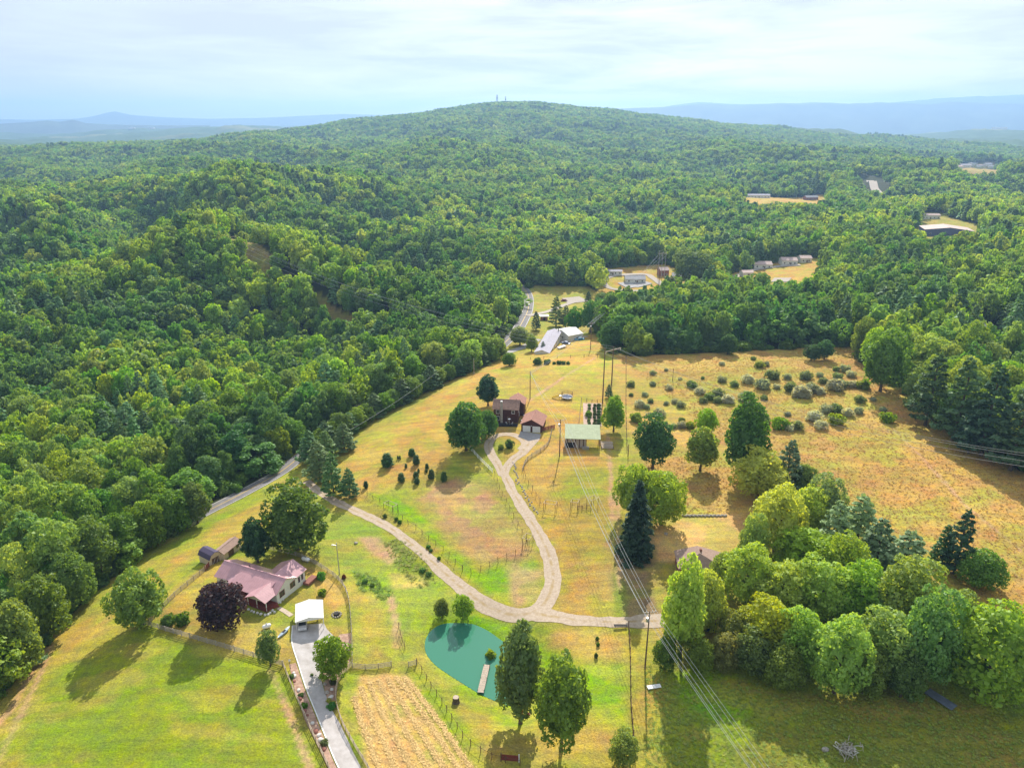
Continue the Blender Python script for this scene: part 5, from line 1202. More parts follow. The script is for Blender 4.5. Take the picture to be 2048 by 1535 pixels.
p2, h2 = top_h(1119, 912, 838); T2, top2 = utility_pole('wooden utility pole with pale crossarm left of the green-roofed barn', p2, h2, .17, 1.9, .4, math.radians(20), True)
p3, h3 = top_h(1060, 798, 742); T3, top3 = utility_pole('plain wooden pole behind the log house', p3, h3, .15)
p4, h4 = top_h(1205, 806, 697); p5, h5 = top_h(1223, 770, 693)
p6, h6 = top_h(1181, 698, 645); T6, top6 = utility_pole('wooden utility pole above the white valley buildings', p6, h6, .17, 1.6, .4, math.radians(25), True)
p7, h7 = top_h(1252, 606, 574); T7, top7 = utility_pole('small wooden utility pole in the valley meadow below the gravel loop', p7, h7, .17, 1.4, .4, .4)
p8, h8 = top_h(948, 748, 717); utility_pole('pale pole rising from the shrubs along the far field edge', p8, h8, .15, mat='steel')
p9, h9 = top_h(679, 1148, 1085); utility_pole('slim grey light pole behind the ranch house', p9, h9, .12, lamp=True, name='light_pole', cat='light pole', mat='steel')
p10, h10 = top_h(688, 905, 868); T10, top10 = utility_pole('slim pole at the left edge of the mown field', p10, h10, .12)
p11, h11 = top_h(210, 1163, 1114); T11, top11 = utility_pole('slim utility pole at the edge of the left wood', p11, h11, .13, .9, .3, .6)
p12, h12 = top_h(1318, 572, 545); T12, top12 = utility_pole('small pole beside the gravel loop house', p12, h12, .17)
p13, h13 = top_h(1345, 762, 737); utility_pole('short pole standing in the dry meadow scrub', p13, h13, .12)
p14, h14 = top_h(1256, 912, 888); utility_pole('short wooden post pole on the fence line by the barn', p14, h14, .13)
# two tall poles of the transmission line above the field
T4, _ = utility_pole('taller front pole of the transmission pair above the field', p4, h4, .22, name='transmission_pole', cat='transmission pole')
T5, _ = utility_pole('rear pole of the transmission pair carrying the long crossarm', p5, h5, .22, name='transmission_pole', cat='transmission pole')
R5 = math.radians(38); ax = Vector((math.cos(R5), math.sin(R5), 0)); c5 = p5 + Vector((0, 0, h5 - 1.3))
a5 = T5
MB().bar((-4.2 * math.cos(R5), -4.2 * math.sin(R5), h5 - 1.3), (4.2 * math.cos(R5), 4.2 * math.sin(R5), h5 - 1.3), .22).build('crossarm', M['wood_pale'], T5)
for s_ in (-1, 0, 1):
    MB().tube([(s_ * 4 * math.cos(R5), s_ * 4 * math.sin(R5), h5 - 2.2), (s_ * 4 * math.cos(R5), s_ * 4 * math.sin(R5), h5 - 1.4)], .1, 6).build('insulator', M['white'], T5)
tr5 = [c5 + ax * (s_ * 4) - Vector((0, 0, .9)) for s_ in (-1, 0, 1)] + [p5 + Vector((0, 0, h5))]
# transmission frames in the forest corridor, and beyond the gravel loop
def h_frame(label, p, h, gap, armw, rz, legs=2):
    t = thing('transmission_tower', label, 'pylon', p, rz)
    for k in range(legs): x = (k - (legs - 1) / 2) * gap; MB().tube([(x, 0, -1), (x, 0, h)], [.24, .16], 8).build('pole', M['steel'], t)
    MB().bar((-armw, 0, h - 1.4), (armw, 0, h - 1.4), .3).build('crossarm', M['wood_pale'], t)
    MB().bar((-gap / 2, 0, h - 6), (gap / 2, 0, h - 2), .16).bar((gap / 2, 0, h - 6), (-gap / 2, 0, h - 2), .16).build('brace', M['steel'], t)
    R = Matrix.Rotation(rz, 4, 'Z'); return [Vector(p) + R @ Vector((s_ * armw * .95, 0, h - 2.2)) for s_ in (-1, 0, 1)] + [Vector(p) + R @ Vector((0, 0, h))]
pf, hf = top_h(456, 500, 470); tf = h_frame('pale two-legged transmission frame in the forest corridor', pf, hf, 5, 6, math.radians(30))
pg, hg = top_h(1322, 556, 503); tg = h_frame('tall three-legged transmission frame beyond the gravel loop', pg, hg, 2.6, 3.6, math.radians(10), 3)
qe = at(2300, 1110); te = [qe + Vector((s_ * 3.2, s_ * 2.5, 19)) for s_ in (-1, 0, 1)] + [qe + Vector((0, 0, 21))]
nm_ = ('first', 'second', 'third', 'topmost')
for k in range(4):
    wire(tf[k], tr5[k], 9, f'{nm_[k]} transmission wire sagging over the forest corridor to the twin poles', .03, 'transmission wires')
    wire(tr5[k], te[k], 7, f'{nm_[k]} transmission wire crossing above the dry meadow', .028, 'transmission wires')
# distribution line from the foreground over P1 and P2 to the twin poles and the valley
pn = at(1560, 1760); tn_ = [pn + Vector((x, x * .3, 13)) for x in (-1.2, -.5, .5, 1.2)]
nw = ('leftmost', 'second', 'third', 'rightmost')
for k in range(4):
    wire(top1[k], tn_[k], .4, f'{nw[k]} wire running from the track pole out at the bottom of the view', .022, 'wires of the field power line')
    wire(top2[k], top1[k], 2.2, f'{nw[k]} wire between the barn pole and the track pole', .028, 'wires of the field power line')
    wire(top6[k], top7[k], 1.5, f'{nw[k]} wire from the valley pole down to the valley meadow', .05, 'wires of the valley power line')
    wire(top7[k], (tg[k % 3]), 1.0, f'{nw[k]} wire rising to the three-legged frame', .05, 'wires of the valley power line')
for k in (0, 1, 3): wire(top3[0] + Vector((0, 0, -.3 * k)), top2[k], 1.0, f'{nw[k]} wire from the plain pole behind the house to the barn pole', .03, 'wires of the field power line')
for k in (0, 2, 3): wire(top6[k], top3[0] + Vector((0, 0, -.3 * k)), 2.2, f'{nw[k]} wire from the valley pole over the far field', .03, 'wires of the field power line')
pm = top1[1] + Vector((0, 0, -1.4)); wire(top2[1] + Vector((0, 0, -1.3)), pm, 2.6, 'lower cable slung under the wires between barn pole and track pole', .04, 'wires of the field power line')
wire(pm, tn_[1] + Vector((0, 0, -1.4)), .6, 'lower cable under the wires at the bottom of the view', .03, 'wires of the field power line')
q0 = at(145, 1205); qr = at(330, 1060)
for k, s_ in enumerate((0, 3)): wire(top11[s_], q0 + Vector((s_ * .3 - 3, -6, 2)), .5, ('upper', 'lower')[k] + ' wire dropping left from the pole at the wood edge', .03, 'wires at the left wood'); wire(top11[s_], qr + Vector((0, s_ * .3, 8)), 1.0, ('upper', 'lower')[k] + ' wire running right from the pole at the wood edge', .03, 'wires at the left wood')
wire(top10[0], at(905, 760) + Vector((0, 0, 9)), 1.5, 'thin wire along the left edge of the mown field', .03)
# masts on the hill top
for px, pt, lab, r_ in ((994, 190, 'thicker of the two radio masts on the wooded summit', 2.4), (1011, 193, 'thinner radio mast right of the thicker one on the summit', 1.5)):
    d = ray(px, 210); q = Vector((d[0] * 3000, d[1] * 3000, 0)); q.z = float(H(q.x, q.y)); dd = ray(px, pt); hh = CAM_H + dd[2] * q.y / dd[1] - q.z
    t = thing('radio_mast', lab, 'radio mast', q)
    for a in (0, 2.09, 4.19): MB().tube([(math.cos(a) * r_ * 1.6, math.sin(a) * r_ * 1.6, -3), (math.cos(a) * r_ * .7, math.sin(a) * r_ * .7, hh)], r_ * .35, 4).build('leg', M['dark'], t)
    mb = MB()
    for z in np.arange(4, hh, 5.): mb.bar((-r_, 0, z), (r_, r_ * .5, z + 3), .3)
    mb.build('bracing', M['dark'], t)
    if r_ > 1: MB().box(-2.2, 2.2, -1, 1, hh - 14, hh - 9).build('antenna', M['dark'], t)

# ------------------------------------------------------------------ fences
def fence(name, label, px, post_gap=2.4, rails=3, h=1.25, mat='wood_grey', rail_h=.13, post_r=.07, closed=False, world=None, thick=.04, cat='fence', group=None, maxbays=70, lean=0):
    path = smooth_open(W(*px) if world is None else world, .25) if len(px) > 2 or world is not None else np.array(W(*px))
    seg = np.linalg.norm(np.diff(path, axis=0), axis=1); s = np.concatenate([[0], np.cumsum(seg)]); n = max(1, min(maxbays, round(s[-1] / post_gap)))
    P = [Vector((float(np.interp(u, s, path[:, 0])), float(np.interp(u, s, path[:, 1])), 0)) for u in np.linspace(0, s[-1], n + 1)]
    for p in P: p.z = float(H(p.x, p.y))
    t = thing(name, label, cat, P[0], 0, group); O = P[0]
    pm = MB().box(-post_r, post_r, -post_r, post_r, -.3, h + .08)
    pmesh = new_mesh('post', pm.v, pm.f, M[mat])
    for p in P:
        o = link('post', pmesh, t, p - O + Vector((0, 0, random.uniform(-.08, .08)))); o.rotation_euler = (random.uniform(-lean, lean), random.uniform(-lean, lean), random.random() * .3)
    for a, b in zip(P[:-1], P[1:]):
        for k in range(rails):
            z = h * (k + .8) / (rails) - .05
            MB().bar(a - O + Vector((0, 0, z)), b - O + Vector((0, 0, z + random.uniform(-.03, .03))), thick, rail_h).build('rail', M[mat], t)
    return t
fence('board_fence', 'grey board fence between yard and lower left field', [(289, 1248), (340, 1264), (420, 1287), (500, 1311), (565, 1331)], 2.1, 4)
fence('board_fence', 'grey board fence down the left side of the concrete drive', [(567, 1331), (583, 1372), (604, 1420), (630, 1478), (655, 1530), (672, 1570)], 2.0, 4, mat='wood_pale')
fence('board_fence', 'grey board fence from the corner tree up to the barn shed', [(300, 1246), (345, 1197), (380, 1167), (412, 1140)], 2.3, 4)
fence('gate', 'small reddish wooden gate beside the barn shed', [(411, 1141), (419, 1133)], 1.6, 5, 1.3, 'wood_red', .2, cat='gate')
fence('board_fence', 'curved grey fence behind the ranch house', [(480, 1100), (520, 1096), (570, 1105), (610, 1118), (650, 1140), (680, 1163), (695, 1190), (701, 1230), (704, 1275), (705, 1320)], 2.3, 4)
fence('board_fence', 'pale board fence curving round the garden bed right of the drive', [(705, 1330), (690, 1345), (675, 1368), (672, 1400), (682, 1440), (702, 1480), (735, 1535), (755, 1570)], 2.0, 4, mat='wood_pale')
fence('board_fence', 'dark straight board fence at the top of the straw field', [(705, 1335), (740, 1338), (783, 1332)], 2.2, 4)
fence('board_fence', 'short board fence panel by the field gate', [(817, 1333), (833, 1328)], 1.9, 4)
fence('wire_fence', 'line of dark posts and one rail right of the straw field', [(834, 1328), (848, 1350), (862, 1375), (880, 1400), (895, 1425), (912, 1452), (930, 1480), (955, 1500), (985, 1518), (1040, 1530)], 2.5, 1, 1.5, 'wood_brown', .05, .06)
fence('white_rail_fence', 'pale rail fence left of the turning circle', [(924, 882), (940, 898), (960, 920), (985, 945)], 2.6, 3, 1.3, 'white')
fence('board_fence', 'grey fence curving below the garage', [(1045, 942), (1055, 920), (1085, 900), (1098, 885), (1104, 862)], 2.3, 4)
fence('picket_fence', 'low orange-brown wooden fence right of the garage', [(1084, 862), (1109, 856)], 1.3, 5, 1.3, 'wood_red', .2)
fence('wire_fence', 'long straight boundary fence between barn yard and dry meadow', [(1252, 705), (1252, 760), (1252, 830), (1254, 900)], 4.5, 2, 1.4, 'pole_wood', .04, .08)
fence('wire_fence', 'dark fence line along the right side of the pond meadow', [(1257, 1252), (1260, 1300), (1261, 1350), (1262, 1410), (1266, 1460), (1270, 1520)], 2.6, 3, 1.3, 'wood_brown', .05, .08)
fence('wire_fence', 'row of leaning posts beside the dry field above the drive', [(722, 985), (750, 1000), (785, 1018), (812, 1045), (835, 1060), (860, 1082), (885, 1100), (905, 1122), (925, 1140)], 3.0, 1, 1.5, 'wood_brown', .03, .05, lean=.12)
fence('wire_fence', 'curving row of posts round the tip of the inner field', [(925, 1142), (940, 1148), (958, 1142), (975, 1135), (1003, 1122), (1035, 1108), (1055, 1090)], 2.4, 1, 1.7, 'wood_brown', .03, .05, lean=.12)
fence('wire_fence', 'posts along the left of the long gravel drive below the turning circle', [(990, 950), (1002, 985), (1015, 1010), (1030, 1040), (1045, 1070), (1052, 1085)], 4.0, 1, 1.5, 'wood_brown', .03, .05, lean=.1)
fence('wire_fence', 'posts right of the stone-edged drive', [(1048, 945), (1055, 965), (1068, 985), (1080, 1005)], 3.2, 1, 1.5, 'wood_brown', .03, .05, lean=.1)
fence('wire_fence', 'far boundary fence across the field above the valley', [(1010, 722), (1080, 718), (1150, 715), (1195, 714)], 6, 1, 1.3, 'pole_wood', .04, .08)
fence('wire_fence', 'short crooked fence in the meadow left of the pond', [(797, 1255), (800, 1268), (805, 1283), (810, 1297)], 1.9, 2, 1.5, 'wood_brown', .04, .05, lean=.15)
fence('garden_fence', 'wooden fence along the left of the vegetable garden', [(1158, 845), (1163, 800)], 2.2, 2, 1.2, 'wood_pale', .06)
fence('garden_fence', 'thin fence along the far end of the vegetable garden', [(1163, 802), (1205, 806)], 2.2, 2, 1.2, 'wood_brown', .05)
for k, (pts, lab) in enumerate((([(1087, 1020), (1110, 1024)], 'square wooden frame with four posts left of the field gate'), ([(1141, 1018), (1155, 1020)], 'wooden post frame at the left end of the rail gate'), ([(1182, 1016), (1196, 1010)], 'tall wooden frame under the wires at the right end of the gate'), ([(768, 1020), (786, 1028)], 'leaning wooden trellis beside the gravel drive'), ([(1058, 1095), (1066, 1085)], 'grey arched trellis inside the drive bend'))):
    a, b = [at(*q) for q in pts]; t = thing('trellis', lab, 'trellis', a, 0, 'wooden frames in the fields')
    d = b - a; nrm = Vector((-d.y, d.x, 0)).normalized() * 1.8; hgt_ = 2.3
    for q in (Vector(), d, nrm, d + nrm): MB().bar(q - Vector((0, 0, .3)), q + Vector((0, 0, hgt_)), .11).build('post', M['wood_brown'], t)
    up = Vector((0, 0, hgt_))
    for q, r_ in ((Vector(), d), (nrm, d + nrm), (Vector(), nrm), (d, d + nrm)): MB().bar(q + up, r_ + up, .08).build('rail', M['wood_pale'], t)
fence('rail_gate', 'low brown rail fence between the two wooden frames', [(1155, 1019), (1182, 1016)], 1.4, 3, 1.2, 'wood_brown', .09)

# ------------------------------------------------------------------ dock, trampoline, garden and the small things
a, b = Vector((*_flat(961, 1384, PLEV + .4), PLEV + .4)), Vector((*_flat(974, 1328, PLEV + .4), PLEV + .4))
t = thing('dock', 'narrow wooden plank dock reaching into the green pond', 'dock', a, math.atan2(b.y - a.y, b.x - a.x)); ln = (b - a).length
for k in range(int(ln / .19)): MB().box(k * .19, k * .19 + .165, -.62 + .02 * (k % 3), .62 - .02 * (k % 2), 0, .04 + .005 * (k % 3)).build('plank', M[('wood_pale', 'wood_grey')[k % 3 == 0]], t)
for s_ in (-.55, .55): MB().box(0, ln, s_ - .04, s_ + .04, -.14, -.005).build('beam', M['wood_brown'], t)
for x in (.5, ln * .5, ln - .3):
    for s_ in (-.6, .6): MB().tube([(x, s_, -1.6), (x, s_, .25)], .06, 6).build('pile', M['wood_brown'], t)
p = at(1134, 797); t = thing('trampoline', 'round trampoline with safety net and dark mat in the upper lawn', 'trampoline', p, .3)
RT = 2.1; ring = [(math.cos(a) * RT, math.sin(a) * RT, .9) for a in np.linspace(0, 2 * math.pi, 25)]
MB().tube(ring, .06, 6, cap=False).build('frame', M['steel'], t); MB().add([(x * .9, y * .9, .9) for x, y, z in ring[:-1]], [tuple(range(24))]).build('mat', simple('mat_blue', (.17, .2, .28), .95, .05, 1), t)
for k in range(6): a_ = k * math.pi / 3; MB().tube([(math.cos(a_) * RT, math.sin(a_) * RT, 0), (math.cos(a_) * RT, math.sin(a_) * RT, 2.7)], .04, 6).build('net_pole', M['dark'], t)
mb = MB()
for k in range(48):
    a_ = k * math.pi / 24; mb.bar((math.cos(a_) * RT, math.sin(a_) * RT, .95), (math.cos(a_) * RT, math.sin(a_) * RT, 2.6), .018)
for z in np.arange(1.1, 2.7, .25):
    for k in range(24): mb.bar((ring[k][0], ring[k][1], z), (ring[k + 1][0], ring[k + 1][1], z), .018)
mb.build('net', M['dark'], t)
p = at(1121, 797); t = thing('playset_slide', 'small playset with a yellow slide left of the trampoline', 'slide', p, math.radians(170))
MB().box(-.6, .6, -.6, .6, 1.2, 1.28).build('platform', M['white'], t); M['yellow'] = simple('yellow', (.7, .5, .02), .5, .05, 1)
mb = MB(); mb.slab([(.6, -.3, 1.28), (.6, .3, 1.28), (3.2, .3, .15), (3.2, -.3, .15)], .06); mb.bar((.6, -.33, 1.38), (3.2, -.33, .25), .06, .2); mb.bar((.6, .33, 1.38), (3.2, .33, .25), .06, .2); mb.build('slide', M['yellow'], t)
for x in (-.5, .5):
    for y in (-.5, .5): MB().box(x - .05, x + .05, y - .05, y + .05, 0, 1.9).build('post', M['wood_pale'], t)
kind(sheet('garden_bed', W((1167, 850), (1166, 806), (1203, 806), (1203, 852)), simple('garden_soil', (.50, .36, .29), .95, .12, 1.0), .05), 'structure')
def plant(name, label, px, py, w_, h_, col, crown=None, group=None, cat='shrub'):
    p = at(px, py); t = thing(name, label, cat, p, random.random() * 6, group); m_ = crown or random.choice(SHRUB)
    t.scale = (w_ / 3.2, w_ / 3.2, h_ / 2.7) if crown is None else (w_ / 1.5, w_ / 1.5, h_ / 3.0)
    link('foliage', m_, t, color=col); return t
for i, (cx_, col) in enumerate(((1178, (.14, .24, .08)), (1189, (.08, .13, .04)), (1198, (.06, .13, .04)))):
    for k in range(7):
        py = 812 + k * 6; plant('garden_plant', ('grey-green', 'dark staked', 'deep green')[i] + ' vegetable plant in the ' + ('left', 'middle', 'right')[i] + ' row of the garden', cx_ + random.uniform(-1, 1), py, 1.2 + (i == 2) * .3, 1.1 + .5 * random.random(), col, group='vegetables in the garden rows', cat='plant')
plant('garden_bush', 'bright green leafy bush in the left garden row', 1177, 832, 2.3, 2.4, (.16, .34, .02))
# white tank, boat and kayak in the yard
def tank(label, px, py, l, r_, rz, mat='white', nm='propane_tank'):
    p = at(px, py); t = thing(nm, label, 'tank', p, rz)
    MB().tube([(-l / 2, 0, r_ + .15), (-l / 2 + .12, 0, r_ + .15), (-l / 2 + .35, 0, r_ + .15), (l / 2 - .35, 0, r_ + .15), (l / 2 - .12, 0, r_ + .15), (l / 2, 0, r_ + .15)], [r_ * .3, r_ * .75, r_, r_, r_ * .75, r_ * .3], 14).build('shell', M[mat], t, smooth=True)
    for x in (-l * .28, l * .28): MB().box(x - .08, x + .08, -r_ * .7, r_ * .7, 0, .3).build('foot', M['steel'], t)
    MB().tube([(0, 0, 2 * r_ + .1), (0, 0, 2 * r_ + .32)], .16, 8).build('valve_cap', M['steel'], t)
tank('white propane tank behind the ranch house by the curved fence', 612, 1122, 2.3, .5, -.4); tank('short white tank on the front lawn of the ranch house', 534, 1256, 1.8, .45, .5)
p = at(568, 1266); t = thing('kayak', 'blue and white kayak lying on the lawn left of the drive', 'kayak', p, math.radians(68)); n_k = 9
V = []; F = []
for i in range(n_k):
    f = i / (n_k - 1) * 2 - 1; r_ = .42 * (1 - f * f) ** .6 + .02
    for k in range(8): a_ = k * math.pi / 4; V.append((f * 1.9, math.cos(a_) * r_, .32 + math.sin(a_) * r_ * .6 + .12 * f * f))
F = [(i * 8 + k, i * 8 + (k + 1) % 8, (i + 1) * 8 + (k + 1) % 8, (i + 1) * 8 + k) for i in range(n_k - 1) for k in range(8)] + [tuple(range(8)), tuple(range((n_k - 1) * 8, n_k * 8))]
MB().add(V, F).build('hull', simple('kayak_blue', (.5, .62, .75), .4, .3, 1.2), t, smooth=True); MB().box(-.4, .5, -.22, .22, .5, .6).build('cockpit', M['dark'], t)
# fire ring, stumps, boxes
def ring_of_stones(label, px, py, R_, n_, nm='fire_pit'):
    p = at(px, py); t = thing(nm, label, 'fire pit', p)
    for k in range(n_): a_ = k / n_ * 6.283; o = link('stone', random.choice(ROCKS), t, (math.cos(a_) * R_, math.sin(a_) * R_, .12), a_, (.24, .2, .18))
    MB().tube([(0, 0, -.05), (0, 0, .5)], [R_ * .62, R_ * .55], 12).build('ash_drum', M['dark'], t)
ring_of_stones('dark fire pit ringed with pale stones on the lawn right of the carport', 673, 1229, .95, 12)
p = at(912, 1404); t = thing('tree_stump', 'thick dark tree stump on the lawn between straw field and pond', 'stump', p); MB().tube([(0, 0, -.2), (0, 0, .2), (0, .05, 1.2)], [.85, .66, .6], 14).build('stump', M['bark'], t, smooth=True); MB().tube([(0, .05, 1.2), (0, .05, 1.22)], .56, 14).build('cut_face', M['wood_pale'], t)
p = at(1052, 1428); t = thing('garden_bench', 'brown wooden bench on the pond bank behind the poplar trunk', 'bench', p, 2.6)
MB().box(-.8, .8, -.25, .25, .42, .48).build('seat', M['wood_red'], t); MB().box(-.8, .8, .24, .3, .5, 1.05).build('backrest', M['wood_red'], t)
for x in (-.7, .7): MB().box(x - .05, x + .05, -.25, .3, 0, .42).build('leg', M['wood_red'], t)
def panel(name, label, px, py, l, w_, th, rz, mat, z=.25, cat='board'):
    p = at(px, py); t = thing(name, label, cat, p, rz); n = max(2, int(w_ / .3))
    for k in range(n): MB().box(-l / 2, l / 2, -w_ / 2 + k * w_ / n + .01, -w_ / 2 + (k + 1) * w_ / n - .01, z, z + th).build('board', M[mat], t)
    for x in (-l * .4, l * .4): MB().box(x - .06, x + .06, -w_ / 2, w_ / 2, z - .12, z - .003).build('bearer', M['wood_brown'], t)
    return t
M['slate'] = simple('slate', (.16, .19, .25), .6, .2, 1)
panel('flatbed_trailer', 'dark blue-grey flatbed lying in the shaded lower right meadow', 1880, 1402, 4.8, 1.9, .12, math.radians(-57), 'slate', .5, 'trailer')
panel('board_pile', 'pale boards lying by the right fence of the pond meadow', 1308, 1374, 2.6, .9, .1, .2, 'white', .2)
panel('cattle_gate', 'dark bar gate lying at the end of the gravel track', 1241, 1254, 2.8, .7, .08, 0, 'dark', .5, 'gate')
t = thing('wooden_gate', 'red-brown slatted wooden panel in the shade below the poplars', 'gate', at(1020, 1522), -.1)
for k in range(5): MB().box(-1.5, 1.5, -.03, .03, .2 + k * .26, .4 + k * .26).build('slat', M['wood_red'], t)
for x in (-1.5, 1.5): MB().box(x - .08, x + .08, -.08, .08, -.2, 1.7).build('post', M['white' if x > 0 else 'wood_brown'], t)
# brush pile
p = at(1692, 1502); t = thing('brush_pile', 'heap of cut grey-brown branches in the lower right meadow', 'brush pile', p); rb = np.random.RandomState(4)
for k in range(70):
    a_ = rb.rand() * 6.28; c_ = Vector((rb.normal(0, .9), rb.normal(0, .8), .2 + rb.rand() * .9)); l_ = rb.uniform(.8, 2.2); d = Vector((math.cos(a_), math.sin(a_), rb.uniform(-.35, .35))) * l_
    MB().tube([c_ - d * .5, c_ + Vector((0, 0, .1)), c_ + d * .5], [.07, .06, .03], 5).build('branch', M['wood_grey' if k % 3 else 'stone_white'], t)
rock(1650, 1499, .55, 'grey boulder left of the brush pile'); rock(1920, 1192, .5, 'pale rock at the edge of the right meadow', mat='stone_white')
# lamp post, pink spinner
p = at(581, 1337); t = thing('lamp_post', 'slim garden lamp post with white head at the drive corner', 'lamp post', p); MB().tube([(0, 0, 0), (0, 0, 1.9)], .05, 8).build('post', M['dark'], t); MB().box(-.14, .14, -.14, .14, 1.9, 2.25).build('lamp_head', M['white'], t); MB().bar((-.35, 0, 2.3), (.35, 0, 2.3), .05).build('cap', M['dark'], t)
M['magenta'] = simple('magenta', (.75, .02, .22), .5, .05, 1)
p = at(661, 1366); t = thing('garden_spinner', 'bright pink and white garden spinner on a pole right of the drive', 'garden spinner', p); MB().tube([(0, 0, 0), (0, 0, 2.0)], .04, 6).build('pole', M['steel'], t)
for k in range(6): a_ = k * 1.047; MB().slab([(0, 0, 2.0), (math.cos(a_) * .55, -.1, 2.0 + math.sin(a_) * .55), (math.cos(a_ + .5) * .5, .1, 2.0 + math.sin(a_ + .5) * .5)], .04).build('petal', M['magenta' if k % 3 else 'white'], t)
# rocks and little shrubs in the two beds
bed = [(585, 1345), (590, 1362), (596, 1380), (602, 1396), (608, 1412), (616, 1430), (624, 1446), (632, 1462), (640, 1480), (648, 1498), (588, 1352), (612, 1421), (637, 1470)]
for k, (px, py) in enumerate(bed): rock(px + random.uniform(-3, 3), py, random.uniform(.28, .55), 'reddish rock in the mulch bed left of the drive' if k % 2 else 'pale rock in the mulch bed left of the drive', 'rocks in the bed left of the drive', mat='brick_red' if k % 2 else 'stone_white')
bed2 = [(660, 1340), (668, 1350), (655, 1355), (672, 1362), (650, 1368), (664, 1378), (654, 1385), (662, 1394), (690, 1330), (680, 1342), (695, 1300), (690, 1290)]
for k, (px, py) in enumerate(bed2): rock(px, py, random.uniform(.25, .5), ('dark' if not k % 2 else 'white') + ' rock in the bed right of the drive', 'rocks in the bed right of the drive', mat='stone_white' if k % 2 else None)
for px, py, w_, col, lab in ((584, 1354, 1.0, (.12, .2, .05), 'grey-green shrub near the lamp post'), (602, 1392, 1.0, (.1, .16, .05), 'olive shrub midway down the left mulch bed'), (609, 1413, 1.2, (.1, .26, .02), 'round green shrub in the left mulch bed'), (664, 1414, 1.5, (.08, .3, .02), 'bright green round shrub at the narrow of the drive'), (658, 1402, .9, (.3, .36, .04), 'yellow-green shrub above the round green one'), (667, 1366, 1.4, (.1, .14, .04), 'dark olive shrub below the pink spinner'),
        (688, 1312, 2.0, (.22, .34, .03), 'yellow-green spreading shrub at the fence under the drive tree'), (649, 1487, 1.3, (.14, .2, .08), 'small grey-green sapling near the bottom of the left bed'), (624, 1350, .6, (.1, .2, .03), 'tiny shrub beside the drive')):
    plant('garden_shrub', lab, px, py, w_, w_ * .9, col)
# ------------------------------------------------------------------ single trees and shrubs, each set where it stands
def tsz(px, base, top, wpx):
    p = at(px, base); d = ray(px, top); k = p.y / d[1]; h = CAM_H + d[2] * k - p.z
    dep = (p.y * cP - (p.z - CAM_H) * sP); return p, max(h, .5), wpx * dep / FPX
KB = {'b0': (BROAD[0], 14.2, 9.8), 'b1': (BROAD[1], 15.5, 10.6), 'b2': (BROAD[2], 14.2, 11.6), 'b3': (BROAD[3], 15.5, 9.8), 'b4': (BROAD[4], 14.2, 10.6), 't0': (TALLB[0], 15.6, 8.4), 't1': (TALLB[1], 15.6, 8.4),
      'p0': (PINE[0], 16.3, 7.4), 'p1': (PINE[1], 16.3, 7.4), 's': (SPRUCE[0], 15.8, 5.6)}
def mtree(kd, px, base, top, wpx, col, label, group=None, name=None):
    cr, hb_, wb_ = KB[kd]
    if px > 1320 and base > 950 and kd[0] in 'bt': col = (min(col[0] * 1.3 + .02, .42), min(col[1] * 1.2 + .01, .52), col[2])  # grove leaf colour raised to make up for shade on the backlit near sides
    p, h, w_ = tsz(px, base, top, wpx); nm = name or {'p': 'pine_tree', 's': 'spruce_tree'}.get(kd[0], 'broadleaf_tree')
    t = thing(nm, label, 'tree', p - Vector((0, 0, .05)), random.random() * 6.28, group); t.scale = (w_ / wb_, w_ / wb_, h / hb_)
    link('crown', cr, t, color=col); link('trunk', TRUNK_C if kd[0] in 'ps' else random.choice(TRUNKS), t); return t
C_MAPLE = (.17, .30, .02); C_OAK = (.10, .19, .025); C_DG = (.03, .105, .03); C_PUR = (.05, .022, .035); C_SUN = (.24, .36, .02)
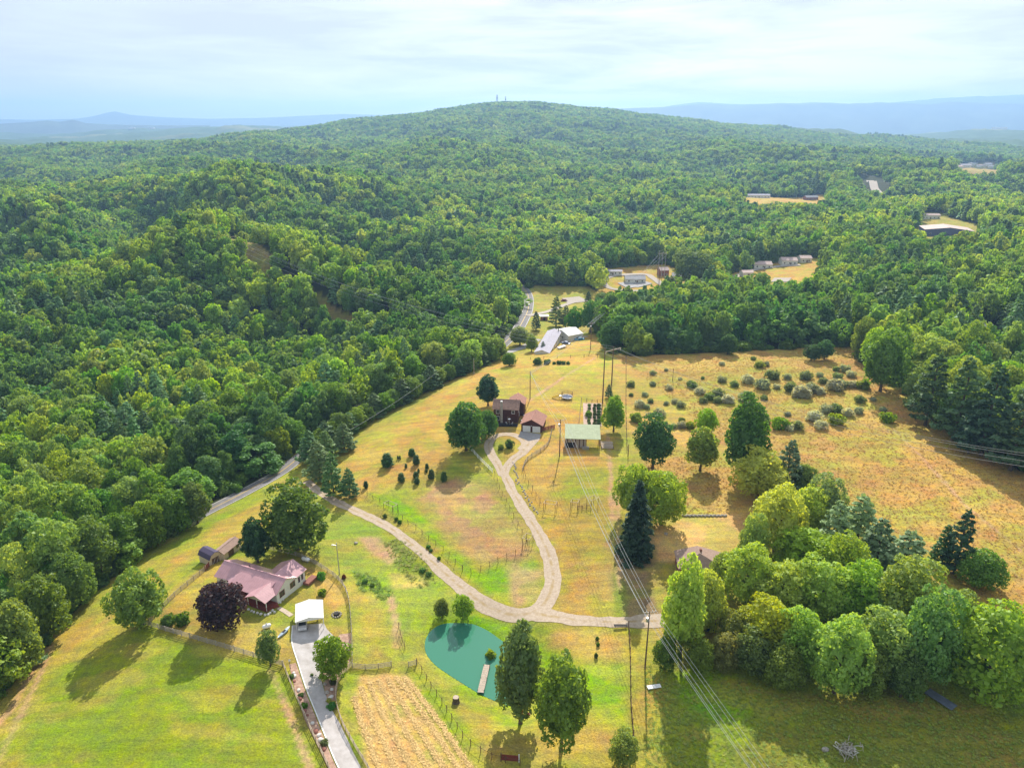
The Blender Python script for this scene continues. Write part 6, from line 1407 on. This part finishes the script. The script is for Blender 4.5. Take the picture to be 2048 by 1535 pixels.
for a in [
    ('b2', 285, 1248, 1130, 114, C_MAPLE, 'big light green maple at the left corner of the yard fence'),
    ('b0', 446, 1250, 1157, 98, C_PUR, 'dark purple-leaved maple in front of the ranch house'),
    ('b1', 594, 1098, 957, 132, C_OAK, 'large spreading oak behind the ranch house'),
    ('t0', 516, 1124, 1036, 60, C_DG, 'dark green oval tree beside the long shed'),
    ('b3', 541, 1331, 1263, 46, (.17, .30, .05), 'small young tree on the lawn near the front fence'),
    ('b4', 668, 1353, 1262, 76, (.2, .31, .02), 'broad yellow-green tree over the bed right of the drive'),
    ('b0', 884, 1234, 1193, 31, (.13, .2, .04), 'small olive tree above the pond, left of a brighter one'),
    ('b2', 926, 1236, 1182, 44, (.2, .36, .03), 'small bright green tree between drive and pond'),
    ('t1', 1041, 1446, 1247, 98, (.17, .30, .05), 'tall columnar tree at the right end of the pond'),
    ('b3', 1122, 1500, 1317, 112, (.17, .29, .04), 'tall round-topped tree with bare trunk below the pond'),
    ('b1', 1246, 1530, 1450, 62, (.2, .3, .03), 'small yellow-green tree at the bottom right of the pond meadow'),
    ('b0', 932, 900, 793, 80, (.09, .25, .03), 'big bright green tree left of the log house'),
    ('b2', 972, 874, 812, 52, (.09, .2, .035), 'smaller green tree touching the log house porch'),
    ('t0', 976, 810, 749, 48, (.03, .11, .05), 'dark blue-green tree behind the log house'),
    ('t1', 1227, 862, 793, 48, (.24, .38, .02), 'bright yellow-green tree between garden and dry meadow'),
    ('p0', 1217, 795, 768, 17, (.07, .17, .07), 'small dark conifer above the bright garden tree'),
    ('b2', 1264, 1030, 912, 84, (.27, .4, .02), 'yellow-green tree behind the dark spruce, left half'),
    ('b1', 1322, 1048, 925, 98, (.22, .36, .05), 'paler willow-like tree behind the dark spruce, right half'),
    ('s', 1270, 1114, 958, 74, (.028, .06, .03), 'tall dark spruce standing alone by the power line'),
    ('b3', 1305, 936, 832, 84, (.09, .2, .045), 'rounded green tree on the meadow edge right of the barn'),
    ('t0', 1400, 940, 853, 70, (.2, .33, .02), 'yellow-green willow standing in the tawny meadow'),
    ('b0', 1412, 866, 812, 46, (.2, .36, .02), 'small bright tree just above the yellow-green willow'),
    ('t1', 1483, 955, 792, 92, (.08, .18, .04), 'tall deep green tree in the middle of the dry meadow'),
    ('b4', 1517, 995, 886, 116, (.27, .38, .012), 'yellow-green spreading tree below the tall dark meadow tree'),
    ('p1', 1570, 990, 878, 66, (.1, .18, .08), 'grey-green pine behind the spreading yellow tree'),
    ('b0', 1606, 990, 922, 52, (.1, .24, .03), 'round green tree at the upper tip of the middle wood'),
    ('b2', 1548, 1100, 955, 118, (.27, .4, .015), 'bright yellow tree in the middle wood, left of the pines'),
    ('b4', 1610, 1070, 960, 92, (.26, .39, .015), 'bright yellow tree in the middle wood, beside the pines'),
    ('b3', 1643, 1060, 950, 76, (.17, .31, .1), 'cool green tree right of the bright yellow trees'),
    ('p1', 1662, 1115, 1000, 84, (.2, .34, .13), 'dark pine in the centre of the middle wood'),
    ('p0', 1708, 1100, 988, 92, (.2, .34, .13), 'dark pine on the meadow side of the middle wood'),
    ('b1', 1602, 1140, 1045, 126, (.17, .33, .015), 'fresh green dome-shaped tree in the centre of the middle wood'),
    ('b3', 1500, 1140, 1030, 62, (.17, .31, .04), 'narrow fresh green tree beside the straw plot'),
    ('p1', 1745, 1150, 1035, 90, (.2, .34, .13), 'large pine at the right flank of the middle wood'),
    ('p0', 1798, 1185, 1060, 108, (.22, .36, .16), 'broad grey-green pine at the right end of the middle wood'),
    ('b2', 1488, 1205, 1075, 118, (.25, .4, .015), 'bright yellow-green tree right of the brown hidden roof'),
    ('t0', 1360, 1318, 1108, 86, (.22, .42, .015), 'tall vivid green ivy-clad tree beside the power pole'),
    ('b0', 1404, 1265, 1128, 84, (.26, .42, .015), 'vivid green tree covering the brown-roofed house'),
    ('b4', 1560, 1225, 1115, 128, (.25, .38, .018), 'yellow-green tree in the lower middle wood'),
    ('b1', 1640, 1235, 1110, 118, (.2, .33, .02), 'green-yellow rounded tree in the lower middle wood'),
    ('b2', 1720, 1240, 1115, 128, (.22, .38, .04), 'mid green tree behind the foreground wood edge'),
    ('b3', 1805, 1265, 1120, 130, (.19, .35, .07), 'large cool green tree at the right of the foreground wood'),
    ('b0', 1530, 1312, 1190, 128, (.24, .37, .03), 'mottled green tree at the front left of the foreground wood'),
    ('b4', 1590, 1335, 1200, 110, (.21, .35, .03), 'dense green tree at the front of the foreground wood'),
    ('b2', 1668, 1385, 1215, 128, (.20, .36, .035), 'foremost green tree leaning out of the foreground wood'),
    ('b1', 1762, 1350, 1200, 126, (.13, .27, .05), 'deep green tree at the front right of the foreground wood'),
    ('b3', 1840, 1375, 1180, 110, (.13, .28, .05), 'deeper green tree left of the large light green one'),
    ('b2', 1470, 1300, 1215, 84, (.14, .22, .05), 'green tree above the grey-green shrubs'),
    ('b1', 1445, 1336, 1255, 66, (.17, .23, .09), 'grey-green tree at the low left of the foreground wood'),
    ('b4', 1395, 1345, 1268, 64, (.1, .2, .03), 'low bushy tree under the vivid green trees'),
    ('b1', 1962, 1392, 1186, 180, (.2, .35, .04), 'very large light green tree at the lower right'),
    ('b3', 1900, 1335, 1190, 90, (.16, .3, .04), 'green tree left of the very large light one'),
    ('p0', 1907, 1146, 1018, 62, (.04, .12, .04), 'dark conical pine in the right meadow'),
    ('p1', 1880, 1130, 1048, 48, (.05, .15, .04), 'shorter dark pine touching the conical one'),
    ('b0', 1957, 1172, 1096, 90, (.11, .26, .04), 'round green tree in the right meadow below the conical pine'),
    ('b4', 1760, 782, 640, 92, (.13, .25, .03), 'large green tree on the upper right corner of the dry meadow'),
    ('b2', 1725, 715, 625, 58, (.22, .34, .02), 'yellow-green tree behind the meadow corner tree'),
    ('p0', 1850, 850, 705, 76, (.08, .17, .06), 'tall dark pine at the right wood edge'),
    ('p1', 1905, 880, 712, 84, (.085, .18, .06), 'dark pine second along the right wood edge'),
    ('b2', 1925, 830, 700, 96, (.25, .37, .015), 'bright yellow-green tree among the dark edge pines'),
    ('p0', 1962, 910, 735, 94, (.05, .12, .05), 'dark pine with bright tree behind on the right wood edge'),
    ('p1', 2020, 940, 765, 96, (.08, .17, .06), 'dark pine at the right frame edge'),
    ('p0', 1936, 905, 800, 60, (.05, .13, .05), 'shorter dark pine filling the right wood edge'),
    ('b4', 2010, 830, 720, 90, (.25, .36, .015), 'yellow-green tree behind the pines at the right frame edge'),
    ('b0', 1455, 708, 663, 38, (.07, .17, .03), 'small round dark tree in front of the tree wall'),
    ('b2', 1622, 720, 684, 36, (.06, .15, .04), 'left one of two low dark trees in the upper meadow'), ('b3', 1648, 718, 681, 36, (.06, .15, .04), 'right one of two low dark trees in the upper meadow'),
    ('p1', 640, 960, 880, 62, (.13, .24, .06), 'soft pine beside the drive entrance, tallest of the roadside group'), ('p0', 668, 990, 905, 50, (.12, .23, .07), 'soft pine at the front of the roadside group'), ('p0', 700, 995, 935, 40, (.11, .22, .06), 'small pine at the right end of the roadside group'),
    ('p1', 622, 925, 860, 52, (.11, .21, .07), 'pine at the far end of the roadside group'), ('p1', 655, 925, 860, 50, (.12, .23, .06), 'pine behind the roadside group'), ('p0', 690, 900, 845, 50, (.1, .2, .05), 'pine where the mown field meets the road'),
    ('t0', 1040, 690, 653, 46, (.23, .32, .05), 'pale round tree beside the valley road'), ('t1', 1063, 703, 670, 26, (.2, .36, .02), 'bright small tree left of the long white building'), ('b0', 1018, 731, 702, 30, (.12, .27, .03), 'round green tree at the top of the field edge'),
    ('p0', 1086, 703, 682, 14, (.05, .12, .06), 'tiny spruce in front of the long white building'), ('p1', 1072, 660, 622, 22, (.04, .11, .06), 'dark blue-green conifer at the road junction'),
    ('p0', 1112, 652, 592, 34, (.16, .24, .08), 'tall feathery pale pine at the road junction'), ('p1', 1131, 655, 610, 28, (.13, .22, .08), 'feathery pine right of the tallest one at the junction'), ('b2', 1150, 662, 608, 40, (.13, .29, .03), 'green tree right of the junction pines'), ('t0', 1180, 665, 600, 44, (.12, .27, .03), 'tall green tree left of the tree wall'), ('b3', 1203, 672, 612, 40, (.1, .22, .04), 'green tree at the left end of the tree wall'),
    ('b0', 1205, 612, 582, 36, (.12, .25, .05), 'round tree beside the shaded gravel bay'), ('p1', 1176, 612, 582, 18, (.05, .12, .06), 'small dark conifer by the shaded bay'),
    ('b1', 1383, 570, 492, 80, (.13, .22, .06), 'huge round dark-green tree in the valley'), ('p0', 1338, 606, 552, 50, (.13, .22, .08), 'grey-green pine in front of the valley house'), ('b2', 1518, 580, 540, 46, (.13, .28, .03), 'round green tree in the valley clearing'),
    ('b0', 250, 1122, 1015, 84, (.12, .24, .03), 'green tree on the near side of the road, far left'), ('b2', 300, 1092, 990, 86, (.17, .29, .02), 'bright tree on the near side of the road, left of two others'),
    ('b4', 345, 1068, 972, 78, (.11, .22, .03), 'mid green tree on the near side of the hidden road'), ('t0', 396, 1046, 965, 62, (.15, .26, .03), 'tree where the paved road comes out of the wood'), ('t1', 372, 1056, 985, 50, (.12, .22, .04), 'slim tree beside the one at the road opening'),
    ('b3', 200, 1160, 1040, 90, (.13, .25, .03), 'large green tree beside the left utility pole'), ('b1', 150, 1215, 1090, 96, (.15, .28, .02), 'large bright tree below the left utility pole'), ('b4', 95, 1275, 1140, 104, (.14, .27, .03), 'large tree at the wood edge above the mown track'), ('b0', 40, 1345, 1190, 112, (.17, .30, .02), 'large bright tree at the lower left frame edge'), ('b2', -30, 1400, 1240, 120, (.13, .25, .03), 'tree cut by the left frame edge near the bottom'),
    ('b1', 1330, 1335, 1262, 56, (.08, .17, .03), 'low bushy tree at the left foot of the vivid green tree'), ('b3', 1500, 1345, 1262, 80, (.11, .2, .04), 'low tree at the front left edge of the foreground wood'),
    ('b0', 1560, 1372, 1280, 84, (.12, .23, .03), 'low tree at the front edge of the foreground wood, left of the foremost'), ('b2', 1725, 1385, 1280, 90, (.1, .2, .03), 'low tree right of the foremost tree'), ('b4', 1800, 1392, 1290, 84, (.09, .18, .04), 'low dark tree at the front right edge of the foreground wood'), ('b1', 2040, 1360, 1215, 110, (.18, .32, .04), 'light green tree cut by the right frame edge'),
    ('b3', 1680, 1180, 1070, 90, (.16, .31, .03), 'green tree between the dark pines of the middle wood'), ('b0', 1440, 1180, 1095, 52, (.2, .36, .02), 'small bright tree touching the hidden roof on the right'),
    ('b3', 1265, 612, 590, 26, (.07, .17, .06), 'small round tree below the gravel loop'),
]:
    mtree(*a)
hedge = [(640, 905), (652, 895), (668, 884), (684, 876), (700, 868), (716, 856), (733, 846), (750, 834), (768, 826), (786, 816), (804, 806), (824, 797), (842, 786), (862, 778), (880, 768), (898, 760), (916, 752), (934, 744), (950, 737), (966, 731), (982, 724), (998, 717)]
hn_ = ['lowest', 'second', 'third', 'fourth', 'fifth', 'sixth', 'seventh', 'eighth', 'ninth', 'tenth', 'eleventh', 'twelfth', 'thirteenth', 'fourteenth', 'fifteenth', 'sixteenth', 'seventeenth', 'eighteenth', 'nineteenth', 'twentieth', 'next to last', 'farthest']
for k, (px, py) in enumerate(hedge):
    big = 1.0 + .35 * random.random(); mtree(('b2', 'p1', 'b4', 'b0', 'p0', 'b1')[k % 6], px, py, py - (46 - k * .75) * big, (44 - k * .8) * big, ((.12, .23, .03), (.10, .2, .05), (.15, .27, .03))[k % 3], f'{hn_[k]} small tree of the bushy row between mown field and road', 'bushy row between mown field and road')
# shrubs on the lawns
def shr(px, py, w_px, h_px, col, label, group=None, name='shrub'):
    p, h, w_ = tsz(px, py, py - h_px, w_px); t = thing(name, label, 'shrub', p, random.random() * 6, group); t.scale = (w_ / 3.4, w_ / 3.4, max(h, w_ * .55) / 2.6); link('foliage', random.choice(SHRUB), t, color=col); return t
shr(338, 1247, 28, 22, (.13, .26, .03), 'left one of two round shrubs by the yard fence'); shr(365, 1247, 30, 25, (.1, .22, .03), 'right one of two round shrubs by the yard fence')
shr(642, 1158, 18, 17, (.1, .26, .03), 'small round green bush near the curved fence'); shr(645, 1189, 18, 15, (.24, .36, .01), 'small yellow-green bush right of the ranch house'); shr(688, 1156, 10, 9, (.12, .03, .02), 'small dark red bush by the light pole')
shr(981, 1322, 22, 30, (.2, .34, .01), 'bright yellow-green bush at the end of the dock'); shr(1194, 1279, 7, 9, (.1, .2, .03), 'upper sapling in the bare patch right of the pond'); shr(1196, 1291, 7, 8, (.1, .2, .03), 'middle sapling in the bare patch right of the pond'); shr(1192, 1314, 8, 12, (.08, .15, .05), 'lower dark sapling in the bare patch right of the pond')
shr(1002, 898, 13, 12, (.17, .26, .03), 'yellow-green bush on the turning circle island'); shr(1019, 895, 17, 20, (.08, .17, .06), 'dark green bush on the turning circle island')
shr(548, 1198, 5, 7, (.1, .25, .03), 'small bush below the ranch house end wall, near one'); shr(562, 1196, 6, 8, (.1, .25, .03), 'small bush against the ranch house end wall'); shr(572, 1182, 6, 8, (.12, .28, .03), 'small bush between the two end windows')
for px, py, a_, b_, lb in ((593, 1032, 8, 6, ''), ):
    pass
for k, (px, py, w_, h_) in enumerate(((590 + 180, 1034, 9, 8), (793, 1040, 8, 8), (800, 1046, 9, 8), (857, 1095, 10, 7), (862, 1102, 8, 6), (878, 1118, 8, 7), (845, 1142, 14, 8), (857, 1150, 12, 8), (730, 1165, 12, 9), (745, 1172, 10, 7))):
    shr(px, py, w_, h_, (.1, .22, .04), ('small green tuft bush on the drive bank', 'low green bush in the weedy ditch left of the drive')[k > 5], 'tuft bushes along the drive')
jun = [(775, 932, 22, 24), (824, 912, 13, 15), (833, 928, 13, 18), (803, 963, 13, 17), (832, 955, 11, 12), (834, 967, 10, 12), (863, 957, 12, 18), (888, 962, 12, 18), (732, 975, 9, 13), (854, 937, 7, 10), (853, 944, 5, 6), (796, 918, 4, 7), (800, 918, 4, 7), (812, 935, 5, 8), (837, 945, 5, 8)]
jl = ['largest roundish juniper at the upper left of the group', 'upper juniper of the close pair by the tree shadow', 'juniper just below the upper one', 'round juniper in the lower left of the group', 'upper of two stacked junipers in the group', 'lower of two stacked junipers in the group', 'juniper right of the stacked pair', 'rightmost juniper, within the big tree shadow', 'lone small juniper far left near the pines', 'small juniper between the upper pair and the right ones', 'tiny juniper below the small one', 'tiny juniper, left of a twin', 'tiny juniper, right of a twin', 'tiny juniper in the middle of the group', 'tiny juniper near the stacked pair']
for (px, py, w_, h_), lb in zip(jun, jl):
    p, h, ww = tsz(px, py, py - h_, w_); t = thing('juniper_bush', lb, 'shrub', p, random.random() * 6, 'junipers on the mown slope'); t.scale = (ww / 1.6, ww / 1.6, h / 3.1); link('foliage', JUNI, t, color=(.06, .14, .025))
for k, (px, w_) in enumerate(((1075, 18), (1093, 12), (1108, 7), (1118, 10), (1127, 9), (1136, 8), (1097, 10))):
    shr(px, 728 - (k == 6) * 3, w_, w_ * .9, (.07, .17, .04), 'bush in the row on the far crest of the field', 'bushes on the far crest')
# scrub in the dry meadow
scr = [(360, 370, 42), (212, 450, 56), (470, 470, 50), (360, 445, 42), (625, 455, 64), (680, 500, 66), (305, 515, 40), (212, 515, 30), (270, 590, 70), (320, 600, 42), (345, 560, 40), (405, 650, 72), (450, 575, 34), (555, 690, 40), (510, 565, 46), (548, 590, 56), (615, 735, 64),
       (245, 690, 80), (830, 420, 56), (915, 450, 56), (1005, 425, 84), (1110, 465, 96), (1175, 400, 84), (1085, 320, 60), (1135, 310, 40), (1045, 270, 34), (830, 305, 36), (745, 540, 66), (800, 520, 80), (870, 560, 84), (1000, 550, 100), (1120, 540, 46), (1205, 465, 44),
       (1275, 400, 50), (1300, 480, 84), (1370, 520, 120), (1440, 490, 90), (1400, 400, 80), (1500, 500, 64), (1500, 385, 44), (1520, 430, 56), (1600, 475, 110), (1650, 455, 70), (1620, 400, 60), (1720, 455, 66), (1670, 350, 66), (1610, 345, 44), (1710, 385, 60), (1795, 465, 84), (1770, 560, 66), (1860, 550, 36),
       (1930, 620, 44), (1960, 690, 88), (1455, 680, 96), (1540, 630, 80), (1610, 620, 76), (1690, 650, 70), (1760, 635, 60), (1610, 705, 96), (1500, 735, 76), (1225, 735, 104), (1105, 700, 90), (1090, 630, 60), (1280, 650, 40), (1345, 740, 74), (1290, 750, 60), (1130, 690, 60), (800, 560, 60), (555, 730, 60), (500, 735, 44), (700, 400, 26), (545, 405, 26), (450, 345, 26), (700, 560, 50), (340, 650, 34)]
ysc = {(1085, 320), (745, 540), (1795, 465), (1610, 705), (1225, 735), (615, 735), (550, 700), (1960, 690), (245, 690)}
for i, (zx, zy, w_) in enumerate(scr):
    px, py = 1200 + zx / 3.41, 640 + zy / 3.41; y_ = (zx, zy) in ysc; gy = i % 3
    col = (.22, .33, .02) if y_ else ((.30, .37, .26), (.20, .29, .12), (.42, .46, .37))[gy]
    kn = 'yellow-green' if y_ else ('silvery grey-green', 'olive green', 'pale silvery')[gy]
    sz_ = 'large' if w_ > 80 else ('small' if w_ < 45 else 'middling')
    zn = 'lower' if zy > 590 else ('upper' if zy < 440 else 'middle'); hn = 'left' if zx < 720 else ('right' if zx > 1350 else 'middle')
    shr(px, py, w_ / 3.41 * 1.12, w_ / 3.41 * .85, col, f'{sz_} {kn} bush in the {zn} {hn} of the dry meadow scrub', 'scrub bushes of the dry meadow')
# stone row above the straw plot and stone edge of the drive
t = thing('stone_wall', 'low line of stones along the top of the straw plot', 'stone wall', at(1370, 1031)); O = t.location.copy()
for k in range(34):
    q = at(1366 + k * 2.6, 1031 + (k % 3) * .6); link('stone', ROCKS[k % 3], t, q - O + Vector((0, 0, .15)), k, (.4, .32, .3))
t = thing('stone_edging', 'row of pale stones along the right side of the upper drive', 'stone edging', at(1027, 935)); O = t.location.copy()
for k in range(34):
    f = k / 33; x_ = np.interp(f, [0, .3, .6, 1], [1026, 1032, 1048, 1073]); y_ = np.interp(f, [0, .3, .6, 1], [925, 955, 985, 1026])
    q = at(x_ + random.uniform(-4, 4), y_); o = link('stone', ROCKS[k % 3], t, q - O + Vector((0, 0, .06)), k, (random.uniform(.2, .4), .26, .2))
t = thing('stone_border', 'white boulders edging the bed below the ranch house porch', 'stone edging', at(500, 1222)); O = t.location.copy()
ws = [m_ for m_ in bpy.data.meshes if m_.name.startswith('rock') and 'stone_white' in m_.name] or ROCKS
for k, (px, py) in enumerate([(497, 1219), (503, 1222), (508, 1224), (515, 1226), (522, 1228), (530, 1230), (536, 1229), (540, 1226), (545, 1221), (549, 1224), (560, 1205), (566, 1199), (572, 1193), (580, 1186), (588, 1180)]):
    q = at(px, py); link('stone', ws[k % len(ws)], t, q - O + Vector((0, 0, .12)), k, (.34, .28, .28))
rock(712, 1086, .5, 'dark stone lying in the meadow left of the drive'); rock(1332, 1068, .6, 'dark stump-like rock on the straw plot')

# hay rows on the cut field: each a low irregular bank of straw
M['straw'] = simple('straw', (.78, .57, .25), .95, .22, 3, col2=(.46, .29, .1))
rw = [[(708, 1392), (722, 1440), (745, 1500), (770, 1570)], [(722, 1372), (742, 1430), (770, 1490), (806, 1570)], [(738, 1364), (765, 1425), (800, 1490), (842, 1570)], [(756, 1358), (788, 1420), (826, 1485), (876, 1570)], [(774, 1354), (808, 1410), (850, 1475), (908, 1570)], [(792, 1352), (828, 1400), (872, 1465), (938, 1570)], [(808, 1352), (842, 1395), (890, 1460), (962, 1570)]]
nmr = ['first', 'second', 'third', 'fourth', 'fifth', 'sixth', 'seventh']
rh = np.random.RandomState(9)
for k, pts in enumerate(rw):
    c, nrm, w_ = ribbon_pts(W(*pts), .9, .016); n_ = len(c); q = c + nrm * rh.normal(0, .30, (n_, 1)); z = H(q[:, 0], q[:, 1]) + .03 + .12 * rh.rand(n_)
    V, F = cards(np.column_stack([q, z]), np.tile([[0, 0, 1.0]], (n_, 1)), .10 + .10 * rh.rand(n_), rh, .25, 2.4)
    o = link('hay_row', new_mesh('hay_row', V, F, M['straw'])); tag(o, f'{nmr[k]} pale straw row from the left on the cut field', 'hay row', 'straw rows on the cut field')
# fallen straw on the plot by the hidden house
# coarse grass clumps in the uncut meadows
tuft = []
def tuft_mesh(seed):
    r_ = np.random.RandomState(seed); V = []; F = []
    for k in range(16):
        a_ = r_.rand() * 6.28; l_ = r_.uniform(.25, .6); b_ = r_.uniform(.05, .12); d = np.array([math.cos(a_), math.sin(a_)]); o = d * r_.uniform(0, .25); n_ = np.array([-d[1], d[0]]) * b_
        i = len(V); V += [(*(o + n_), 0), (*(o - n_), 0), (*(o + d * l_ * .9), l_ * .6)]; F.append((i, i + 1, i + 2))
    return V, F
M['tuft'] = leaf_mat('tuft', trans=.3, hue=.03, val=.25)
V_, F_ = tuft_mesh(1); tm = new_mesh('blades', V_, F_, M['tuft'])
p = at(1345, 1480); t = thing('grass_clump', 'coarse grass clump under the power line in the lower right meadow', 'grass', p); TU = link('blades', tm, t, color=(.22, .26, .03))
def tufts(px_poly, n_, col, lo, hi, nm, label):
    pl = np.array(wpoly(px_poly)); b0, b1 = pl.min(0), pl.max(0); x = rh.uniform(b0[0], b1[0], n_ * 2); y = rh.uniform(b0[1], b1[1], n_ * 2)
    m = inpoly(x, y, pl); x, y = x[m][:n_], y[m][:n_]; c = len(x); s = rh.uniform(lo, hi, c)
    instancer(nm, np.stack([x, y, H(x, y)], 1), np.stack([s * 1.2, s * 1.2, s], 1), np.stack([np.zeros(c), np.zeros(c), rh.rand(c) * 6.28], 1), np.zeros(c, int), [TU], col, label)
tufts([(1240, 720), (1700, 695), (1800, 770), (2048, 945), (2150, 1250), (1960, 1200), (1850, 1100), (1600, 950), (1400, 900), (1290, 900), (1300, 1030), (1480, 1030), (1500, 930)], 17000, (.48, .33, .085), .3, .7, 'tall_grass', 'tall dry orange grass of the right meadow')
tufts([(1290, 1330), (2100, 1300), (2100, 1600), (1290, 1600)], 6000, (.30, .38, .05), .3, .7, 'tall_grass', 'coarse grass of the shaded lower right meadow')
tufts([(765, 1085), (800, 1075), (845, 1110), (875, 1165), (840, 1175), (800, 1145)], 200, (.33, .37, .08), .5, 1.1, 'weeds', 'tall dark weeds in the ditch left of the drive')
tufts([(706, 1142), (740, 1150), (790, 1185), (770, 1200), (720, 1180)], 120, (.26, .38, .05), .6, 1.2, 'weeds', 'lush weeds beside the light pole')
# bushy undergrowth along the foot of the woods
_n = 26000; ux = rh.uniform(-230, 330, _n); uy = rh.uniform(60, 640, _n); m = ~is_open(ux, uy); ux, uy = ux[m], uy[m]
e_ = np.minimum.reduce([polydist(ux, uy, OPEN[0], True), polydist(ux, uy, OPEN[1], True), polydist(ux, uy, OPEN[2], True)]); m = e_ < 6.5
for q_, w_ in ROADS_KEEP: m &= polydist(ux, uy, q_) > 4.6
ux, uy = ux[m], uy[m]; c_ = len(ux); p = at(1225, 706)
t = thing('edge_bush', 'green bush at the left foot of the tree wall beside the field', 'shrub', p); EB = link('foliage', SHRUB[0], t, color=(.13, .24, .03)); t.scale = (1.5, 1.5, 1.2)
s_ = rh.uniform(.9, 2.1, c_)
instancer('undergrowth', np.stack([ux, uy, H(ux, uy)], 1), np.stack([s_, s_, s_ * .9], 1), np.stack([np.zeros(c_), np.zeros(c_), rh.rand(c_) * 6.28], 1), np.zeros(c_, int), [EB], (.13, .24, .03), 'bushy undergrowth along the edges of the woods')
print('undergrowth', c_)

# ------------------------------------------------------------------ labels that would otherwise be shared: told apart by order across the view
_by = {}
for o in bpy.data.objects:
    if o.parent is None and o.get('label') and o.get('category'): _by.setdefault(o['label'], []).append(o)
for lb, os_ in _by.items():
    if 2 <= len(os_) <= 7:
        os_.sort(key=lambda o: float(proj(o.location.x, o.location.y, o.location.z)[0])); k = len(os_)
        wd = {2: ['left', 'right'], 3: ['left', 'middle', 'right'], 4: ['leftmost', 'second', 'third', 'rightmost'], 5: ['leftmost', 'second', 'third', 'fourth', 'rightmost'],
              6: ['leftmost', 'second', 'third', 'fourth', 'fifth', 'rightmost'], 7: ['leftmost', 'second', 'third', 'fourth', 'fifth', 'sixth', 'rightmost']}[k]
        for o, w_ in zip(os_, wd):
            if len((w_ + ' ' + lb).replace('-', ' ').split()) <= 16: o['label'] = w_ + ' ' + lb
